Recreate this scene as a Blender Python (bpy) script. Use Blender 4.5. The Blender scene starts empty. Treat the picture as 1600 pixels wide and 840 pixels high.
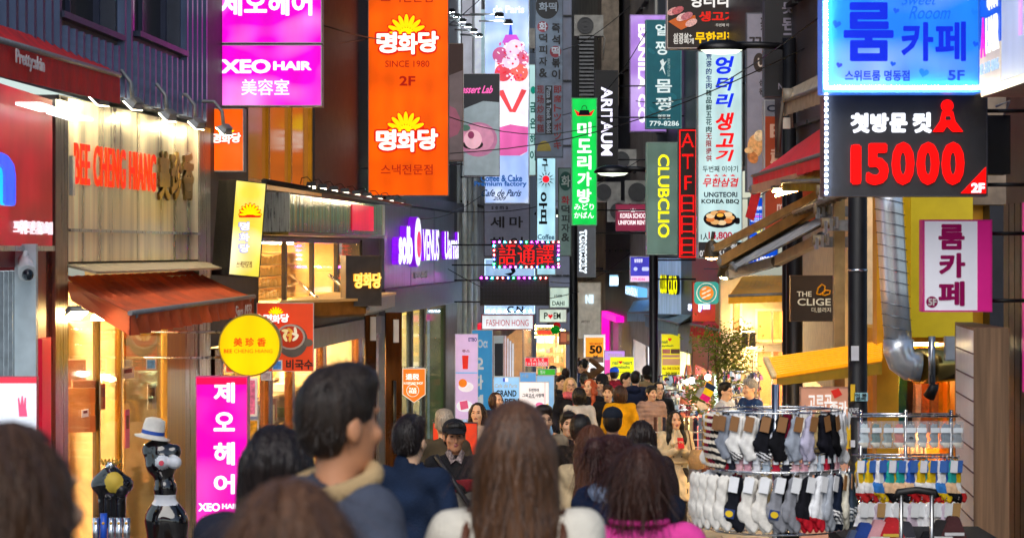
import bpy, bmesh, math, random
import numpy as np
from mathutils import Vector, Matrix

R = math.radians
rnd = random.Random(7)
S = bpy.context.scene
C = S.collection

# ---------------------------------------------------------------- camera, world, exposure
F = 3778.0      # focal length in photo pixels (85 mm on 36 mm film, 1600 px wide)
HY = 390.0      # the eye-level line in the photo
CZ = 2.0        # camera height above the ground it stands on
cd = bpy.data.cameras.new('camera')
cam = bpy.data.objects.new('camera', cd)
C.objects.link(cam)
S.camera = cam
cam.location = (0, 0, CZ)
cam.rotation_euler = (R(90), 0, 0)
cd.lens = 36 * F / 1600
cd.sensor_width = 36
cd.shift_y = -(420 - HY) / 1600
cd.clip_start = 0.1
cd.clip_end = 600
cd.dof.use_dof = True
cd.dof.focus_distance = 31
cd.dof.aperture_fstop = 6.3

wd = bpy.data.worlds.new('World')
S.world = wd
wd.use_nodes = True
nt = wd.node_tree
sky = nt.nodes.new('ShaderNodeTexSky')
sky.sky_type = 'NISHITA'
sky.sun_disc = False
sky.sun_elevation = R(42)
sky.sun_rotation = R(190)
nt.links.new(sky.outputs[0], nt.nodes['Background'].inputs[0])
nt.nodes['Background'].inputs[1].default_value = 0.036

# the last soft daylight: one wide, weak sun from high behind the camera
sl = bpy.data.lights.new('sun', 'SUN'); sl.energy = .75; sl.angle = R(50); sl.color = (1, .95, .88)
so = bpy.data.objects.new('sun', sl); C.objects.link(so)
so.rotation_euler = Vector((.13 * math.cos(R(42)), math.cos(R(42)), -math.sin(R(42)))).to_track_quat('-Z', 'Y').to_euler()

S.view_settings.view_transform = 'Standard'
S.view_settings.look = 'None'
S.view_settings.exposure = 1.75
S.view_settings.gamma = 1.0
S.render.engine = 'CYCLES'
cy = S.cycles
cy.use_denoising = True
cy.max_bounces = 6
cy.diffuse_bounces = 3
cy.glossy_bounces = 3
cy.transparent_max_bounces = 12
cy.transmission_bounces = 4
cy.caustics_reflective = False
cy.caustics_refractive = False
cy.sample_clamp_indirect = 4
cy.sample_clamp_direct = 0

# ---------------------------------------------------------------- geometry of the view
def W(px, py, d):
    return Vector(((px - 800) * d / F, d, CZ - (py - HY) * d / F))
def X(px, d): return (px - 800) * d / F
def Z(py, d): return CZ - (py - HY) * d / F
_g = [(-30, 2.2), (0, .25), (5, 0), (13, -.62), (19, -1.05), (27, -1.58), (31, -1.72), (36, -1.62), (42, -1.62), (50, -2.0), (63, -2.7), (76, -3.2), (100, -3.9), (200, -4.2)]
def G(y):
    for (a, za), (b, zb) in zip(_g, _g[1:]):
        if y <= b: return za + (zb - za) * (y - a) / (b - a)
    return _g[-1][1]

# ---------------------------------------------------------------- materials
def hx(h, a=1):
    if not isinstance(h, str): return (*h, a) if len(h) == 3 else h
    h = h.lstrip('#')
    f = lambda c: c / 12.92 if c <= .04045 else ((c + .055) / 1.055) ** 2.4
    return (*[f(int(h[i:i + 2], 16) / 255) for i in (0, 2, 4)], a)
_M = {}
KE = .325        # lit faces are set against the exposure; lamps are brighter
def mat(col, rough=.6, metal=0., emit=0., ecol=None, noise=.12, nscale=6., bump=0., bscale=30., stretch=(1, 1, 1), spec=.5, alpha=1., sss=0., hot=0., uneven=0., aniso=0., trans=0., coat=0., sample=None, rust=0.):
    if emit: emit = emit * KE if emit <= 3 else emit * 6
    key = (col, rough, metal, emit, ecol, noise, nscale, bump, bscale, stretch, spec, alpha, sss, hot, uneven, trans, coat, sample, rust)
    if key in _M: return _M[key]
    m = bpy.data.materials.new('surface')
    m.use_nodes = True
    t = m.node_tree; N = t.nodes; L = t.links
    b = N['Principled BSDF']
    c = hx(col)
    if emit and not noise: c = (c[0] * .35, c[1] * .35, c[2] * .35, 1); spec = .12      # a lit face is a dark translucent sheet with lamps behind it
    b.inputs['Roughness'].default_value = rough
    b.inputs['Metallic'].default_value = metal
    b.inputs['Specular IOR Level'].default_value = spec
    b.inputs['Alpha'].default_value = alpha
    b.inputs['Base Color'].default_value = c
    if sss:
        b.inputs['Subsurface Weight'].default_value = sss
        b.inputs['Subsurface Radius'].default_value = (.02, .008, .004)
        b.inputs['Subsurface Scale'].default_value = 1
    if trans: b.inputs['Transmission Weight'].default_value = trans
    if coat: b.inputs['Coat Weight'].default_value = coat
    tc = N.new('ShaderNodeTexCoord')
    def mapped(s):
        mp = N.new('ShaderNodeMapping'); mp.inputs['Scale'].default_value = s
        L.new(tc.outputs['Object'], mp.inputs[0]); return mp
    if noise or rust:
        nz = N.new('ShaderNodeTexNoise'); nz.inputs['Scale'].default_value = nscale; nz.inputs['Detail'].default_value = 5
        L.new(mapped(stretch).outputs[0], nz.inputs[0])
        rp = N.new('ShaderNodeMapRange'); rp.inputs[1].default_value = .3; rp.inputs[2].default_value = .7
        rp.inputs[3].default_value = 1 - noise * 1.5; rp.inputs[4].default_value = 1 + noise
        L.new(nz.outputs[0], rp.inputs[0])
        mx = N.new('ShaderNodeMix'); mx.data_type = 'RGBA'; mx.blend_type = 'MULTIPLY'; mx.inputs[0].default_value = 1
        mx.inputs[6].default_value = c
        L.new(rp.outputs[0], mx.inputs[7])
        out = mx.outputs[2]
        if rust:
            nr = N.new('ShaderNodeTexNoise'); nr.inputs['Scale'].default_value = 2.2; nr.inputs['Detail'].default_value = 9
            L.new(mapped((1, 1, .35)).outputs[0], nr.inputs[0])
            rr = N.new('ShaderNodeMapRange'); rr.inputs[1].default_value = .52; rr.inputs[2].default_value = .7; rr.inputs[4].default_value = rust
            L.new(nr.outputs[0], rr.inputs[0])
            m2 = N.new('ShaderNodeMix'); m2.data_type = 'RGBA'; m2.inputs[7].default_value = (.09, .06, .04, 1)
            L.new(rr.outputs[0], m2.inputs[0]); L.new(out, m2.inputs[6]); out = m2.outputs[2]
        L.new(out, b.inputs['Base Color'])
        r2 = N.new('ShaderNodeMapRange'); r2.inputs[3].default_value = max(0, rough - .08); r2.inputs[4].default_value = min(1, rough + .1)
        L.new(nz.outputs[0], r2.inputs[0]); L.new(r2.outputs[0], b.inputs['Roughness'])
    if bump:
        nb = N.new('ShaderNodeTexNoise'); nb.inputs['Scale'].default_value = bscale; nb.inputs['Detail'].default_value = 4
        L.new(mapped(stretch).outputs[0], nb.inputs[0])
        bp = N.new('ShaderNodeBump'); bp.inputs['Strength'].default_value = bump; bp.inputs['Distance'].default_value = .02
        L.new(nb.outputs[0], bp.inputs['Height']); L.new(bp.outputs[0], b.inputs['Normal'])
    if emit:
        e = hx(ecol or col)
        b.inputs['Emission Color'].default_value = e
        b.inputs['Emission Strength'].default_value = emit
        if hot or uneven:   # the lamps behind a lit sign face show as soft brighter patches
            ne = N.new('ShaderNodeTexNoise'); ne.inputs['Scale'].default_value = 1.3; ne.inputs['Detail'].default_value = 1
            L.new(mapped((1, 1, 1.6)).outputs[0], ne.inputs[0])
            re = N.new('ShaderNodeMapRange'); re.inputs[1].default_value = .35; re.inputs[2].default_value = .72
            re.inputs[3].default_value = emit * (1 - uneven); re.inputs[4].default_value = emit * (1 + uneven * .6)
            # tube lamps behind the sheet (soft bands) and a film of dirt on it
            wv = N.new('ShaderNodeTexWave'); wv.inputs['Scale'].default_value = 1.1; wv.inputs['Distortion'].default_value = .6; L.new(tc.outputs['Object'], wv.inputs[0])
            dn = N.new('ShaderNodeTexNoise'); dn.inputs['Scale'].default_value = 7; dn.inputs['Detail'].default_value = 8; L.new(mapped((1, 1, .4)).outputs[0], dn.inputs[0])
            r1 = N.new('ShaderNodeMapRange'); r1.inputs[3].default_value = .88; r1.inputs[4].default_value = 1.04; L.new(wv.outputs[1], r1.inputs[0])
            r3 = N.new('ShaderNodeMapRange'); r3.inputs[1].default_value = .35; r3.inputs[2].default_value = .6; r3.inputs[3].default_value = .9; r3.inputs[4].default_value = 1.02; L.new(dn.outputs[0], r3.inputs[0])
            m1 = N.new('ShaderNodeMath'); m1.operation = 'MULTIPLY'; L.new(r1.outputs[0], m1.inputs[0]); L.new(r3.outputs[0], m1.inputs[1])
            m3 = N.new('ShaderNodeMath'); m3.operation = 'MULTIPLY'; L.new(m1.outputs[0], m3.inputs[0]); L.new(re.outputs[0], m3.inputs[1])
            L.new(ne.outputs[0], re.inputs[0]); L.new(m3.outputs[0], b.inputs['Emission Strength'])
            if hot:
                me = N.new('ShaderNodeMix'); me.data_type = 'RGBA'; me.inputs[6].default_value = e; me.inputs[7].default_value = (1, 1, 1, 1)
                rh = N.new('ShaderNodeMapRange'); rh.inputs[1].default_value = .48; rh.inputs[2].default_value = .75; rh.inputs[4].default_value = hot
                L.new(ne.outputs[0], rh.inputs[0]); L.new(rh.outputs[0], me.inputs[0]); L.new(me.outputs[2], b.inputs['Emission Color'])
    if sample is False: m.cycles.emission_sampling = 'NONE'
    _M[key] = m
    return m
def lit(col, s=1., **k):
    k.setdefault('uneven', .18)
    return mat(col, .35, emit=s, noise=0, **k)
def ink(col, s=1.): return mat(col, .5, emit=s, noise=0, sample=False)     # print on a back-lit face: the light comes through it
def paint(col, rough=.5, **k): return mat(col, rough, **k)
def metal(col, rough=.3, **k): return mat(col, rough, 1., **k)
def mirrorglass(col='d8d0c0', a=.32): return mat(col, .03, .75, noise=0, alpha=a, spec=1.)     # shop glass: part mirror, part clear
def glassy(col='ffffff', a=.18, rough=.04):
    return mat(col, rough, 0, noise=0, alpha=a, spec=.8)
STEEL = metal('b9bcc0', .28, nscale=9, stretch=(6, 6, .4), noise=.15)
CHROME = metal('d9dcdf', .12, noise=.03)
DARKM = mat('17181b', .45, .3, noise=.2, nscale=20)
GREYM = mat('84878b', .5, .4, noise=.15, nscale=14)
WHITE = paint('d8d8d6', .55)
BLACK = paint('101012', .5)
BULB = lit('fff2cf', 6, uneven=0)
LAMPW = lit('eaf4ff', 7, uneven=0)
LAMPY = lit('ffd98a', 7, uneven=0)

# ---------------------------------------------------------------- mesh building
def wmat(o):
    if o is None: return Matrix.Identity(4)
    return (wmat(o.parent) @ o.matrix_parent_inverse @ o.matrix_basis) if o.parent else o.matrix_basis.copy()
def seat(o, fr):
    """o was built in fr's own coordinates: keep it there under a parent that stands elsewhere"""
    o.matrix_parent_inverse = wmat(o.parent).inverted() @ fr.mw(); return o
class MB:
    def __init__(s): s.v = []; s.f = []; s.m = []; s.mi = 0; s.sm = []
    def add(s, vs, fs, smooth=False):
        o = len(s.v); s.v += [tuple(v) for v in vs]
        for f in fs: s.f.append(tuple(i + o for i in f)); s.m.append(s.mi); s.sm.append(smooth)
        return s
    def box(s, x0, x1, y0, y1, z0, z1, c=0.):
        x0, x1 = sorted((x0, x1)); y0, y1 = sorted((y0, y1)); z0, z1 = sorted((z0, z1))
        if c and min(x1 - x0, z1 - z0, y1 - y0) > 2.2 * c:     # chamfered front outline
            pts = [(x0 + c, z0), (x1 - c, z0), (x1, z0 + c), (x1, z1 - c), (x1 - c, z1), (x0 + c, z1), (x0, z1 - c), (x0, z0 + c)]
            ins = [(min(max(x, x0 + c), x1 - c), min(max(z, z0 + c), z1 - c)) for x, z in pts]
            vs = [(x, y0, z) for x, z in ins] + [(x, y0 + c, z) for x, z in pts] + [(x, y1, z) for x, z in pts]
            fs = [(0, 1, 2, 3, 4, 5, 6, 7)[::1], tuple(range(23, 15, -1))]
            for i in range(8):
                j = (i + 1) % 8
                fs += [(i, i + 8, j + 8, j), (i + 8, i + 16, j + 16, j + 8)]
            # collapse duplicate inset corners harmlessly
            return s.add(vs, fs)
        vs = [(x, y, z) for x in (x0, x1) for y in (y0, y1) for z in (z0, z1)]
        return s.add(vs, [(0, 1, 3, 2), (4, 6, 7, 5), (0, 4, 5, 1), (2, 3, 7, 6), (0, 2, 6, 4), (1, 5, 7, 3)])
    def hexa(s, b, t):    # bottom and top quads
        return s.add(list(b) + list(t), [(3, 2, 1, 0), (4, 5, 6, 7)] + [(i, (i + 1) % 4, 4 + (i + 1) % 4, 4 + i) for i in range(4)])
    def slab(s, q, th):   # four corner points, thickness along the normal
        q = [Vector(p) for p in q]; n = (q[1] - q[0]).cross(q[3] - q[0]).normalized() * th
        return s.hexa(q, [p + n for p in q])
    def tube(s, pts, r, n=10, cap=True, r2=None):
        pts = [Vector(p) for p in pts]; o = len(s.v); vs = []; fs = []
        k = len(pts); up = None
        for i, p in enumerate(pts):
            t = (pts[min(i + 1, k - 1)] - pts[max(i - 1, 0)]).normalized()
            if up is None: up = t.orthogonal().normalized()
            up = (up - t * up.dot(t)).normalized(); w = t.cross(up)
            rr = r if r2 is None else r + (r2 - r) * i / (k - 1)
            if callable(r): rr = r(i / (k - 1))
            for j in range(n):
                a = 2 * math.pi * j / n
                vs.append(p + (up * math.cos(a) + w * math.sin(a)) * rr)
        for i in range(k - 1):
            for j in range(n):
                fs.append((i * n + j, i * n + (j + 1) % n, (i + 1) * n + (j + 1) % n, (i + 1) * n + j))
        s.add(vs, fs, True)
        if cap:
            s.add([], []); oo = o
            s.f.append(tuple(oo + j for j in range(n - 1, -1, -1))); s.m.append(s.mi); s.sm.append(False)
            s.f.append(tuple(oo + (k - 1) * n + j for j in range(n))); s.m.append(s.mi); s.sm.append(False)
        return s
    def poly(s, pts, y0, y1):      # outline in local x,z, extruded in y
        n = len(pts)
        a = sum(pts[i][0] * pts[(i + 1) % n][1] - pts[(i + 1) % n][0] * pts[i][1] for i in range(n))
        if a < 0: pts = pts[::-1]
        vs = [(x, y0, z) for x, z in pts] + [(x, y1, z) for x, z in pts]
        fs = [tuple(range(n)), tuple(range(2 * n - 1, n - 1, -1))] + [(i, i + n, (i + 1) % n + n, (i + 1) % n) for i in range(n)]
        return s.add(vs, fs)
    def lathe(s, prof, n=20, cx=0, cy=0, cz=0, sm=True):
        vs = [(cx + r * math.cos(2 * math.pi * j / n), cy + r * math.sin(2 * math.pi * j / n), cz + z) for r, z in prof for j in range(n)]
        fs = [(i * n + j, i * n + (j + 1) % n, (i + 1) * n + (j + 1) % n, (i + 1) * n + j) for i in range(len(prof) - 1) for j in range(n)]
        return s.add(vs, fs, sm)
    def ball(s, c, r, n=12, sq=(1, 1, 1)):
        m = max(4, n // 2); vs = [(c[0], c[1], c[2] - r * sq[2])]; fs = []
        for i in range(1, m):
            a = -math.pi / 2 + math.pi * i / m
            vs += [(c[0] + r * sq[0] * math.cos(a) * math.cos(2 * math.pi * j / n), c[1] + r * sq[1] * math.cos(a) * math.sin(2 * math.pi * j / n), c[2] + r * sq[2] * math.sin(a)) for j in range(n)]
        vs.append((c[0], c[1], c[2] + r * sq[2]))
        for j in range(n):
            fs.append((0, 1 + (j + 1) % n, 1 + j))
            for i in range(m - 2): fs.append((1 + i * n + j, 1 + i * n + (j + 1) % n, 1 + (i + 1) * n + (j + 1) % n, 1 + (i + 1) * n + j))
            fs.append((1 + (m - 2) * n + j, 1 + (m - 2) * n + (j + 1) % n, len(vs) - 1))
        return s.add(vs, fs, True)
    def mesh(s):
        me = bpy.data.meshes.new('shape'); me.from_pydata(s.v, [], s.f)
        me.polygons.foreach_set('material_index', s.m); me.polygons.foreach_set('use_smooth', s.sm)
        me.update(); return me
    def obj(s, name, mats, parent=None, label=None, loc=None):
        return mk(name, s.mesh(), mats, parent, label, loc)
def mk(name, me, mats, parent=None, label=None, loc=None):
    if mats is not None:
        for m in (mats if isinstance(mats, (list, tuple)) else [mats]): me.materials.append(m)
    o = bpy.data.objects.new(name, me); C.objects.link(o)
    if parent: o.parent = parent
    if loc is not None: o.location = loc
    if label: o['label'] = label
    return o
def tag(o, label, cat, group=None):
    o['label'] = label; o['category'] = cat
    if group: o['group'] = group
    return o
def kind(o, k='structure'): o['kind'] = k; return o
def thing(name, label, cat, fr=None, group=None, loc=(0, 0, 0), rz=0):
    o = bpy.data.objects.new(name, None); C.objects.link(o); o.empty_display_size = .1
    if fr is not None: o.matrix_world = fr.mw()
    else: o.location = loc; o.rotation_euler = (0, 0, rz)
    return tag(o, label, cat, group)
def copytree(o, parent=None):
    c = o.copy(); C.objects.link(c); c.parent = parent
    for ch in o.children: copytree(ch, c)
    return c

class Fr:
    """an upright plane in the street: O on it, U to the viewer's right along it, N towards the viewer"""
    def __init__(s, O, U):
        s.O = Vector(O); s.U = Vector((U[0], U[1], 0)).normalized(); s.N = Vector((s.U.y, -s.U.x, 0))
    def uv(s, px, py):
        r = Vector(((px - 800) / F, 1, (HY - py) / F)); c = Vector((0, 0, CZ))
        t = (s.O - c).dot(s.N) / r.dot(s.N); p = c + r * t
        return ((p - s.O).dot(s.U), p.z - s.O.z)
    def mw(s):
        m = Matrix.Identity(4)
        for i in range(3): m[i][0] = s.U[i]; m[i][1] = -s.N[i]; m[i][3] = s.O[i]
        return m
    def off(s, d): return Fr(s.O + s.N * d, s.U)
def front(px, py, d, yaw=0): return Fr(W(px, py, d), (math.cos(yaw), math.sin(yaw)))
def side(pxa, da, pxb, db, py=HY):
    a = W(pxa, py, da); b = W(pxb, py, db); a.z = b.z = Z(py, da); return Fr(a, b - a)

# ---------------------------------------------------------------- lettering
_T = {}
def tmesh(txt, bold, lead=1., shear=0., sp=1.):
    k = (txt, bold, lead, shear, sp)
    if k not in _T:
        c = bpy.data.curves.new('lettering', 'FONT'); c.body = txt; c.extrude = .5; c.offset = min(bold, .012); c.resolution_u = 3
        c.align_x = 'CENTER'; c.space_line = lead; c.shear = shear; c.space_character = sp
        o = bpy.data.objects.new('lettering', c); me = bpy.data.meshes.new_from_object(o); bpy.data.objects.remove(o); bpy.data.curves.remove(c)
        n = len(me.vertices); co = np.empty(n * 3); me.vertices.foreach_get('co', co); co = co.reshape(-1, 3)
        fs = [tuple(p.vertices) for p in me.polygons]
        if bold > .016:      # heavier strokes: the outline repeated a stroke-fraction to every side
            r = bold * .5; base = co.copy(); nb = len(co); f0 = list(fs); parts = [base]
            for q in range(6):
                a = q * math.pi / 3 + .3; s2 = base.copy(); s2[:, 0] += r * math.cos(a); s2[:, 1] += r * math.sin(a); s2[:, 2] -= .012 * (q + 1); parts.append(s2)
                fs += [tuple(i + nb * (q + 1) for i in f) for f in f0]
            co = np.concatenate(parts)
        lo = co[:, :2].min(0); hi = co[:, :2].max(0)
        co[:, :2] = (co[:, :2] - lo) / np.maximum(hi - lo, 1e-6)
        bpy.data.meshes.remove(me)
        _T[k] = (co, fs, (hi - lo))
    return _T[k]
def text(par, fr, txt, rect, m, th=.006, lift=0., bold=.0, rot=0, lead=1., shear=0., name='lettering', pad=0., sp=1., back=None, label=None):
    """rect in photo pixels (x0,y0,x1,y1); the writing fills it"""
    co, fs, _ = tmesh(txt, bold, lead, shear, sp)
    x0, y0, x1, y1 = rect
    u0, v1 = fr.uv(x0, y0); u1, v0 = fr.uv(x1, y1)
    if abs(fr.U.y) > .05:
        ym = (y0 + y1) / 2; u0 = fr.uv(x0, ym)[0]; u1 = fr.uv(x1, ym)[0]; xm = (x0 + x1) / 2; v1 = fr.uv(xm, y0)[1]; v0 = fr.uv(xm, y1)[1]
    c = co.copy()
    if rot: a, b = c[:, 1].copy(), 1 - c[:, 0]
    else: a, b = c[:, 0].copy(), c[:, 1].copy()
    p = np.empty_like(c)
    p[:, 0] = u0 - pad + a * (u1 - u0 + 2 * pad); p[:, 2] = v0 - pad + b * (v1 - v0 + 2 * pad)
    y = -c[:, 2]   # front at -.5
    p[:, 1] = -lift + (y - .5) * th
    me = bpy.data.meshes.new('lettering'); me.from_pydata(p.tolist(), [], fs)
    mats = [m]
    if back:
        # returns (sides) of channel letters take their own finish
        me.update(); mi = [0 if abs(q.normal.y) > .7 else 1 for q in me.polygons]; mats = [m, back]
        o = mk(name, me, mats, par, label); me.polygons.foreach_set('material_index', mi); return seat(o, fr)
    return seat(mk(name, me, mats, par, label), fr)
def art(par, fr, name, pts, m, lift=.002, th=.003, label=None):
    mb = MB(); mb.poly([fr.uv(*p) for p in pts], -lift - th, -lift); return seat(mb.obj(name, m, par, label), fr)
def ell(cx, cy, rx, ry, n=24, a0=0, a1=360, rot=0):
    out = []
    for i in range(n + (1 if a1 - a0 < 360 else 0)):
        a = R(a0 + (a1 - a0) * i / n); x = rx * math.cos(a); y = ry * math.sin(a); c, s_ = math.cos(R(rot)), math.sin(R(rot))
        out.append((cx + x * c - y * s_, cy + x * s_ + y * c))
    return out
def rc(x0, y0, x1, y1): return [(x0, y0), (x1, y0), (x1, y1), (x0, y1)]
def rrc(x0, y0, x1, y1, r):
    return ell(x1 - r, y1 - r, r, r, 5, 0, 90) + ell(x0 + r, y1 - r, r, r, 5, 90, 180) + ell(x0 + r, y0 + r, r, r, 5, 180, 270) + ell(x1 - r, y0 + r, r, r, 5, 270, 359)

def signbox(fr, rect, th, facem, framem, name='hanging_sign', label='', group=None, cat='sign', rim=1.5, arm=None, par=None, glow=True):
    """a sign cabinet: housing with a raised rim, the face set inside it; optional bracket arm to the facade"""
    x0, y0, x1, y1 = rect
    t = par or thing(name, label, cat, fr, group)
    u0, v1 = fr.uv(x0, y0); u1, v0 = fr.uv(x1, y1)
    if abs(fr.U.y) > .05:
        ym = (y0 + y1) / 2; u0 = fr.uv(x0, ym)[0]; u1 = fr.uv(x1, ym)[0]; xm = (x0 + x1) / 2; v1 = fr.uv(xm, y0)[1]; v0 = fr.uv(xm, y1)[1]
    r = rim * fr.O.y / F
    MB().box(u0, u1, .004, th, v0, v1).obj('housing', framem, t)
    mb = MB(); mb.box(u0, u1, -.008, .004, v1 - r, v1); mb.box(u0, u1, -.008, .004, v0, v0 + r); mb.box(u0, u0 + r, -.008, .004, v0 + r, v1 - r); mb.box(u1 - r, u1, -.008, .004, v0 + r, v1 - r)
    mb.obj('rim', framem, t)
    MB().box(u0 + r, u1 - r, -.002, .0035, v0 + r, v1 - r).obj('face', facem, t)
    if arm is not None:   # world x of the wall it is fixed to
        for q in (.12, .85):
            z = v0 + (v1 - v0) * q
            ux = (arm - fr.O.x)
            MB().tube([(ux, th / 2, z), ((u0 if ux < u0 else u1), th / 2, z)], .014, 8).obj('bracket', DARKM, t)
    return t
# ---------------------------------------------------------------- smooth solids (bodies, hair, clothing) from blended distance fields
def axis(lo, hi, step, fine=None):
    """grid lines; finer between fine=(a,b,step)"""
    if not fine: return np.arange(lo, hi + step, step)
    a, b, fs = fine
    return np.concatenate([np.arange(lo, a, step), np.arange(a, b, fs), np.arange(b, hi + step, step)])
def sdf(prims, xs, ys, zs, disp=None):
    Fd = np.full((len(xs), len(ys), len(zs)), .3, np.float32)
    Mi = np.zeros(Fd.shape, np.int8)
    for p in prims:
        op = p.get('op', 'u'); k = p.get('k', .02)
        if p['t'] == 'cap':
            a, b, ra, rb = np.array(p['a'], float), np.array(p['b'], float), p['ra'], p['rb']
            rr = max(ra, rb) * max(p.get('s', (1, 1, 1))); lo = np.minimum(a, b) - rr; hi = np.maximum(a, b) + rr
        else:
            c, r = np.array(p['c'], float), np.array(p['r'], float)
            e = r if not p.get('rx') else np.full(3, r.max()); lo = c - e; hi = c + e
        mg = k + .05
        ix = [max(0, np.searchsorted(A, l - mg) - 1) for A, l in zip((xs, ys, zs), lo)]
        jx = [min(len(A), np.searchsorted(A, h + mg) + 1) for A, h in zip((xs, ys, zs), hi)]
        if any(i >= j for i, j in zip(ix, jx)): continue
        sl = tuple(slice(i, j) for i, j in zip(ix, jx))
        x = xs[sl[0]][:, None, None]; y = ys[sl[1]][None, :, None]; z = zs[sl[2]][None, None, :]
        if p['t'] == 'cap':
            s_ = p.get('s', (1, 1, 1))
            ab = (b - a) / s_; px, py, pz = (x - a[0]) / s_[0], (y - a[1]) / s_[1], (z - a[2]) / s_[2]
            h = np.clip((px * ab[0] + py * ab[1] + pz * ab[2]) / max(ab.dot(ab), 1e-9), 0, 1)
            d = (np.sqrt((px - h * ab[0]) ** 2 + (py - h * ab[1]) ** 2 + (pz - h * ab[2]) ** 2) - (ra + (rb - ra) * h)) * min(s_)
        elif p['t'] == 'ell':
            px, py, pz = x - c[0], y - c[1], z - c[2]
            if p.get('rx'):
                cs, sn = math.cos(p['rx']), math.sin(p['rx']); py, pz = py * cs + pz * sn, -py * sn + pz * cs
            k0 = np.sqrt((px / r[0]) ** 2 + (py / r[1]) ** 2 + (pz / r[2]) ** 2)
            k1 = np.sqrt((px / r[0] ** 2) ** 2 + (py / r[1] ** 2) ** 2 + (pz / r[2] ** 2) ** 2)
            d = k0 * (k0 - 1) / np.maximum(k1, 1e-6)
        else:
            px, py, pz = np.abs(x - c[0]) - r[0], np.abs(y - c[1]) - r[1], np.abs(z - c[2]) - r[2]
            d = np.sqrt(np.maximum(px, 0) ** 2 + np.maximum(py, 0) ** 2 + np.maximum(pz, 0) ** 2) + np.minimum(np.maximum(px, np.maximum(py, pz)), 0)
        d = d.astype(np.float32); f = Fd[sl]
        if op == 'u':
            Mi[sl] = np.where(d < f, p.get('m', 0), Mi[sl])
            h = np.maximum(k - np.abs(f - d), 0) / k; Fd[sl] = np.minimum(f, d) - h * h * k * .25
        elif op == 's':
            h = np.maximum(k - np.abs(f + d), 0) / k; Fd[sl] = np.maximum(f, -d) + h * h * k * .25
        elif op == 'p':      # paint only
            Mi[sl] = np.where(d < 0, p['m'], Mi[sl])
    if disp is not None: Fd = Fd + disp(xs[:, None, None], ys[None, :, None], zs[None, None, :]).astype(np.float32)
    Fd[0] = Fd[-1] = .1; Fd[:, 0] = Fd[:, -1] = .1; Fd[:, :, 0] = Fd[:, :, -1] = .1
    return nets(Fd, Mi, xs, ys, zs)
def nets(f, Mi, xs, ys, zs):
    ins = f < 0; n = np.array(f.shape) - 1
    def cor(A, i, j, k): return A[i:i + n[0], j:j + n[1], k:k + n[2]]
    cnt = np.zeros(n, np.int8)
    for i in (0, 1):
        for j in (0, 1):
            for k in (0, 1): cnt += cor(ins, i, j, k)
    act = (cnt > 0) & (cnt < 8)
    I = np.argwhere(act); idx = -np.ones(n, np.int64); idx[act] = np.arange(len(I))
    P = np.zeros((len(I), 3)); w = np.zeros(len(I))
    ax = (xs, ys, zs)
    for c0 in ((0, 0, 0), (1, 0, 0), (0, 1, 0), (0, 0, 1), (1, 1, 0), (1, 0, 1), (0, 1, 1)):
        for d in range(3):
            if c0[d]: continue
            c1 = list(c0); c1[d] = 1
            A = I + c0; B = I + c1
            fa = f[A[:, 0], A[:, 1], A[:, 2]]; fb = f[B[:, 0], B[:, 1], B[:, 2]]
            hit = (fa < 0) != (fb < 0)
            t = np.where(hit, fa / np.where(hit, fa - fb, 1), 0)
            for e in range(3):
                pa = ax[e][A[:, e]]; pb = ax[e][B[:, e]]
                P[:, e] += np.where(hit, pa + t * (pb - pa), 0)
            w += hit
    P /= np.maximum(w, 1)[:, None]
    Q = []; M = []
    for d in range(3):
        e1, e2 = (d + 1) % 3, (d + 2) % 3
        s0 = [slice(None)] * 3; s1 = [slice(None)] * 3; s0[d] = slice(0, -1); s1[d] = slice(1, None)
        a, b = ins[tuple(s0)], ins[tuple(s1)]
        E_ = np.argwhere(a != b)
        E_ = E_[(E_[:, e1] > 0) & (E_[:, e2] > 0) & (E_[:, e1] < n[e1]) & (E_[:, e2] < n[e2])]
        fl = a[E_[:, 0], E_[:, 1], E_[:, 2]]
        q = []
        for o1, o2 in ((0, 0), (-1, 0), (-1, -1), (0, -1)):
            J = E_.copy(); J[:, e1] += o1; J[:, e2] += o2
            q.append(idx[J[:, 0], J[:, 1], J[:, 2]])
        q = np.stack(q, 1); q = np.where(fl[:, None], q, q[:, ::-1])
        Q.append(q); M.append(Mi[E_[:, 0], E_[:, 1], E_[:, 2]])
    return P, np.concatenate(Q), np.concatenate(M)
def smesh(res, xf=None):
    P, Q, M = res
    if xf is not None: P = xf(P)
    me = bpy.data.meshes.new('solid')
    me.vertices.add(len(P)); me.vertices.foreach_set('co', P.astype(np.float32).ravel())
    me.loops.add(Q.size); me.loops.foreach_set('vertex_index', Q.astype(np.int32).ravel())
    me.polygons.add(len(Q)); me.polygons.foreach_set('loop_start', np.arange(0, Q.size, 4, dtype=np.int32))
    me.polygons.foreach_set('loop_total', np.full(len(Q), 4, np.int32))
    me.polygons.foreach_set('material_index', M.astype(np.int32)); me.polygons.foreach_set('use_smooth', np.ones(len(Q), bool))
    me.update(calc_edges=True); return me
def cap(a, b, ra, rb=None, k=.02, **q): return dict(t='cap', a=a, b=b, ra=ra, rb=ra if rb is None else rb, k=k, **q)
def elp(c, r, k=.02, **q): return dict(t='ell', c=c, r=r, k=k, **q)
def bx(c, r, k=.01, **q): return dict(t='box', c=c, r=r, k=k, **q)
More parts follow.
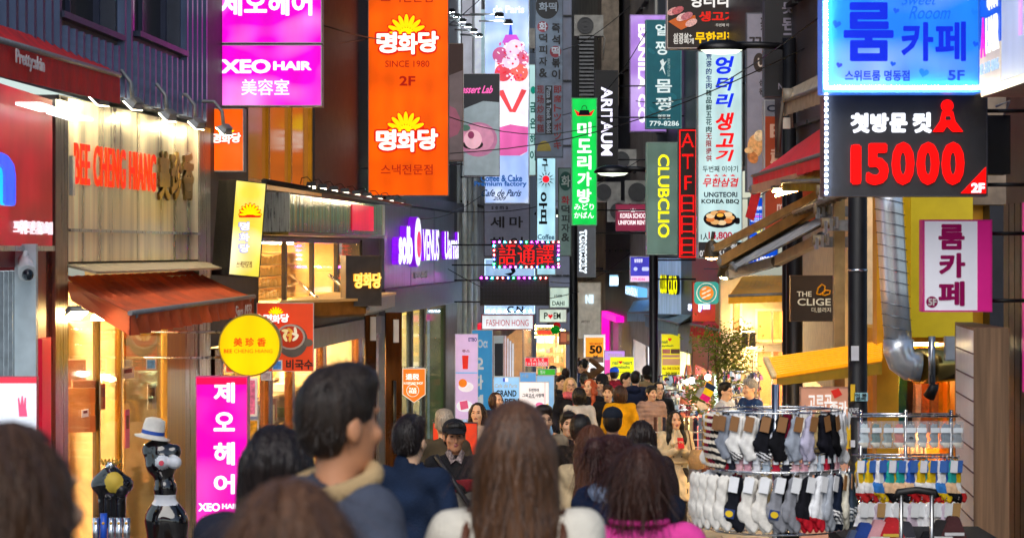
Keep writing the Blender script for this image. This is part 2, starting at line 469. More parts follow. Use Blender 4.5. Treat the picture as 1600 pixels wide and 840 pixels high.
# ---------------------------------------------------------------- people
def cloth(col, rough=.85, b=.25, s=60, noise=.16): return mat(col, rough, noise=noise, nscale=9, bump=b, bscale=s, spec=.25)
SKIN = mat('e2b492', .5, noise=.06, nscale=12, sss=.12, spec=.4)
SKIN2 = mat('c88c66', .5, noise=.08, nscale=12, sss=.12, spec=.4)
def hairmat(col, st=.4): return mat(col, .38, noise=st, nscale=1.6, stretch=(90, 90, 2.), bump=.4, bscale=1.6, spec=.32)
def mirror(ps):
    out = []
    for p in ps:
        out.append(p); q = dict(p)
        for k in ('a', 'b', 'c'):
            if k in q: q[k] = (-q[k][0], q[k][1], q[k][2])
        out.append(q)
    return out
ARMS = {   # elbow, wrist, hand direction for the person's (left, right) arm; x positive = person's left when facing -y
    'down': (((.235, .03, 1.10), (.245, -.05, .87), (.0, -.1, -1)),) * 2,
    'fold': (((.235, .02, 1.11), (.12, -.22, 1.06), (-.8, -.4, .1)),) * 2,
    'phone': (((.21, -.02, 1.12), (.045, -.23, 1.21), (-.25, -.35, .8)),) * 2,
    'bag': (((.235, .03, 1.10), (.245, -.05, .87), (.0, -.1, -1)), ((.235, .02, 1.12), (.17, -.19, 1.02), (-.5, -.8, .1))),
    'reach': (((.23, .0, 1.12), (.2, -.2, 1.0), (0, -1, 0)), ((.28, -.25, 1.2), (.22, -.52, 1.22), (0, -1, .1))),
    'up': (((.34, -.08, 1.52), (.13, .0, 1.70), (-.9, .1, .1)),) * 2,
}
def arm_pts(pose):
    a = ARMS[pose]; out = []
    for s, (e, w, h) in ((1, a[0]), (-1, a[1])):
        f = lambda v: np.array([v[0] * s, v[1], v[2]], float)
        out.append((s, np.array([.175 * s, .0, 1.385]), f(e), f(w), f(h) / np.linalg.norm(h)))
    return out
def hand_prims(w, d, s, m=0):
    side_ = np.cross(d, (0, 1, 0)); side_ = side_ / max(np.linalg.norm(side_), .1) if np.linalg.norm(side_) > .2 else np.array([1., 0, 0])
    curl = np.cross(side_, d); curl *= 1 if curl[1] < 0 else -1
    ps = [cap(tuple(w), tuple(w + d * .07), .026, .032, .015, m=m, s=(1, 1, 1))]
    for i, L in enumerate((.062, .075, .07, .055)):
        b0 = w + d * .08 + side_ * (.03 - .02 * i); b1 = b0 + d * L * .6 + curl * .008; b2 = b1 + d * L * .45 + curl * .028
        ps += [cap(tuple(b0), tuple(b1), .0095, .009, .006, m=m), cap(tuple(b1), tuple(b2), .009, .0075, .004, m=m)]
    t0 = w + d * .025 + side_ * .026 * s; t1 = t0 + d * .03 + side_ * .026 * s + curl * .012
    ps += [cap(tuple(t0), tuple(t1), .013, .011, .01, m=m), cap(tuple(t1), tuple(t1 + d * .03 + curl * .012), .011, .009, .005, m=m)]
    return ps
def head_prims(c=(0, 0, 1.585), nose=1.):
    x, y, z = c
    P = [elp((x, y + .012, z + .025), (.077, .096, .093), .02), elp((x, y - .03, z - .03), (.06, .068, .082), .03),
         elp((x, y - .055, z - .088), (.028, .03, .022), .03),
         cap((x, y - .098, z + .012), (x, y - .116, z - .028), .008, .012, .012),            # nose
         elp((x, y - .091, z + .036), (.045, .012, .008), .014),                            # brow
         elp((x, y - .092, z - .053), (.018, .013, .0055), .006, m=2), elp((x, y - .09, z - .062), (.014, .013, .005), .005, m=2)]
    P += mirror([elp((x + .04, y - .078, z - .02), (.024, .018, .018), .02),               # cheeks
                 elp((x + .078, y + .008, z - .005), (.011, .02, .031), .008),             # ears
                 elp((x + .031, y - .098, z + .013), (.018, .012, .009), .01, op='s')])
    return P
_B = {}
def body_mesh(pose='down', fine=False):
    k = ('body', pose, fine)
    if k in _B: return _B[k]
    P = [elp((0, .0, 1.25), (.155, .095, .17), .05), elp((0, .0, 1.04), (.135, .09, .13), .06), elp((0, .01, .92), (.16, .105, .12), .05),
         cap((0, .02, 1.36), (0, .005, 1.5), .056, .052, .03), cap((-.15, .01, 1.385), (.15, .01, 1.385), .05, .05, .04)]
    P += mirror([cap((.085, 0, .88), (.095, -.01, .5), .08, .055, .04), cap((.095, -.01, .5), (.1, .02, .09), .056, .036, .02),
                 cap((.1, .03, .05), (.11, -.12, .03), .038, .03, .02)])
    for s, sh, e, w, h in arm_pts(pose):
        P += [cap(tuple(sh), tuple(e), .046, .038, .03), cap(tuple(e), tuple(w), .038, .027, .01)] + hand_prims(w, h, s)
    P += head_prims()
    g = .007 if fine else .0085
    xs = axis(-.5, .5, .02, (-.1, .1, g)); ys = axis(-.66, .2, .02, (-.13, .1, g)); zs = axis(-.02, 1.8, .022, (1.02 if pose == 'phone' or fine else 1.42, 1.74, g))
    if pose in ('phone',): xs = axis(-.4, .4, .018, (-.12, .12, g)); ys = axis(-.4, .2, .02, (-.33, .1, g))
    _B[k] = smesh(sdf(P, xs, ys, zs)); return _B[k]
def top_mesh(style='jacket', pose='down', fine=False, collar='none'):
    k = (style, pose, fine, collar)
    if k in _B: return _B[k]
    puff = style == 'puffer'; g = {'sweater': .012, 'jacket': .022, 'coat': .022, 'puffer': .034}[style]
    P = [elp((0, .0, 1.25), (.155 + g, .1 + g, .185), .05), elp((0, .0, 1.05), (.14 + g, .095 + g, .14), .06),
         cap((-.15, .01, 1.385), (.15, .01, 1.385), .052 + g * .6, .052 + g * .6, .05), cap((0, .02, 1.38), (0, .015, 1.45), .075, .062, .03)]
    if style == 'coat':
        P += [cap((0, .0, 1.02), (0, .0, .56), .15, .2, .03, s=(1, .68, 1))]
    else:
        P += [cap((0, .005, 1.0), (0, .01, .86), .155 + g, .165 + g, .03, s=(1, .68, 1))]
    for s, sh, e, w, h in arm_pts(pose):
        P += [cap(tuple(sh), tuple(e), .05 + g * .8, .045 + g * .8, .035), cap(tuple(e), tuple(w - h * .01), .046 + g * .8, .034 + g * .6, .012)]
    if collar == 'high': P += [cap((0, .012, 1.42), (0, .01, 1.475), .075, .072, .01)]
    if collar == 'hood': P += [elp((0, .1, 1.41), (.11, .055, .065), .02), cap((-.1, -.02, 1.42), (.1, -.02, 1.42), .04, .04, .03)]
    if collar == 'lapel': P += mirror([cap((.03, -.075, 1.44), (.07, -.13, 1.3), .014, .03, .01), cap((.06, .03, 1.46), (.03, -.06, 1.46), .02, .018, .01)])
    P += [cap((0, .02, 1.4), (0, -.02, 1.6), .045, .08, .008, op='s')]
    if style == 'coat': P += [bx((0, 0, .42), (.4, .4, .12), .01, op='s')]
    r = random.Random(hash(k[0] + k[1]) % 999 if False else len(style) * 7 + len(pose))
    ph = [r.uniform(0, 6) for _ in range(6)]
    def disp(x, y, z):
        w = (1.7 if fine else 1.2) * .004 * np.sin(23 * z + 9 * x + ph[0] + 3 * np.sin(7 * y + 5 * x)) + .003 * np.sin(41 * z - 22 * x + ph[1] + 2 * np.sin(17 * x)) * np.ones_like(y)
        if puff: w = w * .5 - .011 * np.abs(np.sin(z * 44 + .25 * np.sin(9 * x + 4 * y))) + .006
        if style == 'coat': w = w + .008 * np.sin(np.arctan2(y, x) * 9 + ph[2]) * np.clip((1.0 - z) * 2.2, 0, 1)
        if style == 'sweater': w = w * .8
        return w
    q = .010 if fine else .0145
    _B[k] = smesh(sdf(P, axis(-.46, .46, q), axis(-.68 if pose == 'reach' else -.38, .26, q), axis(.5 if style == 'coat' else .78, 1.56 if pose != 'up' else 1.8, q), disp)); return _B[k]
def legs_mesh():
    if 'legs' in _B: return _B['legs']
    P = [elp((0, .01, .93), (.172, .118, .11), .04)] + mirror([cap((.088, 0, .88), (.098, -.01, .5), .093, .07, .04), cap((.098, -.01, .5), (.102, .02, .1), .07, .058, .02)])
    _B['legs'] = smesh(sdf(P, axis(-.22, .22, .018), axis(-.16, .16, .018), axis(.02, 1.06, .022), lambda x, y, z: .004 * np.sin(50 * z + 20 * x + 9 * y))); return _B['legs']
def shoe_mesh():
    if 'shoe' in _B: return _B['shoe']
    P = [cap((0, .04, .045), (0, -.13, .035), .045, .04, .02), cap((0, .035, .06), (0, .03, .1), .045, .042, .02), bx((0, -.04, .01), (.042, .125, .012), .01, m=1)]
    _B['shoe'] = smesh(sdf(P, axis(-.07, .07, .01), axis(-.2, .12, .01), axis(-.02, .14, .01))); return _B['shoe']
def hair_mesh(style, fine=False):
    k = ('hair', style, fine)
    if k in _B: return _B[k]
    z = 1.585
    P = [elp((0, .018, z + .032), (.089, .107, .101), .02), elp((0, .045, z - .01), (.083, .075, .09), .02)]
    face = [elp((0, -.1, z - .02), (.068, .075, .09), .015, op='s')]
    ears = mirror([elp((.095, -.0, z - .02), (.022, .028, .045), .01, op='s')])
    lo = 1.44
    if style == 'short':
        P += [elp((0, -.055, z + .085), (.07, .05, .04), .02)] + face + ears + [bx((0, .03, z - .14), (.2, .2, .05), .02, op='s'), bx((0, -.02, z - .09), (.2, .06, .05), .02, op='s')]
    elif style == 'crop':      # clipped at the nape and over the ears, longer on top
        P = [elp((0, .012, z + .045), (.086, .103, .097), .02), elp((0, -.04, z + .1), (.075, .06, .045), .03), elp((0, .04, z - .0), (.078, .07, .08), .02)] + face + ears + [bx((0, .0, z - .13), (.2, .2, .055), .02, op='s'), bx((0, -.05, z - .07), (.2, .07, .07), .02, op='s')]
    elif style == 'bob':
        P += [elp((0, .02, z - .05), (.108, .1, .105), .03), elp((0, .03, z - .0), (.104, .112, .12), .02)] + [elp((0, -.115, z - .03), (.058, .075, .105), .02, op='s'), bx((0, 0, z - .22), (.3, .3, .07), .02, op='s'), bx((0, -.12, z - .1), (.05, .1, .2), .02, op='s')]
        lo = 1.38
    elif style in ('long', 'longer', 'wavy'):
        e = 1.22 if style != 'longer' else 1.1
        P += mirror([cap((.055, .02, z - .0), (.075, .03, 1.38), .055, .05, .03), cap((.05, .05, 1.4), (.07, .075, e), .06, .05, .03)]) + [cap((0, .06, z), (0, .095, e), .085, .06, .03, s=(1, .8, 1))]
        if style == 'wavy': P += mirror([cap((.08, -.03, z - .03), (.105, -.06, 1.34), .035, .04, .02), cap((.105, -.06, 1.34), (.1, -.07, 1.27), .04, .025, .02)])
        P += [elp((0, -.115, z - .03), (.06, .078, .105), .015, op='s'), bx((0, -.13, z - .12), (.045, .09, .25), .02, op='s')]
        lo = e - .12
    elif style in ('bun', 'up'):
        P += face + ears + [bx((0, .0, z - .15), (.2, .2, .05), .02, op='s')]
        P += [elp((0, .125, z + .07) if style == 'bun' else (0, .1, z + .1), (.052, .05, .05), .012)]
    elif style == 'pony':
        P += face + ears + [bx((0, 0, z - .15), (.2, .1, .05), .02, op='s'), cap((0, .1, z + .03), (0, .15, z - .04), .03, .04, .02), cap((0, .15, z - .04), (0, .12, z - .22), .04, .02, .02)]
        lo = 1.33
    elif style == 'bald': P += face
    def disp(x, y, zz):
        a = np.arctan2(y - .01, x)
        f = .0034 * np.sin(a * 29 + 3 * np.sin(zz * 17)) + .0022 * np.sin(a * 46 + 3 * np.sin(zz * 22)) + .004 * np.exp(-((x - .012) / .004) ** 2) * (zz > 1.6) + .0016 * np.sin(a * 91 + 40 * zz) + .003 * np.sin(a * 13 + 9 * zz)
        if style in ('short', 'crop', 'bun', 'up'): f = f * .7 + .0009 * np.sin(x * 190 + 3 * np.sin(zz * 80)) * np.sin(y * 180 + 2 * np.sin(x * 90)) * np.ones_like(zz)
        if style == 'wavy': f = f + .007 * np.sin(zz * 60 + x * 20 + 3 * y)
        return f * (.5 if fine else .9) * {'longer': .55, 'crop': .45, 'short': .6}.get(style, 1)
    q = .0055 if fine else .0085
    _B[k] = smesh(sdf(P, axis(-.15, .15, q), axis(-.16, .22, q), axis(lo, 1.76, q), disp)); return _B[k]
def strands(style):
    """single hairs standing off the outline of the hair"""
    k = ('strands', style)
    if k in _B: return _B[k]
    me = hair_mesh(style, True); q = random.Random(5); mb = MB(); n = len(me.vertices); lg = style not in ('short', 'crop')
    for _ in range(1100 if lg else 500):
        v = me.vertices[q.randrange(n)]; p = v.co.copy(); nn = v.normal.copy()
        if nn.z < -.4 or (p.y < -.06 and p.z < 1.64): continue
        t = (Vector((0, .12, -1)) - nn * nn.dot(Vector((0, .12, -1))))
        if t.length < .2: t = Vector((q.uniform(-1, 1), q.uniform(-1, 1), 0))
        t = (t.normalized() + Vector((q.gauss(0, .18), q.gauss(0, .18), 0))); w = nn.cross(t).normalized() * .0011
        pts = []; L = q.uniform(.02, .045) if lg else q.uniform(.006, .012); off = q.uniform(.0, .004)
        for i in range(5): pts.append(p + nn * (off + .0012 * i * q.uniform(.2, 1.6)) + t * L * i * (1 if lg else .6) + (nn * .003 * i if not lg else Vector((0, 0, 0))))
        vs = [];
        for pt in pts: vs += [pt - w, pt + w]
        mb.add(vs, [(2 * i, 2 * i + 1, 2 * i + 3, 2 * i + 2) for i in range(4)], True)
    _B[k] = mb.mesh(); return _B[k]
def hat_mesh(style):
    k = ('hat', style)
    if k in _B: return _B[k]
    z = 1.585
    if style == 'cap':
        P = [elp((0, .01, z + .06), (.095, .115, .085), .01), bx((0, 0, z - .02), (.2, .2, .055), .005, op='s'), elp((0, -.13, z + .043), (.075, .085, .012), .01), elp((0, .01, z + .145), (.008, .008, .006), .003)]
        ax = (axis(-.12, .12, .008), axis(-.24, .15, .008), axis(z, z + .18, .006)); d = None
    else:
        P = [elp((0, .015, z + .07), (.098, .115, .1), .01), bx((0, 0, z - .04), (.2, .2, .06), .005, op='s'), cap((0, .015, z + .03), (0, .015, z + .045), .1, .098, .01, s=(1, 1.15, 1))]
        ax = (axis(-.13, .13, .008), axis(-.14, .16, .008), axis(z - .02, z + .2, .006)); d = lambda x, y, zz: .002 * np.sin(np.arctan2(y, x) * 40) * np.ones_like(zz)
    _B[k] = smesh(sdf(P, *ax, d)); return _B[k]
def scarf_mesh():
    if 'scarf' in _B: return _B['scarf']
    P = [elp((0, .0, 1.455), (.125, .12, .055), .02), elp((0, -.03, 1.42), (.13, .12, .05), .02), cap((.04, -.12, 1.42), (.06, -.13, 1.2), .035, .04, .02, s=(1, .6, 1)), cap((0, .02, 1.38), (0, -.02, 1.6), .05, .075, .01, op='s')]
    _B['scarf'] = smesh(sdf(P, axis(-.17, .17, .01), axis(-.2, .16, .01), axis(1.1, 1.54, .01), lambda x, y, z: .006 * np.sin(60 * z + 14 * np.arctan2(y, x)))); return _B['scarf']
def share(name, me, mats, par, label=None):
    """several people share a mesh; colours sit on the object"""
    while len(me.materials) < len(mats): me.materials.append(None)
    o = bpy.data.objects.new(name, me); C.objects.link(o); o.parent = par
    for i, m in enumerate(mats): o.material_slots[i].link = 'OBJECT'; o.material_slots[i].material = m
    if label: o['label'] = label
    return o
LIP = mat('a8625a', .45, noise=.05)
EYEM = mat('120c0a', .25, noise=0)
BROW = mat('1b1310', .8, noise=0)
_eye = _brow = None
def face_bits(t, glasses=None, z=1.585):
    global _eye, _brow
    if _eye is None:
        _eye = MB().ball((0, 0, 0), 1, 8, (.0135, .006, .0055)).mesh(); _brow = MB().ball((0, 0, 0), 1, 8, (.019, .005, .0035)).mesh()
    for s in (-1, 1):
        share('eye', _eye, [EYEM], t).location = (.031 * s, -.094, z + .013)
        share('eyebrow', _brow, [BROW], t).location = (.032 * s, -.1, z + .036)
    if glasses:
        mb = MB()
        for s in (-1, 1):
            mb.tube([(.033 * s + .024 * math.cos(a), -.112, z + .008 + .02 * math.sin(a)) for a in [k * math.pi / 7 for k in range(15)]], .0022, 5, cap=False)
            mb.tube([(.057 * s, -.112, z + .012), (.08 * s, 0, z + .012)], .002, 5)
        mb.tube([(-.009, -.113, z + .01), (.009, -.113, z + .01)], .002, 5); mb.obj('glasses', paint(glasses, .3), t)
PEOPLE = []
def person(px, py, d, rot, label, top, hair, legs='1c1f2a', pose='down', hat=None, scarf=None, collar='none', glasses=None, fine=False, skin=None, shoes='26201e', H=None, face=None, group=None, tilt=0, wide=1., hm=None):
    """px, py: where the top of the head shows; rot 0 = facing the camera, 180 = seen from behind"""
    x = X(px, d); zt = Z(py, d); g = G(d); s = (zt - g) / (1.72 if not hat else 1.75)
    if not .9 <= s <= 1.1: print('HEIGHT', label[:40], px, py, d, round(s * 1.72, 2))
    PEOPLE.append((label[:34], d, round(s * 1.72, 2)))
    s = min(max(s, .9), 1.1)
    t = thing('person', label, 'person', None, group or 'people in the shopping street', (x, d, zt - s * (1.72 if not hat else 1.75)), R(rot)); t.scale = (s * wide, s * wide, s)
    sk = skin or SKIN
    share('body', body_mesh(pose, fine), [sk, sk, LIP], t)
    st, col = top
    share({'coat': 'coat', 'jacket': 'jacket', 'puffer': 'jacket', 'sweater': 'sweater'}[st], top_mesh(st, pose, fine, collar), [mat(col, .85, noise=.22, nscale=7, bump=.35, bscale=120, spec=.2)], t)
    share('trousers', legs_mesh(), [cloth(legs)], t)
    for q in (-1, 1): share('shoe', shoe_mesh(), [paint(shoes, .5), paint('d8d6d2' if shoes > 'a' else '151515')], t).location = (.1 * q, 0, 0)
    if hair:
        h_ = share('hair', hair_mesh(hair[0], fine), [hm or hairmat(hair[1])], t)
        if fine and not hat: share('loose_strands', strands(hair[0]), [hm or hairmat(hair[1])], t)['kind'] = 'stuff'
    if hat: share('cap' if hat[0] == 'cap' else 'beanie', hat_mesh(hat[0]), [cloth(hat[1])], t)
    if scarf: share('scarf', scarf_mesh(), [cloth(scarf, b=.5)], t)
    if abs((rot + 180) % 360 - 180) < 115: face_bits(t, glasses)
    return t
# ---------------------------------------------------------------- ground
def ground():
    mb = MB(); ys = [-25, -10, 0, 5, 9, 13, 19, 25, 31, 40, 50, 63, 80, 100, 140, 300]
    vs = []; xs = [-150, -8, -4, 0, 4, 8, 150]
    for y in ys:
        for x in xs: vs.append((x, y, G(y)))
    n = len(xs); fs = [(i * n + j, i * n + j + 1, (i + 1) * n + j + 1, (i + 1) * n + j) for i in range(len(ys) - 1) for j in range(n - 1)]
    mb.add(vs, fs); kind(mb.obj('ground', mat('4a4a4c', .75, noise=.25, nscale=1.5, bump=.3, bscale=40)))
    # the paved street: slabs with joints, laid over the ground
    par = mk('street_paving', MB().mesh(), None); kind(par)
    cols = [mat('77736e', .55, noise=.2, nscale=5, bump=.2), mat('6a6764', .6, noise=.2, nscale=5, bump=.2), mat('837e78', .55, noise=.2, nscale=5, bump=.2)]
    meshes = [MB().box(-.295, .295, -.295, .295, 0, .03).mesh() for _ in cols]
    for m_, c_ in zip(meshes, cols): m_.materials.append(c_)
    k = 0
    for j in range(22):
        y = 25.5 + j * .6
        for i in range(13):
            x = -3.3 + i * .6 + .3 * (j % 2)
            if k >= 290: break
            o = bpy.data.objects.new('paving_slab', meshes[rnd.randrange(3)]); C.objects.link(o); o.parent = par
            o.location = (x, y, G(y) + .002 + rnd.uniform(0, .002)); o.rotation_euler = (-math.atan((G(y) - G(y + .6)) / .6), 0, 0); k += 1
    mb = MB()
    for j in range(120):
        y = 6.3 + j * .6
        if 25.2 < y < 38.6: continue
        for i in range(13):
            x = -3.6 + i * .6 + .3 * (j % 2)
            a, b = G(y - .295), G(y + .295)
            mb.hexa([(x - .295, y - .295, a), (x + .295, y - .295, a), (x + .295, y + .295, b), (x - .295, y + .295, b)],
                    [(x - .295, y - .295, a + .03), (x + .295, y - .295, a + .03), (x + .295, y + .295, b + .03), (x - .295, y + .295, b + .03)])
    kind(mb.obj('paving_slabs_beyond', cols[1], par), 'stuff')
ground()

# ---------------------------------------------------------------- buildings
class Bl:
    def __init__(s, label, fr, wallm, group=None, cat='building', name='shop_building'):
        s.f = fr; s.m = wallm; s.t = thing(name, label, cat, fr)
    def u(s, px): return s.f.uv(px, HY)[0]
    def z(s, px, py): return s.f.uv(px, py)[1]
    def R(s, rect):     # rect photo px, top and bottom heights taken at the middle of its width
        x0, y0, x1, y1 = rect; xm = (x0 + x1) / 2
        return s.u(x0), s.u(x1), s.z(xm, y1), s.z(xm, y0)
    def wall(s, uvr, holes=(), th=.35, name='wall', m=None, y=0.):
        u0, u1, z0, z1 = uvr
        us = sorted({u0, u1, *[min(max(h[i], u0), u1) for h in holes for i in (0, 1)]}); zs = sorted({z0, z1, *[min(max(h[i], z0), z1) for h in holes for i in (2, 3)]})
        mb = MB()
        for a, b in zip(us, us[1:]):
            run = None
            for c, d in zip(zs, zs[1:]):
                um, zm = (a + b) / 2, (c + d) / 2
                inh = any(h[0] < um < h[1] and h[2] < zm < h[3] for h in holes)
                if not inh: run = (run[0], d) if run else (c, d)
                if (inh or d == zs[-1]) and run: mb.box(a, b, y, y + th, *run); run = None
        return mb.obj(name, m or s.m, s.t)
    def window(s, uvr, fm=DARKM, pm=None, nx=1, nz=1, fw=.05, rec=.12, sill=True, name='window', bars=.03):
        u0, u1, z0, z1 = uvr; mb = MB()
        mb.box(u0, u1, rec - .07, rec, z1 - fw, z1); mb.box(u0, u1, rec - .07, rec, z0, z0 + fw); mb.box(u0, u0 + fw, rec - .07, rec, z0 + fw, z1 - fw); mb.box(u1 - fw, u1, rec - .07, rec, z0 + fw, z1 - fw)
        for i in range(1, nx): x = u0 + (u1 - u0) * i / nx; mb.box(x - bars / 2, x + bars / 2, rec - .06, rec - .005, z0 + fw, z1 - fw)
        for i in range(1, nz): z = z0 + (z1 - z0) * i / nz; mb.box(u0 + fw, u1 - fw, rec - .055, rec - .008, z - bars / 2, z + bars / 2)
        w = mb.obj(name, fm, s.t)
        MB().box(u0 + fw, u1 - fw, rec - .02, rec - .012, z0 + fw, z1 - fw).obj('pane', pm or mat('10141c', .08, noise=0, spec=1), w)
        if sill: MB().box(u0 - .06, u1 + .06, -.08, rec - .07, z0 - .05, z0).obj('sill', fm, w)
        return w
    def room(s, uvr, dep=1.4, back='d9b070', lamp=LAMPY, glow=0, rows=2, wallm=None):
        """the lit space behind a shop front: back, side walls, ceiling, floor and its ceiling lamps"""
        u0, u1, z0, z1 = uvr; m = wallm or mat(back, .7, noise=.12)
        mb = MB(); y0 = .36; y1 = .36 + dep
        mb.box(u0 - .05, u1 + .05, y1, y1 + .08, z0, z1); mb.box(u0 - .1, u0, y0, y1, z0, z1); mb.box(u1, u1 + .1, y0, y1, z0, z1)
        mb.box(u0 - .1, u1 + .1, y0, y1 + .08, z1 + .003, z1 + .1); mb.box(u0 - .1, u1 + .1, y0, y1 + .08, z0 - .1, z0 - .003)
        r = mb.obj('interior', m, s.t)
        for i in range(rows):
            u = u0 + (u1 - u0) * (i + .5) / rows
            MB().box(u - min(.35, (u1 - u0) / rows * .4), u + min(.35, (u1 - u0) / rows * .4), y0 + dep * .35, y0 + dep * .5, z1 - .06, z1 - .02).obj('ceiling_lamp', lamp, r)
        return r
    def piece(s, name, m, uvr, y0=-.05, y1=0, label=None):
        return MB().box(uvr[0], uvr[1], y0, y1, uvr[2], uvr[3]).obj(name, m, s.t, label)

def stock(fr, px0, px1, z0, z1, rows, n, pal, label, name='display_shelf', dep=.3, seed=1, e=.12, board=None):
    """shelves of goods standing inside a shop; z0, z1 are world heights"""
    q = random.Random(seed); t = thing(name, label, 'shelf', fr); u0, u1 = fr.uv(px0, HY)[0], fr.uv(px1, HY)[0]; m = board or paint('c8a070', .5)
    ms = [MB().box(-.5, .5, -.5, .5, 0, 1).mesh(), MB().lathe([(0, 0), (.5, 0), (.5, .6), (.2, .8), (.2, 1), (0, 1)], 8).mesh(), MB().lathe([(0, 0), (.4, 0), (.5, .5), (.35, .95), (0, 1)], 8).mesh()]
    H = (z1 - z0) / rows
    for r in range(rows):
        zb = z0 - fr.O.z + H * r; MB().box(u0, u1, 0, dep, zb - .02, zb).obj('board', m, t); k = q.randrange(3); c = q.choice(pal)
        for i in range(n):
            if q.random() < .22: k = q.randrange(3); c = q.choice(pal)
            if q.random() < .08: continue
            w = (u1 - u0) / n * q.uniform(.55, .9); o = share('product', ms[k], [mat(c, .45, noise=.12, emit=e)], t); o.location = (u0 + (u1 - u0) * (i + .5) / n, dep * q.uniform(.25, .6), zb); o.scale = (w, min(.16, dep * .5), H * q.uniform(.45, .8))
    for i in range(2): MB().box(u0 if i == 0 else u1 - .03, u0 + .03 if i == 0 else u1, 0, dep, z0 - fr.O.z - .02, z1 - fr.O.z).obj('upright', m, t)
    return t
def acunit(px, py, d, label, w=.7, h=.5):
    fs = front(px, py, d); t = thing('air_conditioner', label, 'air conditioner', fs, 'air conditioner units on the facades'); MB().box(-w / 2, w / 2, 0, .3, -h / 2, h / 2).obj('casing', mat('a8a8a4', .5, noise=.2, rust=.4), t)
    MB().lathe([(h * .4, 0), (h * .4, .03), (h * .36, .03), (h * .36, .012), (h * .25, .012), (h * .25, .022), (h * .21, .022), (h * .21, .01), (h * .08, .01), (h * .08, .03), (0, .03)], 20, sm=False).obj('fan_guard', mat('4e5054', .5), t, loc=(-w * .12, -.0, 0)).rotation_euler = (R(90), 0, 0)
    for s in (-1, 1): MB().box(w * .35 * s - .02, w * .35 * s + .02, 0, .6, -h / 2 - .05, -h / 2).obj('bracket', DARKM, t)
    MB().tube([(w * .45, .1, -h * .3), (w * .55, .12, -h * .6), (w * .5, .3, -h * 1.6)], .02, 6).obj('hose', paint('c8c4bc'), t)
def awning(name, label, bl, br, fl, frr, drop, m, n=14, sag=.02, arms=True, group=None, frame=None, vm=None, cat='awning', wave=.02):
    bl, br, fl, frr = map(Vector, (bl, br, fl, frr)); o = fl.copy(); t = thing(name, label, cat, None, group, tuple(o))
    P = lambda a, b: (bl.lerp(br, a)).lerp(fl.lerp(frr, a), b) - o
    mb = MB(); vs = []; K = 6; N = n * 3
    for j in range(K + 1):
        for i in range(N + 1):
            p = P(i / N, j / K); p.z += -sag * math.sin(math.pi * j / K) + wave * .5 * math.sin(i * 2.1 + j * .35) * math.sin(math.pi * (j + .3) / K) ; vs.append(p)
    f = [(j * (N + 1) + i, j * (N + 1) + i + 1, (j + 1) * (N + 1) + i + 1, (j + 1) * (N + 1) + i) for j in range(K) for i in range(N)]
    lo = [v + Vector((0, 0, -.008)) for v in vs]; q = len(vs)
    mb.add(vs, f, True); mb.add(lo, [tuple(reversed(x)) for x in f], True)
    mb.obj('canopy', m, t)
    mb = MB(); nn = (frr - fl).cross(Vector((0, 0, 1))).normalized(); vs = []
    for j in range(4):
        for i in range(N + 1):
            p = P(i / N, 1) + Vector((0, 0, -drop * j / 3)) + nn * (wave * j / 3 * math.sin(i * 1.7)); vs.append(p)
    f = [(j * (N + 1) + i, j * (N + 1) + i + 1, (j + 1) * (N + 1) + i + 1, (j + 1) * (N + 1) + i) for j in range(3) for i in range(N)]
    mb.add(vs, f, True); mb.add([v - nn * .006 for v in vs], [tuple(reversed(x)) for x in f], True); mb.obj('valance', vm or m, t)
    MB().tube([P(0, 1), P(1, 1)], .022, 8).obj('front_bar', frame or GREYM, t)
    for a in ((.04, .96) if arms else ()):
        b0 = P(a, 0) - Vector((0, 0, .1)); e = P(a + (.12 if a < .5 else -.12), .55) - Vector((0, 0, .12)); f0 = P(a, 1) - Vector((0, 0, .03))
        MB().tube([b0, e, f0], .018, 8).obj('folding_arm', frame or GREYM, t)
    return t
def floodlight(pos, aim, label, m=GREYM, lm=LAMPY, sc=1., stem=None, group=None, name='floodlight'):
    """a wall-washer lamp: finned housing, bracket, glowing glass"""
    t = thing(name, label, 'light', None, group, pos); q = Vector(aim).to_track_quat('-Z', 'Y').to_matrix().to_4x4()
    def xf(o): o.matrix_local = q; o.scale = (sc, sc, sc); return o
    mb = MB(); mb.hexa([(-.16, -.1, 0), (.16, -.1, 0), (.16, .1, 0), (-.16, .1, 0)], [(-.09, -.055, .09), (.09, -.055, .09), (.09, .055, .09), (-.09, .055, .09)])
    for i in range(5): mb.box(-.1 + i * .045, -.085 + i * .045, -.06, .06, .06, .12)
    xf(mb.obj('housing', m, t)); xf(MB().box(-.15, .15, -.09, .09, -.012, -.002).obj('lamp_glass', lm, t))
    if stem: MB().tube([Vector(p) - Vector(pos) for p in stem], .018, 8).obj('stem', GREYM, t)
    return t
# ================================================================ left side of the street
GRP = 'signs hanging over the street'
# --- cosmetics shop
redw = paint('a80f22', .35, noise=.08)
B1 = Bl('cosmetics shop with glossy red sign wall and corrugated metal above', side(-144, 15, 92, 19.97), paint('7d0f1c', .5))
f1 = B1.f; uE = B1.u(72); b1 = lambda z: z - f1.O.z
B1.wall((B1.u(-144), uE, b1(-1.3), b1(3.2)), [(B1.u(-60), B1.u(57), b1(-1), b1(1.87)), ], name='wall')
B1.piece('sign_board', lit('d01030', .55, uneven=.5), (B1.u(-144), B1.u(72), b1(2.0), b1(3.2)), -.05, 0)
MB().box(B1.u(-144), B1.u(72), -.07, -.05, b1(1.99), b1(2.03)).obj('board_trim', STEEL, B1.t)
B1.piece('light_panel', lit('dff4ff', 1.2), (B1.u(-60), B1.u(57), b1(.0), b1(1.84)), .05, .1)
B1.piece('red_panel', lit('d81030', .55), (B1.u(58), B1.u(72), b1(-1.2), b1(1.3)), -.04, 0)
mb = MB()
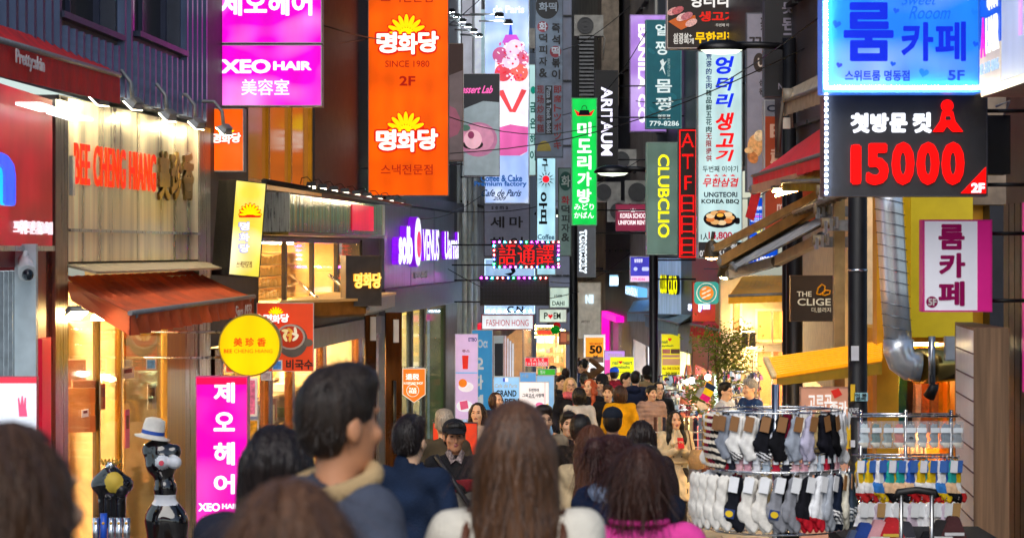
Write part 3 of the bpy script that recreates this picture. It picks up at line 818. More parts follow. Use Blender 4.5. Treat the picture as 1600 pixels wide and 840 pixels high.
for i in range(8):
    u = B1.u(-20) + i * .16; mb.box(u, u + .012, .02, .05, b1(.0), b1(1.84))
mb.obj('panel_joint', GREYM, B1.t)
text(B1.t, f1, 'in', (-85, 205, 8, 318), lit('2a4cff', 1.6), .03, .05, bold=.05, back=lit('29d0ff', 1.0))
text(B1.t, f1, '프리티스킨 명동2호점', (10, 345, 69, 366), lit('ffe6ee', 1.2), .02, .05, bold=.02)
for i in range(2): MB().box(B1.u(-6 + i * 50), B1.u(34 + i * 50), -.32, -.14, b1(3.05), b1(3.07)).obj('strip_lamp', lit('ffffff', 2.5, uneven=0), B1.t)
# security camera
sc_ = thing('security_camera', 'white dome security camera on a white box beside the red wall', 'camera', front(22, 385, 18.2), None)
MB().box(-.0, .16, .02, .1, -.98 + .0, 0.02).obj('cable_box', paint('c9d2d6', .4), sc_)
mb = MB(); mb.tube([(.09, -.02, -.04), (.09, -.06, -.09)], .02, 8); mb.tube([(.08, -.01, -.1), (.14, -.2, -.2)], .05, 12, r2=.07); mb.obj('camera_body', paint('dfe3e4', .35), sc_)
MB().ball((.145, -.21, -.21), .045, 12).obj('lens_dome', mat('202a33', .05, noise=0), sc_)
# Pretty skin awning
a = awning('shop_awning', 'dark red awning with white rim and white lettering over the cosmetics shop', W(-60, 20, 15.6), W(150, 87, 20.6), W(-60, 45, 14.8), W(187, 118, 20.0), .235, mat('d01818', .7, noise=.2, bump=.2), arms=False, wave=.006)
aw_f = side(-60, 14.8, 187, 20.0, 80).off(.02)
text(a, aw_f, 'Pretty:skin', (21, 84, 66, 112), paint('e8dede', .6), .004, .015, bold=.03)
# --- meat snack shop (brushed metal front)
B2 = Bl('snack shop with brushed metal sign wall and yellow lit glass front', side(92, 19.97, 322, 25.2), paint('3a3330', .6))
f2 = B2.f; U = B2.u
brush = mat('f0e2c4', .28, .65, nscale=1.5, stretch=(3, 3, .15), noise=.4, bump=.2, bscale=1.2)
brushd = metal('8d8780', .28, nscale=3, stretch=(9, 9, .25), noise=.3)
gold = metal('8a7440', .3, nscale=3, stretch=(8, 8, .3), noise=.25)
uA, uZ = U(97), U(302)
B2.wall((0, U(322), 1.87 - f2.O.z, 3.28 - f2.O.z), name='wall')
zz = lambda z: z - f2.O.z
for i, (a0, a1) in enumerate(((uA, uA + (uZ - uA) * .48), (uA + (uZ - uA) * .483, uZ))):     # two sheets above, two below the joint
    MB().box(a0 + .004, a1 - .004, -.05, -.002, zz(2.17), zz(3.26)).obj('metal_sheet', brush, B2.t)
    MB().box(a0 + .004, a1 - .004, -.05, -.002, zz(1.9), zz(2.155)).obj('metal_sheet', brush, B2.t)
MB().box(uA, uZ, -.075, -.052, zz(2.15), zz(2.175)).obj('joint_strip', STEEL, B2.t)
MB().box(U(72) , U(92), -.08, 0, G(20) - .1 - f2.O.z, zz(3.22)).obj('corner_post', brushd, B2.t)
MB().box(uZ + .01, U(320), -.06, 0, zz(-1.3), zz(3.26)).obj('edge_post', brushd, B2.t)
MB().slab([(uA - .05, -.3, zz(1.80)), (uZ + .25, -.3, zz(1.80)), (uZ + .25, 0, zz(1.87)), (uA - .05, 0, zz(1.87))], .02).obj('drip_ledge', paint('b9a98a', .5), B2.t)
chr_ = text(B2.t, f2, 'BEE CHENG HIANG', (106, 232, 234, 294), lit('ff2008', 1.1, uneven=.1), .01, .052, bold=.016, sp=1.12, back=lit('ff5a14', .7))
MB().box(U(99), U(103), -.08, -.05, zz(2.45), zz(2.78)).obj('letter_rail', paint('c9c3b8', .5), B2.t)
for i, ch in enumerate('美珍香'): text(B2.t, f2, ch, (237 + i * 19, 236 + i, 254 + i * 19, 313), metal('d9b060', .3), .025, .052, bold=.06, back=metal('6d5a35', .3))
# shop front below
zb = zz(-1.35)
zt_ = zz(1.75)
B2.piece('pillar', gold, (U(252), U(280), zb, zt_), -.06, .0)
B2.piece('pillar', brushd, (U(282), U(304), zb, zt_), -.05, .0)
B2.wall((U(92), U(322), zb - .1, zz(-1.1)), name='plinth', m=paint('2c2622', .4))
B2.room((U(98), U(250), zz(-1.1), zz(1.62)), 2.2, back='f4d498', lamp=lit('ffe6b8', 9, uneven=0), rows=3)
tl = [paint('c8a06c', .35, noise=.08), paint('bd9461', .3, noise=.08)]
f2b = f2.off(-.9)
tp = MB().box(-.115, .115, -.02, 0, -.115, .115).mesh()
wl = MB().box(f2b.uv(96, HY)[0], f2b.uv(152, HY)[0], 0, .05, zz(-.4), zz(1.3)).obj('back_wall', paint('a98a60', .5), B2.t); seat(wl, f2b)
tiles = []
for i in range(6):
    for j in range(8):
        u = f2b.uv(96, HY)[0] + .17 * (i + .5) + (.085 if j % 2 else 0); z = zz(-.3) + .085 * (j * 2) * .98
        if u > f2b.uv(152, HY)[0] - .1: continue
        o = mk('wall_tile', tp, None, wl); o.location = (u, -.004 - rnd.random() * .003, z); o.rotation_euler = (0, R(45), 0); o.scale = (.72, 1, .72)
        if not tp.materials: tp.materials.append(tl[0])
B2.piece('counter', paint('8c4f2a', .35), (U(98), U(152), zz(-1.1), zz(-.33)), .3, .9)
dg = mirrorglass('f2c850', .4)
for a0, a1 in ((152, 184), (186, 250)): B2.piece('door_glass', dg, (U(a0), U(a1), zz(-1.08), zz(1.6)), -.01, .004)
for a0 in (150, 184.5): B2.piece('door_frame', gold, (U(a0), U(a0 + 2), zz(-1.1), zz(1.62)), -.03, .03)
B2.piece('display_glass', mirrorglass('e8d9b8', .25), (U(98), U(149), zz(-1.08), zz(1.6)), -.01, .004)
stock(f2.off(-1.9), 150, 262, -.9, 1.5, 6, 16, ['c8501c', 'e8a030', 'f4e0b0', '8a2a14', 'e8c860', 'd87828', 'f0e8d8'], 'tall shelf of orange and gold packets behind the yellow glass door', seed=3)
# gift boxes in the window
def giftbox(px0, px1, py, d, h, col, label):
    t = thing('gift_box', label, 'box', front((px0 + px1) / 2, py, d, .25), 'gift boxes in the snack shop window'); w = (px1 - px0) / 2 * d / F
    MB().box(-w, w, 0, .18, 0, h).obj('carton', paint(col, .45, noise=.1), t); MB().box(-w - .003, w + .003, -.003, .183, h, h + .012).obj('lid', paint(col, .4), t)
    MB().poly([(-w, h), (0, h * .45), (w, h)], -.005, 0).obj('wrap_fold', paint(col, .5, noise=.2), t); return t
giftbox(101, 149, 675, 20.9, .13, 'a8581c', 'lowest golden wrapped gift box of the stack behind the glass')
giftbox(102, 148, 652, 20.9, .12, 'c47022', 'middle orange wrapped gift box of the stack behind the glass')
giftbox(105, 149, 630, 20.9, .12, 'b5641e', 'upper gift box with folded wrap under the small brown carton')
giftbox(114, 149, 613, 21.0, .09, '8e3c18', 'small brown carton on top of the stack behind the glass')
giftbox(98, 134, 628, 21.4, .36, '7a2a12', 'tall dark red carton standing behind the gift box stack')
for (x0, y0, x1, y1, d_, c_, nm) in ((157, 600, 166, 640, 21.2, 'c83020', 'narrow red and white sticker on the yellow door glass'), (190, 575, 214, 592, 21.9, 'f0e8d0', 'cream paper notice on the door glass'), (196, 640, 204, 700, 22.0, 'e05a90', 'long pink strip notice on the door glass'), (231, 600, 247, 640, 22.9, 'e8e8e8', 'white price sheet on the door glass by the pillar'), (128, 640, 140, 652, 20.6, 'f0f0f0', 'small white card under the gift boxes')):
    ff = front(x0, y1, d_, 1.35); tt = thing('paper_notice', nm, 'notice', ff); k_ = d_ / F * 2.2; MB().box(0, (x1 - x0) * k_, 0, .006, 0, (y1 - y0) * d_ / F).obj('sheet', paint(c_, .5, noise=.1), tt); MB().box((x1 - x0) * k_ * .2, (x1 - x0) * k_ * .8, -.003, 0, (y1 - y0) * d_ / F * .5, (y1 - y0) * d_ / F * .85).obj('print', paint('8a2a2a', .5, noise=.4, nscale=30), tt)
# orange red awning
aw = awning('shop_awning', 'faded orange red fabric awning with drooping valance over the snack shop door', W(102, 431, 20.2), W(307, 423, 24.8), W(203, 489, 19.6), W(397, 463, 24.6), .18, mat('cc5220', .75, noise=.25, nscale=3, stretch=(1, 1, 1), bump=.3), wave=.06, sag=.05, n=16)
afr = side(203, 19.6, 397, 24.6, 480).off(.03)
text(aw, afr, 'Since 1933', (366, 476, 391, 496), paint('d9c6b8', .6), .004, .01, bold=.0, shear=.3)
MB().slab([Vector(p) - Vector(W(203, 489, 19.6)) for p in (W(100, 436, 20.1), W(203, 489, 19.6), W(203, 524, 19.6), W(112, 470, 20.1))], .01).obj('side_flap', paint('8a2a12', .7), aw)
floodlight(W(118, 492, 19.6), (.5, -.4, -1), 'grey floodlight with lit glass under the left end of the orange awning', lm=LAMPY, sc=.6)
floodlight(W(165, 492, 20.4), (.3, -.6, -1), 'larger floodlight with glowing glass under the orange awning', m=paint('6b5a2a', .5), lm=LAMPY, sc=.75)
# round projecting sign
rf = front(390, 539, 22.6); rs = thing('round_sign', 'round yellow lit sign with red writing hung beside the orange awning', 'sign', rf, GRP)
k = 22.6 / F
MB().poly([(49 * k * math.cos(a * math.pi / 24), 49 * k * math.sin(a * math.pi / 24)) for a in range(48)], .0, .16).obj('housing', metal('a08d4a', .3), rs)
MB().poly([(46.5 * k * math.cos(a * math.pi / 24), 46.5 * k * math.sin(a * math.pi / 24)) for a in range(48)], -.01, .0).obj('face', lit('ffd000', .95, uneven=.08), rs)
for i, ch in enumerate('美珍香'): text(rs, rf, ch, (365 + i * 18.5, 527, 379 + i * 18.5, 541), ink('e0480a'), lift=.011, bold=.03)
text(rs, rf, 'BEE', (350, 545, 363, 551), ink('d8480a'), lift=.011, bold=.02); text(rs, rf, 'CHENG HIANG', (366, 545, 426, 551), ink('c85a10'), lift=.011)
for z in (.12, -.12): MB().tube([(-1.0, .08, z), (-.27, .08, z)], .012, 6).obj('bracket', STEEL, rs)
# upper corrugated wall and windows (same building line, above both shops)
B3 = Bl('corrugated grey metal upper storeys with dark windows over the left shops', side(-144, 15, 322, 25.2), mat('3a4152', .5, noise=.15))
zz3 = lambda z: z - B3.f.O.z
hol = [(B3.u(88), B3.u(180), zz3(3.85), zz3(5.6)), (B3.u(208), B3.u(281), zz3(3.95), zz3(5.6))]
B3.wall((B3.u(-144), B3.u(321), zz3(3.3), zz3(12)), hol, th=.3)
rib = MB().hexa([(-.06, 0, 0), (-.035, -.06, 0), (.035, -.06, 0), (.06, 0, 0)][::-1], [(-.06, 0, 1), (-.035, -.06, 1), (.035, -.06, 1), (.06, 0, 1)][::-1]).mesh(); rib.materials.append(metal('56607a', .38, noise=.2))
uu = B3.u(-140)
while uu < B3.u(318):
    segs = [(zz3(3.32), zz3(7.5))]
    for h in hol:
        if h[0] - .08 < uu < h[1] + .08: segs = [(zz3(3.32), h[2] - .1), (h[3] + .1, zz3(7.5))]
    for a0, a1 in segs:
        o = mk('rib', rib, None, B3.t); o.location = (uu, 0, a0); o.scale = (1, 1, a1 - a0)
    uu += .26
for h in hol: B3.window(h, mat('2d3550', .4), mat('0a0b12', .15, noise=0), nx=2, rec=.2, fw=.06)
# magenta-lit gooseneck lamps above the metal wall
gl = None
for i, (px, py, d) in enumerate(((208, 165, 20.9), (262, 183, 22.3), (307, 196, 23.6), (350, 205, 24.6), (155, 158, 20.2))):
    p = W(px, py, d)
    floodlight(p, (-.75, .3, -.9), ['grey gooseneck lamp second from the left over the metal sign wall', 'grey gooseneck lamp over the metal animal letters', 'grey gooseneck lamp at the right corner of the metal sign wall', 'grey gooseneck lamp in front of the orange sign edge', 'grey gooseneck lamp half hidden by the dark red awning end'][i], lm=lit('fff0c0', 6, uneven=0), sc=.6,
               stem=[p, p + Vector((-.02, 0, .2)), p + Vector((-.1, .02, .3)), p + Vector((-.45, .1, .32)), p + Vector((-.75, .12, .3))], group='gooseneck lamps over the metal sign wall')
# --- hair salon signs
def sunflower(par, fr, cx, cy, r, full=True):
    art(par, fr, 'petal_outline', ell(cx, cy + r * .1, r * 1.0, r * .98, 22, 170, 370), ink('d81a08'), .004)
    for i in range(9):
        a = 180 + 22.5 * i; rr = r * .66
        x, y = cx + rr * math.cos(R(a)), cy + rr * math.sin(R(a))
        art(par, fr, 'petal', ell(x, y, r * .44, r * .155, 12, rot=a), ink('d81a08'), .008)
        art(par, fr, 'petal', ell(x, y, r * .37, r * .115, 12, rot=a), ink('ffd200', 1.15), .0115)
    art(par, fr, 'flower_centre', ell(cx, cy + r * .02, r * .36, r * .33, 12, 180, 360), ink('ffe000', 1.15), .016)
def snacklogo(par, fr, cx, cy, w, wm=None):      # cx, cy: middle of the writing
    h = w * .34; sunflower(par, fr, cx - w * .02, cy - h * .42, w * .31)
    for i, ch in enumerate('명화당'):
        x0 = cx - w / 2 + i * w * .335; dy = (0, h * .06, -h * .04)[i]; rct = (x0, cy - h * .5 + dy, x0 + w * .33, cy + h * .5 + dy)
        text(par, fr, ch, rct, ink('d01808'), lift=.02, bold=.13, pad=w * .03 * fr.O.y / F)
        text(par, fr, ch, rct, ink('fff4e8', 1.2), lift=.028, bold=.06)
mg = lit('ff00e0', .95, hot=.4, uneven=.15); al = mat('a8a4a8', .4, .6)
B_wall = -3.25
fs = front(417, 118, 26.0)
t = signbox(fs, (330, -64, 503, 68), .28, mg, al, 'hanging_sign', 'upper magenta lit hair salon sign with white Korean letters', GRP, arm=-3.4)
text(t, fs, '제오헤어', (344, -14, 488, 25), ink('fff0ff', 1.2), lift=.003, bold=.05)
t = signbox(fs, (330, 70, 503, 166), .28, mg, al, 'hanging_sign', 'magenta lit hair salon sign reading XEO HAIR', GRP, arm=-3.4)
text(t, fs, 'XEO', (345, 93, 423, 115), ink('fff0ff', 1.2), lift=.003, bold=.07); text(t, fs, 'HAIR', (427, 96, 487, 110), ink('fff0ff', 1.2), lift=.003, bold=.08); text(t, fs, '美容室', (377, 124, 452, 149), ink('fff0ff', 1.2), lift=.003, bold=.015)
fs = front(350, 215, 25.6)
org = lit('ff5c00', 1.0, uneven=.3)
t = signbox(fs, (326, 169, 381, 268), .25, org, GREYM, 'hanging_sign', 'orange snack shop sign half hidden behind the magenta salon sign', GRP, arm=-3.3)
snacklogo(t, fs, 354, 216, 46)
fs = front(638, 138, 35.5)
t = signbox(fs, (575, -60, 701, 306), .35, org, mat('6b5a52', .5, .4), 'hanging_sign', 'tall orange lit sign with two sunflower logos', GRP, rim=1.2, arm=-2.3)
snacklogo(t, fs, 637, 67, 97); snacklogo(t, fs, 636, 219, 97)
for s_, r_ in (('SINCE 1980', (602, 95, 671, 105)), ('2F', (624, 119, 649, 134)), ('스낵전문점', (595, 257, 676, 273)), ('스낵전문점', (595, -11, 676, 4))):
    text(t, fs, s_, r_, ink('a01408'), lift=.003, bold=.025 if s_ == '2F' else .005)
# pink vertical sign at street level
fs = front(346, 714, 21.4)
t = signbox(fs, (306, 588, 387, 900), .2, lit('ff04c4', .85, hot=.1, uneven=.1), paint('c33a8c', .4), 'standing_sign', 'tall pink lit hair salon sign standing behind the crowd', GRP)
for i, ch in enumerate('제오헤어'): text(t, fs, ch, (334, (597, 643, 690, 740)[i], 367, (629, 673, 726, 771)[i]), ink('fff4ff', 1.25), lift=.003, bold=.045)
text(t, fs, 'XEO', (310, 785, 344, 798), ink('fff4ff', 1.2), lift=.003, bold=.07); text(t, fs, 'HAIR', (347, 786, 374, 794), ink('fff4ff', 1.2), lift=.003, bold=.07); text(t, fs, '美容室 커트 염색', (316, 806, 372, 812), ink('ffc8f0'), lift=.003)
art(t, fs, 'red_top', rc(307, 589, 386, 600), ink('ff0a50'), .003)
MB().box(-.5, .5, .0, .3, G(21.4) - fs.O.z, fs.uv(346, 900)[1]).obj('stand', DARKM, t)
# --- snack restaurant with the canopy
B4 = Bl('snack restaurant with mirrored band, tall windows and bronze canopy', side(322, 25.2, 592, 37.5), paint('2a2024', .6, noise=.2))
f4 = B4.f; U = B4.u; q4 = lambda z: z - f4.O.z
win = (U(404), U(566), q4(Z(478, 30)), q4(Z(372, 30)))
B4.wall((0, U(592), q4(-2.0), q4(12)), [win, (U(330), U(580), q4(-1.9), q4(.98)), (U(388), U(492), q4(2.75), q4(4.2))], th=.3)
B4.room(win, 1.6, back='e0b368', lamp=lit('ffe6b0', 10, uneven=0), rows=4)
gl = mirrorglass('d8d0c0', .26)
B4.window(win, mat('2a211c', .4), gl, nx=4, rec=.1, fw=.05, sill=False, bars=.09)
B4.window((U(388), U(492), q4(2.75), q4(4.2)), mat('e0a018', .4, .3), mat('2a1c14', .1, noise=0, emit=.5, ecol='b06a28'), nx=3, rec=.1, fw=.07, bars=.1)
mir = metal('d8b47a', .16, nscale=1.2, stretch=(5, 5, .2), noise=.6, bump=.5, bscale=2)
B4.piece('mirror_band', mir, (U(404), U(562), q4(Z(362, 29)), q4(Z(306, 29))), -.35, -.0)
B4.piece('band_poster', lit('e0103c', .8, uneven=.3), (U(509), U(545), q4(Z(360, 33.2)), q4(Z(320, 33.2))), -.36, -.352)
for a0 in (403, 562): B4.piece('band_edge', STEEL, (U(a0), U(a0) + .04, q4(Z(366, 29)), q4(Z(304, 29))), -.37, -.0)
B4.piece('band_rail', gold, (U(400), U(566), q4(Z(368, 29)), q4(Z(363, 29))), -.38, 0)
# shelves with glass jars behind the window
f4b = f4.off(-1.0)
sh = thing('display_shelf', 'lit wall shelf of glass jars behind the upper restaurant windows', 'shelf', f4b)
u0, u1 = f4b.uv(405, HY)[0], f4b.uv(560, HY)[0]
z0 = f4b.uv(480, 478)[1]
for r in range(6): MB().box(u0, u1, 0, .22, z0 + .16 * r, z0 + .16 * r + .015).obj('board', gold, sh)
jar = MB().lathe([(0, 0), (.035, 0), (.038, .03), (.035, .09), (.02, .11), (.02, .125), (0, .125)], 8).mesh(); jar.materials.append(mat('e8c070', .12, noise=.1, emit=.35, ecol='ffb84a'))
for r in range(5):
    n = 30
    for i in range(n):
        o = mk('jar', jar, None, sh); o.location = (u0 + (u1 - u0) * (i + .5) / n, .1, z0 + .16 * r + .016); o.scale = (1, 1, rnd.uniform(.8, 1.05))
# canopy
def cbox(lbl, pts, h, m, name, par):
    q = [Vector(p) for p in pts]; MB().hexa(q, [p + Vector((0, 0, h)) for p in q]).obj(name, m, par)
cn = thing('entrance_canopy', 'flat bronze metal canopy over the restaurant door', 'canopy', None, None, tuple(W(500, 480, 29)))
o_ = W(500, 480, 29); L_ = lambda px, py, d: W(px, py, d) - o_
zc = L_(500, 484, 29).z
c1, c2, c3, c4 = L_(440, 484, 28.0), L_(572, 484, 29.6), L_(617, 478, 33.5), L_(520, 478, 33.8)
for p in (c1, c2, c3, c4): p.z = zc - .06
cbox('', [c1, c2, c3, c4], .16, metal('8a6a3c', .3, noise=.2), 'slab', cn)
for p in (c1, c2, c3, c4): p.z = zc - .09
ce = (c1 + c2 + c3 + c4) / 4
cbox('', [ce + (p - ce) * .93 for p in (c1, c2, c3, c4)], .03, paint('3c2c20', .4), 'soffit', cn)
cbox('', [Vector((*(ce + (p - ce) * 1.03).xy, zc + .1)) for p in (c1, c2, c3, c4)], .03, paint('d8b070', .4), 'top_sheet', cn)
for px in (455, 515): MB().tube([L_(px, 430, 31.5), L_(px + 60, 482, 29.5)], .022, 8).obj('tie_rod', CHROME, cn)
fs = front(568, 438, 29.4, .35)
t = signbox(fs, (540, 399, 596, 478), .22, paint('3b342f', .4, noise=.2), paint('544a40', .4), 'projecting_sign', 'dark box sign with glowing gold letters above the canopy', GRP)
text(t, fs, '명화당', (552, 426, 594, 450), lit('ffc860', 1.6), .05, .01, bold=.05, back=lit('ffb030', 1.4))
# yellow angled box sign on the corner
fs = front(388, 355, 24.6, .62)
t = signbox(fs, (362, 283, 411, 432), .35, lit('ffe650', .95, hot=.8, uneven=.2), mat('2a2622', .5, noise=.5, nscale=30), 'box_sign', 'tilted yellow and white lit box sign with a red flower and white letters', GRP)
t.rotation_euler.y += 0; t.rotation_euler = (0, R(5), .62)
sunflower(t, fs, 390, 335, 17)
for i, ch in enumerate('명화당'): text(t, fs, ch, (371, 346 + i * 17, 388, 361 + i * 17), ink('8a8ae8', .9), lift=.02, bold=.1); text(t, fs, ch, (372, 347 + i * 17, 387, 360 + i * 17), ink('f0f0ff', 1.1), lift=.03, bold=.05)
text(t, fs, '스낵전문점', (369, 408, 393, 418), ink('8a4a10', .5), lift=.004)
# row of small black spotlights over the mirror band
for i in range(9):
    p = W(487 + i * 17.5, 291 + i * 3.2, 28.6 + i * .75)
    t = thing('spotlight', 'small black spotlight, %s from the left over the mirrored band' % ['first', 'second', 'third', 'fourth', 'fifth', 'sixth', 'seventh', 'eighth', 'ninth'][i], 'light', None, 'black spotlights over the mirrored band', tuple(p))
    MB().hexa([(-.06, -.08, 0), (.06, -.08, 0), (.07, .05, -.03), (-.07, .05, -.03)], [(-.05, -.07, .05), (.05, -.07, .05), (.06, .05, .03), (-.06, .05, .03)]).obj('housing', DARKM, t)
    MB().box(-.045, .045, -.06, .03, -.022, -.012).obj('lamp_glass', lit('fff0d0', 4, uneven=0), t)
    MB().tube([(0, 0, .05), (-.05, 0, .11), (-.12, .03, .1), (-.14, .08, .03)], .006, 5).obj('cable', BLACK, t)
ra = thing('lamp_rail', 'long dark rail carrying the spotlights in front of the mirrored band', 'rail'); MB().tube([W(412, 283, 26.2), W(640, 322, 35)], .03, 8).obj('bar', DARKM, ra)
# lower front: glass, bronze door posts, warm interior
low = (U(332), U(588), q4(-1.75), q4(.9))
B4.room(low, 2.2, back='f0cc88', lamp=lit('ffe2ae', 11, uneven=0), rows=6)
bz = metal('6a4426', .25, nscale=2, stretch=(5, 5, .4), noise=.3)
for a0, a1 in ((330, 344), (414, 421), (452, 456), (500, 506), (556, 562), (578, 588)):
    B4.piece('door_post', bz, (U(a0), U(a1), q4(-1.85), q4(.95)), -.04, .06)
for a0, a1 in ((345, 413), (422, 499), (507, 555), (563, 577)): B4.piece('shop_glass', gl, (U(a0), U(a1), q4(-1.8), q4(.92)), 0, .01)
B4.piece('lintel', mat('4a2c1e', .35), (U(420), U(588), q4(.72), q4(.98)), -.08, .02)
# bronze door leaves standing open towards the street
for px0, px1, d, lb in ((571, 588, 30.4, 'narrow bronze door leaf nearer the canopy end'), (603, 628, 31.8, 'wide bronze door leaf with a long pull handle')):
    fs = front((px0 + px1) / 2, 600, d, .25); t = thing('bronze_door', lb, 'door', fs, 'bronze door leaves')
    u0, v1 = fs.uv(px0, 492 if d < 31 else 488); u1, _ = fs.uv(px1, 600); v0 = G(d) - fs.O.z
    MB().box(u0, u1, 0, .07, v0, v1).obj('leaf', bz, t); MB().tube([((u0 + u1) / 2, -.06, -.9), ((u0 + u1) / 2, -.06, .05)], .02, 8).obj('pull_handle', DARKM, t); MB().box((u0 + u1) / 2 - .01, (u0 + u1) / 2 + .06, -.03, 0, .55, .85).obj('name_plate', paint('cfc9c0', .4), t)
# goods on the counters inside the restaurant: boxes, bottles and plants seen through the glass
f4c = f4.off(-1.1); gs = thing('counter_display', 'counter with cartons and food models behind the restaurant glass', 'counter', f4c)
MB().box(f4c.uv(350, HY)[0], f4c.uv(585, HY)[0], 0, .5, q4(-1.75), q4(-.95)).obj('counter', paint('b0703a', .4), gs)
for i in range(46):
    u = f4c.uv(352 + i * 5.0, HY)[0]; h = rnd.uniform(.1, .34); zb_ = q4(-.945) + (i % 3) * .42
    MB().box(u, u + rnd.uniform(.08, .2), .05 + .1 * (i % 2), .3, zb_, zb_ + h).obj('carton', paint(rnd.choice(['e8d8b8', 'd96a1c', 'e0b060', '9a2a18', 'f0e6d8', '5a7a30', 'e09030']), .5, noise=.1), gs)
for i in range(3): MB().box(f4c.uv(350, HY)[0], f4c.uv(585, HY)[0], .04, .4, q4(-.95 + .42 * i) - .03, q4(-.95 + .42 * i) - .004).obj('board', gold, gs)
stock(f4.off(-1.5), 345, 470, -1.3, .7, 6, 26, ['e8d8b8', 'd96a1c', 'e0b060', '9a2a18', 'f0e6d8', '5a7a30', 'e09030', 'f4c040'], 'far wall shelf of cartons and jars in the restaurant', seed=5)
stock(f4.off(-1.45), 480, 580, -1.5, .6, 5, 22, ['f4e8d0', 'e8dcc8', 'd98a3c', 'e0b060', 'b83a28', 'f0e6d8', 'c8e0d0'], 'cream wall shelf behind the bronze door leaves', seed=6)
# red-orange noodle poster board
fs = front(446, 530, 25.6)
t = signbox(fs, (401, 473, 490, 580), .06, mat('e84410', .4, emit=.32, noise=.05), paint('d8d0c8', .4), 'poster_board', 'red orange menu board with a bowl of noodles', GRP, rim=.8)
snacklogo(t, fs, 432, 497, 40)
art(t, fs, 'pot', ell(457, 532, 24, 26, 20), paint('6a5f55', .4), .01); art(t, fs, 'pot_handle', ell(482, 535, 7, 6, 12), paint('7a6a5c', .4), .012)
art(t, fs, 'pot_rim', ell(454, 526, 23, 20, 20), paint('c8b8a8', .4), .016); art(t, fs, 'broth', ell(454, 526, 20, 17, 20), mat('c83408', .3, emit=.2, noise=.1), .02)
for i in range(9): art(t, fs, 'noodles', ell(446 + (i % 3) * 8, 516 + (i // 3) * 6, 6, 2.5, 10, rot=i * 40), paint(['ffe6a0', 'f0b040', 'fff0d0'][i % 3], .4, emit=.25), .024 + i * .003)
text(t, fs, '비국수', (447, 561, 489, 577), paint('3a1408', .5), lift=.004, bold=.04)
# small posters on the corner post
for (r_, c_, nm, d_) in (((352, 560, 366, 582), 'd84a30', 'round food photo poster stuck by the yellow sign', 23.4), ((425, 562, 441, 578), '4a86d0', 'small blue payment sticker on white card', 24.9), ((408, 580, 424, 594), 'c8a8a0', 'pale payment sticker below the blue one', 24.8), ((228, 560, 244, 577), '5a96c8', 'small blue card sticker on the yellow door glass', 22.0), ((372, 590, 402, 650), 'd86a90', 'pink paper poster behind the pink salon sign', 22.5), ((388, 655, 404, 760), 'e0a020', 'yellow orange paper banner by the window', 22.6)):
    ff = front(r_[0], r_[3], d_); tt = thing('paper_notice', nm, 'notice', ff); a0, b1 = ff.uv(r_[0], r_[1]); a1, b0 = ff.uv(r_[2], r_[3])
    MB().box(a0, a1, 0, .012, b0, b1).obj('sheet', paint('f0ece4', .5), tt); w_ = (a1 - a0) * .12; MB().box(a0 + w_, a1 - w_, -.003, 0, b0 + w_, b1 - w_).obj('picture', paint(c_, .45, noise=.35, nscale=25, emit=.15), tt)
# tax refund pennant
fs = front(647, 602, 31.0); t = thing('pennant_sign', 'orange pennant with tax refund writing hanging by the bronze door', 'sign', fs, GRP)
art(t, fs, 'border', [(629, 575), (665, 575), (665, 616), (647, 629), (629, 616)], paint('f4e8d8', .5, emit=.3), 0, .02); art(t, fs, 'face', [(630, 576), (664, 576), (664, 615), (647, 627.5), (630, 615)], paint('ee7410', .45, emit=.55), .021)
text(t, fs, '退税', (634, 583, 655, 593), paint('ffffff', .5, emit=.6), lift=.026, bold=.03); text(t, fs, 'N REFUND SHOP', (631, 596, 661, 600), paint('ffffff', .5, emit=.5), lift=.026, bold=.02)
text(t, fs, 'TAX\nFREE', (639, 605, 651, 614), paint('ffffff', .5, emit=.6), lift=.026, bold=.03, lead=.8)
mb = MB(); a_ = [fs.uv(*p) for p in ell(645, 609.5, 9.5, 9.5, 24)]; mb.tube([(p[0], -.026, p[1]) for p in a_ + a_[:1]], .003, 5); mb.obj('ring', paint('ffffff', .5, emit=.5), t)
MB().tube([(fs.uv(629, 574)[0], .01, fs.uv(629, 574)[1]), (fs.uv(667, 574)[0], .01, fs.uv(667, 574)[1])], .01, 6).obj('rod', STEEL, t)

# --- cosmetics store with purple letters
B5 = Bl('grey panelled store front with purple lit round logo', side(592, 37.5, 714, 47.6), mat('3a3840', .4, .4, noise=.2))
f5 = B5.f; U = B5.u; q5 = lambda z: z - f5.O.z
zt5, zb5 = q5(Z(312, 37.8)), q5(Z(482, 37.8))
op = (U(604), U(696), q5(-2.1), zb5 - .12)
B5.wall((0, U(714), q5(-2.4), q5(13)), [op], th=.3)
pan = mat('8a8694', .32, .7, nscale=2, stretch=(4, 4, .3), noise=.25, bump=.1)
for i in range(3):
    a0 = U(594) + (U(705) - U(594)) * i / 3; a1 = U(594) + (U(705) - U(594)) * (i + 1) / 3
    MB().box(a0 + .03, a1 - .03, -.06, 0, zb5 + .32, zt5 - .08).obj('wall_panel', pan, B5.t)
MB().box(0, U(714), -.1, 0, zb5 - .1, zb5 + .3).obj('fascia', mat('5a5660', .35, .5, noise=.2), B5.t); MB().box(0, U(714), -.14, 0, zt5 - .05, zt5 + .12).obj('top_rail', mat('4a4856', .4, .4), B5.t)
pur = lit('8a18f0', .9)
text(B5.t, f5, 'solb', (606, 353, 628, 413), lit('f0f4ff', 1.7), .12, .06, bold=.07, back=pur, name='letters')
text(B5.t, f5, 'VENUS', (650, 358, 676, 407), lit('f0f4ff', 1.7), .06, .06, bold=.03, back=pur, name='letters'); text(B5.t, f5, 'Uarnal', (685, 362, 707, 405), lit('f0f4ff', 1.7), .06, .06, bold=.03, back=pur, name='letters')
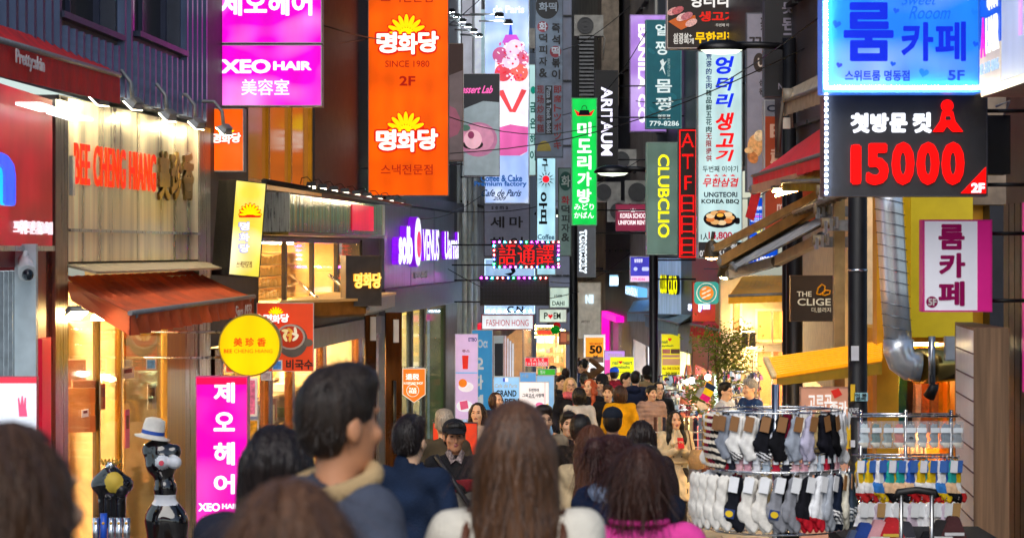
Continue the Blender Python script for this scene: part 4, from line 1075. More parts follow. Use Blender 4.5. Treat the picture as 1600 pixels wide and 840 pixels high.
text(B5.t, f5, 'VENUS 명동점', (640, 423, 660, 435), paint('b8b4bc', .4), .03, .06)
MB().poly([(U(634) + .36 * math.cos(a * math.pi / 16), f5.uv(643, 378)[1] + .42 * math.sin(a * math.pi / 16)) for a in range(32)], -.2, -.07).obj('round_logo_side', lit('8a18e8', .8), B5.t)
MB().poly([(U(634) + .34 * math.cos(a * math.pi / 16), f5.uv(643, 378)[1] + .4 * math.sin(a * math.pi / 16)) for a in range(32)], -.22, -.2).obj('round_logo_face', lit('f4f2ff', 1.3), B5.t)
MB().poly([(U(634) + .24 * math.cos(a * math.pi / 8), f5.uv(643, 382)[1] + .22 * math.sin(a * math.pi / 8)) for a in range(16)], -.23, -.22).obj('logo_flower', lit('ff3a6a', .9), B5.t)
stock(f5.off(-1.6), 606, 694, -2.2, .2, 5, 30, ['d8b0e0', 'e8e8f0', '7aa8d8', 'f0d0a0', '6aa060', 'f0a0b0'], 'cosmetics wall shelf inside the purple letter store', seed=7)
B5.room(op, 2, back='9a8a50', lamp=lit('fff0c0', 8, uneven=0), rows=4)
for k_ in range(3): MB().tube([(U(500 + 0 * k_) * 0 + U(600) + .2 + .25 * k_, -.08, zt5 + .1), (U(600) + .2 + .25 * k_, -.08, zt5 + 6)], .05, 8).obj('downpipe', mat('5a4a48', .5, rust=.5), B5.t)
for a0, a1, c in ((606, 618, 'shop_glass'), (621, 640, 'shop_glass'), (644, 660, 'shop_glass'), (664, 694, 'shop_glass')): B5.piece(c, mat('5a8a3a', .05, noise=0, alpha=.4, emit=.1) if a0 == 664 else mat('b8ccd8', .05, noise=0, alpha=.3), (U(a0), U(a1), op[2], op[3] - .05), .02, .03)
for a0 in (604, 618.5, 640.5, 660.5, 694): B5.piece('glass_post', DARKM, (U(a0), U(a0 + 2.6), op[2], op[3]), -.03, .06)
f5b = f5.off(-1.0); gs = thing('poster_stand', 'pale lilac drinks posters behind the tall store glass', 'poster', f5b)
for i in range(6): MB().box(f5b.uv(608 + i * 14, HY)[0], f5b.uv(616 + i * 14, HY)[0], 0, .03, q5(-1.6), q5(-.2 + .2 * (i % 2))).obj('poster', paint(['d8b0e0', '7aa8d8', 'e8d8e8', 'c8e080', 'f0a0b0', '6a9a40'][i], .5, emit=.4), gs)
ORD = ['first', 'second', 'third', 'fourth', 'fifth', 'sixth']
# ================================================================ the middle: far facades and hanging signs
B6 = Bl('white painted building with pipes beyond the store with purple letters', side(714, 47.6, 770, 60), mat('b8c0c8', .6, noise=.25, nscale=2, rust=.5))
f6 = B6.f; q6 = lambda z: z - f6.O.z
op = (B6.u(722), B6.u(764), q6(-2.4), q6(.2))
B6.wall((0, B6.u(770), q6(-2.8), q6(14)), [op], th=.3)
B6.room(op, 1.2, back='c8d8e8', lamp=lit('e8f4ff', 9, uneven=0), rows=3); B6.piece('shop_glass', glassy('d0e0f0', .2), op, .02, .03)
for i, px in enumerate((718, 726, 735)):
    MB().tube([(B6.u(px), -.1, q6(-1)), (B6.u(px), -.1, q6(7))], .05, 8).obj('pipe', paint('c8d0d6', .4), B6.t)
B6.piece('sign_board', lit('ff2a40', 1.1, uneven=.3), (B6.u(736), B6.u(742), q6(-.9), q6(.4)), -.3, -.1)
for i in range(4): B6.window((B6.u(720), B6.u(730), q6(3 + 2.2 * i), q6(4.3 + 2.2 * i)), pm=mat('1a2a3c', .1, noise=0, emit=.15, ecol='6a90c0')); B6.window((B6.u(742), B6.u(756), q6(3 + 2.2 * i), q6(4.3 + 2.2 * i)), pm=mat('1a2a3c', .1, noise=0, emit=.15, ecol='6a90c0'))
B7 = Bl('dark narrow building row at the left of the far street end', side(770, 60, 838, 88), mat('5a6478', .6, noise=.3, nscale=1, rust=.5))
q7 = lambda z: z - B7.f.O.z
op = (B7.u(774), B7.u(832), q7(-2.7), q7(-.4))
B7.wall((0, B7.u(838), q7(-3.4), q7(15)), [op], th=.3); B7.room(op, 1.5, back='c8a878', lamp=lit('ffe0b0', 9, uneven=0), rows=5); B7.piece('shop_glass', glassy('d0e0f0', .2), op, .02, .03)
for i in range(5):
    for px in (776, 788, 800, 812): B7.window((B7.u(px), B7.u(px + 7), q7(1 + 2.4 * i), q7(2.4 + 2.4 * i)), pm=mat('182436', .1, noise=0, emit=.3 * (i % 2), ecol='7aa0d0'))
# end of the street
B8 = Bl('dark building closing the far end of the street', front(840, 390, 97), mat('5c6274', .6, noise=.3, nscale=.6, rust=.4))
q8 = lambda z: z - B8.f.O.z
op = (B8.u(835), B8.u(884), q8(-3.1), q8(-1.2))
B8.wall((B8.u(790), B8.u(960), q8(-3.8), q8(18)), [op, ], th=.3); B8.room(op, 2.5, back='e8c898', lamp=lit('ffe8c0', 4, uneven=0), rows=2)
for i in range(6):
    for j in range(5): B8.window((B8.u(828 + j * 18), B8.u(839 + j * 18), q8(1 + 2.6 * i), q8(2.6 + 2.6 * i)), pm=mat('141c2c', .1, noise=0, emit=(.5 if (i * 3 + j * 2) % 7 == 0 else .06), ecol='88a8d8'))
def tallrow(label, L, Rr, wallm, zl, zh, op=None, winrows=(), back='e0c090', lamp=None, gm=None, rows=3):
    b = Bl(label, side(*L, *Rr), wallm); q = lambda z: z - b.f.O.z
    hs = []
    if op: hs = [(b.u(op[0]), b.u(op[1]), q(op[2]), q(op[3]))]
    b.wall((0, b.u(Rr[0]), q(zl), q(zh)), hs, th=.3)
    if op: b.room(hs[0], 1.8, back=back, lamp=lamp or lit('fff0d0', 11, uneven=0), rows=rows); b.piece('shop_glass', gm or glassy('e0e8f0', .15), hs[0], .02, .03)
    for (a0, a1, z0, z1) in winrows: b.window((b.u(a0), b.u(a1), q(z0), q(z1)), pm=mat('121824', .1, noise=0, emit=.12, ecol='7090c0'), nx=2)
    b.q = q; return b
R8 = tallrow('cream shop building with warm lit front at the far right of the street', (893, 82), (946, 66), mat('9a9486', .6, noise=.25, nscale=1.5, rust=.5), -3.3, 15, (897, 942, -2.9, -.6), [(898 + 12 * (i % 4), 906 + 12 * (i % 4), 1.5 + 2.5 * (i // 4), 3 + 2.5 * (i // 4)) for i in range(12)], back='d8b878', lamp=lit('fff0d0', 5, uneven=0), rows=2)
R7 = tallrow('black clad building with magenta lit door frame', (946, 66), (985, 58), mat('34363e', .45, noise=.3, nscale=2), -3.1, 15, (955, 972, -2.7, .2), [(950 + 9 * (i % 4), 956 + 9 * (i % 4), 2 + 2.2 * (i // 4), 3.4 + 2.2 * (i // 4)) for i in range(12)], back='30303a', rows=1)
MB().box(R7.u(948), R7.u(952), -.2, 0, R7.q(-2.8), R7.q(.35)).obj('lit_door_frame', lit('ff10b0', 1.6), R7.t); MB().box(R7.u(952), R7.u(975), -.2, 0, R7.q(.2), R7.q(.35)).obj('lit_door_frame', lit('ff10b0', 1.6), R7.t)
R6 = tallrow('pale plaster building with light blue awning and clothes shop', (985, 58), (1027, 50), mat('8a8078', .6, noise=.2, nscale=2, rust=.4), -2.9, 15, (989, 1024, -2.5, -.1), [(990 + 9 * (i % 4), 996 + 9 * (i % 4), 3 + 2.2 * (i // 4), 4.4 + 2.2 * (i // 4)) for i in range(12)], back='d8e0e8', lamp=lit('f4f8ff', 12, uneven=0))
text(R6.t, R6.f, 'HANSKIN', (996, 448, 1016, 462), lit('dff0ff', 1.8), .2, .08, bold=.06, back=lit('6ab8ff', 1.2))
R5 = tallrow('makeup shop with metallic upper panel and grey awning', (1027, 50), (1081, 45), mat('5a6068', .45, noise=.2, rust=.4), -2.6, 14, (1031, 1078, -2.3, .05), [(1032 + 15 * (i % 3), 1042 + 15 * (i % 3), 2.2 + 2.2 * (i // 3), 3.6 + 2.2 * (i // 3)) for i in range(9)], back='e8e0a0')
fs = front(1052, 445, 46.5, -.35)
t = signbox(fs, (1027, 402, 1077, 492), .4, mat('8fa8c8', .3, .5, emit=.32, ecol='9ac0ee', noise=.2, stretch=(8, 8, .3), nscale=3), paint('3a4452', .4), 'shop_sign', 'metallic blue grey wall sign with yellow raised letters', GRP)
text(t, fs, 'CLUB', (1036, 429, 1047, 458), lit('f4f010', 1.3), .22, .01, bold=.05, back=paint('1c1c16')); text(t, fs, 'CLIO', (1049, 430, 1063, 460), lit('f4f010', 1.3), .22, .01, bold=.09, back=paint('1c1c16'))
R4 = tallrow('red fronted cafe building with small red awning', (1081, 45), (1128, 40.2), mat('a83020', .5, noise=.15), -2.4, 13, (1086, 1122, -2.2, -.1), [(1084 + 12 * (i % 3), 1093 + 12 * (i % 3), 3.2 + 2.1 * (i // 3), 4.4 + 2.1 * (i // 3)) for i in range(9)], back='e8f4f0', lamp=lit('e8fff4', 12, uneven=0))
text(R4.t, R4.f, 'gram', (1094, 476, 1116, 487), lit('e8f0ff', 1.8), .15, .08, bold=.06, back=lit('4a60ff', 1.4))
fs = front(1105, 470, 41, -.2); t = signbox(fs, (1081, 440, 1129, 503), .2, mat('d8452a', .4, emit=.4, noise=.12), paint('8a2a1a', .4), 'shop_sign', 'red lit wall sign with white blue glowing letters', GRP)
text(t, fs, 'gram', (1092, 473, 1110, 487), lit('f0f4ff', 2), .1, .01, bold=.06, back=lit('4a60ff', 1.4)); text(t, fs, '치킨', (1120, 491, 1127, 497), ink('ffe8e0', .9), lift=.004)
fs = front(1104, 458, 38.8); t = thing('square_sign', 'small teal square sign with an orange leaf emblem', 'sign', fs, GRP)
art(t, fs, 'housing', rrc(1085, 440, 1123, 475, 6), mat('2fa39a', .4, emit=.5), -.1, .1); art(t, fs, 'disc', ell(1104, 457.5, 16, 16), mat('f4efe0', .4, emit=.5), .002); art(t, fs, 'disc', ell(1104, 457.5, 14.6, 14.6), mat('2fa39a', .4, emit=.5), .006); art(t, fs, 'disc', ell(1104, 457.5, 11, 11), mat('f08a20', .4, emit=.6), .01)
for i in range(5): art(t, fs, 'leaf', ell(1100 + (i % 2) * 7, 451 + i * 3.3, 4.2, 1.5, 10, rot=-25), mat('f4efe0', .4, emit=.4), .014)
text(t, fs, 'Global dew', (1094, 443.5, 1114, 446.5), ink('2fa39a', .3), lift=.006); text(t, fs, 'by SNOW', (1096, 470, 1112, 473), ink('2fa39a', .3), lift=.006)
# awnings of the middle right
awning('shop_awning', 'light blue folded awning over the clothes shop', W(990, 470, 57), W(1024, 466, 50.5), W(980, 488, 56), W(1022, 487, 49.5), .2, mat('8ab0c8', .6, noise=.15), arms=False)
awning('shop_awning', 'long grey blue awning below the metallic wall sign', W(1032, 488, 49.5), W(1080, 492, 45), W(1008, 492, 48.5), W(1060, 506, 44), .22, mat('7a96a8', .6, noise=.15))
awning('shop_awning', 'small bright red awning under the red wall sign', W(1086, 498, 42), W(1130, 506, 39.5), W(1079, 506, 41.5), W(1126, 516, 38.5), .2, mat('d02020', .65, noise=.15), wave=.03)
awning('shop_awning', 'dark striped awning above the traffic light balloons', W(880, 484, 78), W(897, 478, 72), W(855, 498, 76), W(880, 494, 70), .18, mat('303640', .6, noise=.2), arms=False)
# R3 cream building
R3 = tallrow('cream plaster building with tall lit windows behind the sock stall', (1240, 38.4), (1332, 27), mat('d8c8a8', .6, noise=.12), -2.1, 3.2, (1255, 1315, -1.8, .2), [], back='f0c070', lamp=lit('ffe4b0', 12, uneven=0), rows=4)
fs = front(1230, 540, 38.6)
B9 = Bl('cream front section with wall lamps and a framed window', fs, mat('d6c6a6', .6, noise=.12))
b9 = lambda r: B9.R(r)
wr = b9((1180, 482, 1234, 540)); wr2 = b9((1180, 545, 1234, 640)); wr3 = (B9.u(1141), B9.u(1160), b9((1141, 455, 1160, 520))[2], b9((1141, 455, 1160, 520))[3])
B9.wall((B9.u(1126), B9.u(1400), G(38) - .2 - fs.O.z, b9((1126, 430, 1400, 640))[3]), [wr, wr2, wr3], th=.3)
for r in (wr, wr2, wr3): B9.room(r, 1.3, back='d89a50', lamp=lit('ffe0a8', 9, uneven=0), rows=1); B9.window(r, paint('e8e0d0', .5), glassy('e8d8b8', .2), nx=2 if r is not wr3 else 1, nz=1, rec=.08, fw=.04)
for px in (1163, 1175):
    p = W(px, 530, 38.4); t = thing('wall_lamp', 'small dark wall lamp %s of the pair on the cream wall' % ('left' if px == 1163 else 'right'), 'lamp', None, 'wall lamps on the cream building', tuple(p))
    MB().hexa([(-.05, -.1, -.12), (.05, -.1, -.12), (.05, 0, -.12), (-.05, 0, -.12)], [(-.04, -.1, .12), (.04, -.1, .12), (.04, 0, .12), (-.04, 0, .12)]).obj('shade', paint('4a443c'), t)
    for s in (-1, 1): MB().box(-.035, .035, -.08, -.01, s * .122, s * .13).obj('bulb', lit('ffd080', 25, uneven=0), t)
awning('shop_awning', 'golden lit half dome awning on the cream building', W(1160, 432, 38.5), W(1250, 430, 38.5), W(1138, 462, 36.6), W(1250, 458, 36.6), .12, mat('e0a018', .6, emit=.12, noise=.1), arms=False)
# upper dark buildings right of the street, beyond the sign cluster
R2 = tallrow('dark tiled upper building behind the sign cluster', (1040, 48), (1400, 24.5), mat('3a3c46', .5, noise=.3, nscale=2, rust=.5), 3.25, 14, None, [(1230 + 22 * (i % 3), 1246 + 22 * (i % 3), 3.6 + 1.6 * (i // 3), 4.7 + 1.6 * (i // 3)) for i in range(6)])
# louvre units and column beside the lit signs
fs = front(952, 80, 60); t = thing('facade_column', 'beige stone column rising beside the black letter sign', 'column', fs); r = MB().box(fs.uv(940, 0)[0], fs.uv(967, 0)[0], 0, 3, fs.uv(940, 165)[1], fs.uv(940, -80)[1]).obj('shaft', mat('8c8072', .7, noise=.25, bump=.4), t)
fs = front(925, 100, 58); t = thing('louvre_unit', 'ribbed grey ventilation louvre above the green sign', 'vent', fs); u0, v1 = fs.uv(905, 55); u1, v0 = fs.uv(928, 150)
MB().box(u0, u1, 0, .3, v0, v1).obj('casing', DARKM, t)
for i in range(16): MB().slab([(u0, -.05, v0 + (v1 - v0) * i / 16), (u1, -.05, v0 + (v1 - v0) * i / 16), (u1, 0, v0 + (v1 - v0) * (i + .6) / 16), (u0, 0, v0 + (v1 - v0) * (i + .6) / 16)], .01).obj('slat', GREYM, t)

for i, (px, py, d, lb) in enumerate(((976, 250, 56, 'beside the maroon sign'), (948, 300, 60, 'below the black letter sign'), (920, 40, 58, 'above the ribbed louvre'), (1050, 15, 50, 'behind the pork picture sign'), (712, 300, 50, 'under the narrow brown banner'), (905, 300, 80, 'behind the green sign'), (818, 60, 60, 'behind the cake sign top'), (972, 330, 57, 'on the black clad building'), (1002, 300, 52, 'below the lavender sign'))): acunit(px, py, d, 'grey air conditioner unit ' + lb)
stock(R8.f.off(-1.5), 898, 940, -2.8, -.8, 4, 30, ['e8e0d0', 'f0c060', 'd87060', '6a90c0', 'f4f0e8'], 'stocked shelf in the far right lit shop', seed=11, e=.3)
stock(R6.f.off(-1.4), 990, 1022, -2.4, -.3, 5, 20, ['e8e8f0', 'c0c8d8', '3a4a6a', 'f0e0e8', 'd8c8b8'], 'stocked shelf in the clothes shop under the light blue awning', seed=12, e=.2)
stock(R5.f.off(-1.4), 1032, 1076, -2.2, -.1, 5, 20, ['f0e020', 'e8e8e0', '2a2a2a', 'f0c0d0', 'e8d8a0'], 'cosmetics shelf behind the yellow poster window', seed=13, e=.2)
stock(R4.f.off(-1.4), 1087, 1120, -2.1, -.3, 5, 16, ['f8f0e8', 'e04030', '40a090', 'f0c0a0'], 'shelf of cups inside the red cafe', seed=14, e=.2)
stock(B7.f.off(-1.3), 775, 831, -2.7, -.6, 4, 50, ['e8d8c8', 'c83a3a', '4a6a9a', 'f0e0a0', '2a2a30', 'd8e0e8'], 'long stocked shelf in the far left shop row', seed=15, e=.2)
stock(front(860, 390, 98.6), 836, 882, -3.0, -1.4, 4, 26, ['f0e0c0', 'e07050', '5080b0', 'f8f0d0', '70a070'], 'stocked shelf in the shop closing the street end', seed=16, e=.3)
# ---- hanging signs
def HS(rect, d, fm, fr_m, label, th=.25, arm=None, name='hanging_sign', **k):
    fs = front((rect[0] + rect[2]) / 2, (rect[1] + rect[3]) / 2, d, k.pop('yaw', 0)); return fs, signbox(fs, rect, th, fm, fr_m, name, label, GRP, arm=arm, **k)
def hang(t, fs, items):
    for it in items:
        s_, r_, c_ = it[:3]; k = it[3] if len(it) > 3 else {}
        m_ = c_ if not isinstance(c_, str) else ink(c_, k.pop('e', 1.)); text(t, fs, s_, r_, m_, lift=k.pop('lift', .003), bold=k.pop('bold', .02), **k)
# dessert banners
ban = mat('2a2b30', .5, noise=.1, emit=.12, ecol='484a55'); rod = STEEL
fs, t = HS((724, 115, 781, 276), 44, ban, paint('c8c8cc', .4), 'dark dessert cafe banner with a pink plate and white cake', .03, arm=-1.3, rim=.6)
art(t, fs, 'marble', [(725, 170), (755, 158), (780, 160), (780, 274), (725, 274)], mat('a0b0b8', .5, emit=.3, noise=.2, nscale=3), .004)
art(t, fs, 'plate', ell(747, 218, 30, 27, 24), mat('c07aa0', .4, emit=.35), .008); art(t, fs, 'plate', ell(746, 216, 26, 22, 24), mat('d890b0', .4, emit=.4), .011)
art(t, fs, 'cake', ell(739, 226, 16, 8, 16), mat('1c1416', .6), .014); art(t, fs, 'cake', ell(739, 218, 14, 15, 18), mat('f0b8c8', .4, emit=.5), .017); art(t, fs, 'cherry', ell(736, 211, 5, 6, 12), mat('a03a6a', .4, emit=.3), .02); art(t, fs, 'leaf', ell(727, 200, 8, 5, 12), mat('5a8a78', .4, emit=.2), .02)
hang(t, fs, [('Dessert Lab', (712, 134, 770, 146), 'ff6ab8', dict(shear=.5))])
fs, t = HS((701, 68, 724, 252), 42, mat('30201e', .5, noise=.1, emit=.12, ecol='6a4038'), paint('a08a78', .4), 'narrow brown dessert banner beside the tall orange sign', .03, rim=.6)
art(t, fs, 'marble', [(702, 118), (723, 110), (723, 250), (702, 250)], mat('7a6a6c', .5, emit=.2, noise=.2, nscale=3), .004); art(t, fs, 'plate', [(702, 165), (712, 170), (719, 185), (720, 200), (715, 210), (702, 216)], mat('a05a70', .4, emit=.3), .008)
# tall cake sign
cakeb = lit('a4c0ff', 1., hot=.7, uneven=.12)
fs, t = HS((757, -30, 827, 318), 47, cakeb, mat('c8d4e0', .4, .3), 'tall white blue lit cafe sign with a giant strawberry cake glass', .4, arm=-1.0)
P_ = lambda nm, pts, c, l, e=1.: art(t, fs, nm, [(799 + (x - 801) * 1.14, 150 + (y - 150) * 1.06) for x, y in pts], mat(c, .4, emit=e, noise=0, uneven=.2), l)
P_('tower', [(800, 36), (803, 62), (797, 62)], '2a50d8', .006); P_('cream', [(797, 66), (778, 98), (790, 100), (808, 100), (822, 96), (806, 66)], 'f4ecff', .006, 1.1); P_('box', [(793, 60), (808, 60), (814, 72), (788, 72)], 'c848c8', .012)
P_('glass', [(779, 96), (824, 96), (825, 130), (823, 232), (815, 238), (783, 238), (777, 232), (778, 130)], 'f0e8fa', .008, 1.1)
for i, (x, y, rx_, ry_, c) in enumerate(((786, 90, 11, 12, 'c85a8c'), (806, 82, 13, 15, 'e8d0ec'), (817, 95, 8, 12, 'd86a90'), (790, 116, 12, 13, 'e04a58'), (812, 116, 12, 13, 'ee6a60'), (800, 100, 12, 10, 'f0d8f0'))): P_('strawberry', ell(x, y, rx_, ry_, 16), c, .012 + i * .003)
rr_ = random.Random(3)
for i in range(70): x, y = rr_.uniform(778, 824), rr_.uniform(72, 128); P_('seed', ell(x, y, rr_.uniform(1, 2.8), rr_.uniform(.8, 2), 6, rot=rr_.uniform(0, 90)), rr_.choice(['f8e8ff', 'e02838', 'ffffff', 'd04a90']), .033, 1.1)
P_('berry_slice', [(782, 143), (790, 141), (802, 170), (815, 140), (822, 142), (803, 182)], 'e84a50', .014); P_('cream', ell(800, 186, 22, 12, 16), 'ffffff', .016, 1.2); P_('jelly', [(778, 198), (800, 192), (824, 196), (823, 232), (812, 238), (786, 238), (778, 232)], 'e868b0', .02, .95)
hang(t, fs, [('de Paris', (770, 9, 819, 21), 'e8f4ff', dict(bold=.03, e=1.3)), ('Coffee & Cake', (751, 273, 816, 284), '1f5aa0', dict(bold=.05, e=.8)), ('Premium factory', (741, 283, 823, 293), '1f5aa0', dict(bold=.05, e=.8)), ('Cafe de Paris', (752, 296, 815, 307), '1c3c60', dict(shear=.5, e=.6)), ('2009', (770, 307, 791, 313), '1c3c60', dict(shear=.4, e=.6))])
for (x, y) in ((774, 22), (788, 33)):
    p = W(x + 6, y + 2, 45.4); floodlight(p, (0, .6, -.6), 'black arm lamp in front of the cake sign, %s one' % ('upper' if x == 774 else 'lower'), m=DARKM, lm=lit('eaffff', 6, uneven=0), sc=.55, stem=[p + Vector((0, .1, .03)), p + Vector((-.55, .1, .03))])
for i in range(6):
    x, y = 706 + i * 8.6, 18 + i * 7.6; p = W(x, y, 43.5 + i * .3); floodlight(p, (.2, .5, -.7), ORD[i] + ' black rack lamp from the upper left beside the orange sign', m=DARKM, lm=lit('eaffff', 7, uneven=0), sc=.42, stem=[p, p + Vector((-.35, .2, .04))], group='rack lamps beside the orange sign')
wf = front(735, 60, 48); t = thing('roller_banner', 'white hanging cloth strips behind the rack lamps', 'banner', wf)
for (x0, x1, y0, y1, c) in ((702, 720, -10, 70, 'dfe8f0'), (722, 738, -20, 118, 'a8a8b4'), (742, 752, -20, 118, 'e8f0ff'), (752, 770, 15, 118, 'b0d0dc')):
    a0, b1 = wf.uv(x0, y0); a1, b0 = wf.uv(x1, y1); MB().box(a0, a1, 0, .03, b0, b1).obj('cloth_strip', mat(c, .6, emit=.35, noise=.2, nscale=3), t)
# narrow teal-letter sign
fs, t = HS((826, 100, 838, 275), 50, lit('c8f4f4', .8), GREYM, 'narrow pale lit sign with teal letters behind the cake sign', .2)
for i, ch in enumerate('금은하이'): hang(t, fs, [(ch, (828, 160 + i * 25, 837, 176 + i * 25), '0a6a60', dict(bold=.05, e=.5))])
art(t, fs, 'emblem', ell(833, 141, 4, 6), ink('10907a', .7), .004)
fs, t = HS((836, -30, 880, 246), 46, mat('5f6a7c', .6, emit=.05, noise=.15), paint('3e4654', .5), 'unlit grey snack sign with two columns of black letters', .2)
art(t, fs, 'disc', ell(855, 10, 18, 20), paint('15171d', .5), .003); hang(t, fs, [('화떡', (842, 4, 870, 18), paint('8a94a4', .5), dict(lift=.008, bold=.03))])
for i, ch in enumerate('화덕피자&'):
    y = 42 + i * 18
    if i == 0: art(t, fs, 'disc', ell(848, y, 8.5, 8.5), paint('7a2030', .5), .003)
    hang(t, fs, [(ch, (842, y - 7, 855, y + 7), paint('15171d' if i else 'a0a8b4', .5), dict(lift=.008, bold=.03))])
for i, ch in enumerate('즉석떡볶이'):
    y = 45 + i * 18
    if i == 2: art(t, fs, 'disc', ell(868, y, 9, 9), paint('7a2030', .5), .003)
    hang(t, fs, [(ch, (862, y - 8, 875, y + 7), paint('15171d' if i != 2 else 'a0a8b4', .5), dict(lift=.008, bold=.03))])
for i, ch in enumerate('现场炒年糕'): hang(t, fs, [(ch, (839, 134 + i * 15, 850, 147 + i * 15), paint('6a2028', .5))])
for i, ch in enumerate('即席トッポッキ'): hang(t, fs, [(ch, (865, 134 + i * 14.5, 877, 146 + i * 14.5), paint('7a2028', .5))])
art(t, fs, 'black_bar', rc(852, 134, 863, 210), paint('14161c', .5), .003); hang(t, fs, [('Pizza & Tteok Bokki', (854, 136, 861, 208), paint('8a94a4', .5), dict(rot=1, lift=.008))])
art(t, fs, 'food_emblem', ell(850, 236, 11, 16, 16, 180, 360), paint('8a7a30', .5), .003)
fs, t = HS((838, 246, 869, 430), 48.5, lit('b8ecff', .95, uneven=.25), GREYM, 'white blue lit sign with a red sun and black brush marks', .2)
for i in range(12): a = i * 30; art(t, fs, 'ray', [(853 + 7 * math.cos(R(a - 8)), 280 + 7 * math.sin(R(a - 8))), (853 + 14 * math.cos(R(a)), 280 + 14 * math.sin(R(a))), (853 + 7 * math.cos(R(a + 8)), 280 + 7 * math.sin(R(a + 8)))], ink('101010', .02), .003)
art(t, fs, 'sun', ell(853, 280, 5.5, 5.5), ink('ff2030'), .006); hang(t, fs, [('구', (847, 248, 856, 268), ink('101010', .02), {}), ('아띠', (842, 300, 855, 350), ink('101010', .02), dict(rot=1, bold=.05)), ('Coffee', (840, 366, 866, 374), '104a6a', dict(e=.5))])
fs, t = HS((872, 262, 893, 400), 47, mat('6a8480', .5, emit=.18, noise=.1), paint('46524f', .5), 'grey green snack sign with a dark green disc partly behind the lamp pole', .2)
art(t, fs, 'disc', ell(884, 283, 10, 15), paint('12554c', .5), .003); hang(t, fs, [('화', (877, 274, 891, 292), paint('b8c8c4', .5), dict(lift=.008))])
for i, ch in enumerate('화덕피자&'): hang(t, fs, [(ch, (877, 306 + i * 14.5, 890, 319 + i * 14.5), paint('b02030' if i == 0 else '1a2a2a', .5), dict(bold=.03))])
fs, t = HS((893, 153, 933, 352), 44, lit('12cc50', 1.1, uneven=.15), paint('5ac080', .4), 'green lit bag shop sign with white Korean letters', .3, arm=2.9)
for i, ch in enumerate('미도리가방'): hang(t, fs, [(ch, (902, 191 + i * 26, 924, 213 + i * 26), 'f0fff4', dict(bold=.05, e=1.4))])
hang(t, fs, [('みどり', (897, 318, 928, 328), 'e8fff0', dict(bold=.02, e=1.2)), ('かばん', (897, 331, 928, 341), 'e8fff0', dict(bold=.02, e=1.2))])
art(t, fs, 'bag_emblem', [(906, 172), (920, 172), (922, 180), (904, 180)], ink('101830', .05), .005); art(t, fs, 'wing', [(897, 171), (905, 176), (921, 176), (929, 171), (924, 181), (902, 181)], ink('ff1820', .9), .0025)
mb = MB(); a_ = [fs.uv(*p) for p in ell(913, 171, 4, 6, 10, 180, 360)]; mb.tube([(p[0], -.008, p[1]) for p in a_], .006, 5); mb.obj('bag_handle', BLACK, t)
fs, t = HS((929, 110, 966, 268), 46.5, mat('0c0b12', .4, noise=.1), mat('1c1a24', .4), 'black sign with white upright cosmetics lettering', .3, arm=2.9)
hang(t, fs, [('ARITAUM', (939, 136, 957, 243), 'e8e4ff', dict(rot=1, bold=.03, e=1.4))])
fs, t = HS((984, 23, 1042, 206), 47.5, lit('b88ae8', .9, hot=.3), paint('a88acc', .4), 'lavender lit cosmetics sign half behind the teal sign', .3, arm=3.0)
hang(t, fs, [('BANILA CO', (997, 38, 1010, 192), 'f4ecff', dict(rot=1, bold=.06, e=1.3))])
fs, t = HS((1009, 31, 1065, 201), 44.5, mat('0d5a66', .5, emit=.22, ecol='0a7080', noise=.12), paint('5a9aa0', .4), 'teal beauty club sign with white brush letters', .3, arm=3.2)
hang(t, fs, [('얼', (1024, 38, 1042, 56), paint('e0f0f0', .5, emit=.5)), ('짱', (1024, 64, 1045, 86), paint('e0f0f0', .5, emit=.5)), ('몸', (1024, 124, 1050, 145), paint('e0f0f0', .5, emit=.5)), ('짱', (1024, 152, 1052, 173), paint('e0f0f0', .5, emit=.5)), ('명동점', (1028, 179, 1047, 186), paint('e0f0f0', .5, emit=.4)), ('779-8286', (1015, 189, 1061, 197), paint('e0f0f0', .5, emit=.5)), ('BEAUTY CLUB', (1043, 92, 1047, 120), paint('a0c8c8', .5, emit=.2), dict(rot=1))])
art(t, fs, 'dancer_emblem', [(1031, 96), (1036, 92), (1038, 98), (1042, 95), (1037, 104), (1040, 118), (1035, 108), (1030, 112), (1034, 103)], paint('e0f0f0', .5, emit=.4), .004)
for (x, y) in ((1018, 80), (1048, 60), (1020, 172), (1052, 150)): art(t, fs, 'leaf_print', ell(x, y, 7, 3.5, 10, rot=40), paint('157888', .5, emit=.1), .002)
fs, t = HS((1042, -40, 1158, 76), 38, mat('2a1c18', .5, emit=.06, noise=.1), mat('c8b8b0', .4, .4), 'dark brown barbecue sign with raw pork picture and yellow letters', .35, arm=3.35)
art(t, fs, 'tray', [(1044, 34), (1056, 28), (1086, 24), (1088, 36), (1064, 47)], paint('c8601c', .5, emit=.3), .003)
for i in range(5): art(t, fs, 'pork_slice', ell(1052 + i * 7, 18 + i * 4.5 - (i % 2) * 6, 10, 5.5, 12, rot=-25), paint(['d89a98', 'b85a60', 'e8c0b8', 'c07078', 'e0aca4'][i], .5, emit=.35, noise=.3, nscale=40), .006 + i * .003)
hang(t, fs, [('엉터리', (1078, -10, 1138, 12), 'f4f0ec', dict(bold=.04, e=.8)), ('생고기', (1092, 18, 1150, 34), 'e02a20', dict(bold=.05, e=.8)), ('·두번째 이야기·', (1117, 37, 1150, 42), 'd8d0c8', dict(e=.5)), ('삼겹살+', (1052, 52, 1081, 60), 'e8e4dc', dict(e=.7)), ('된장찌개', (1052, 60, 1084, 69), 'e8e4dc', dict(e=.7)), ('무한리필', (1086, 50, 1151, 68), 'f8c410', dict(bold=.05, e=.9))])
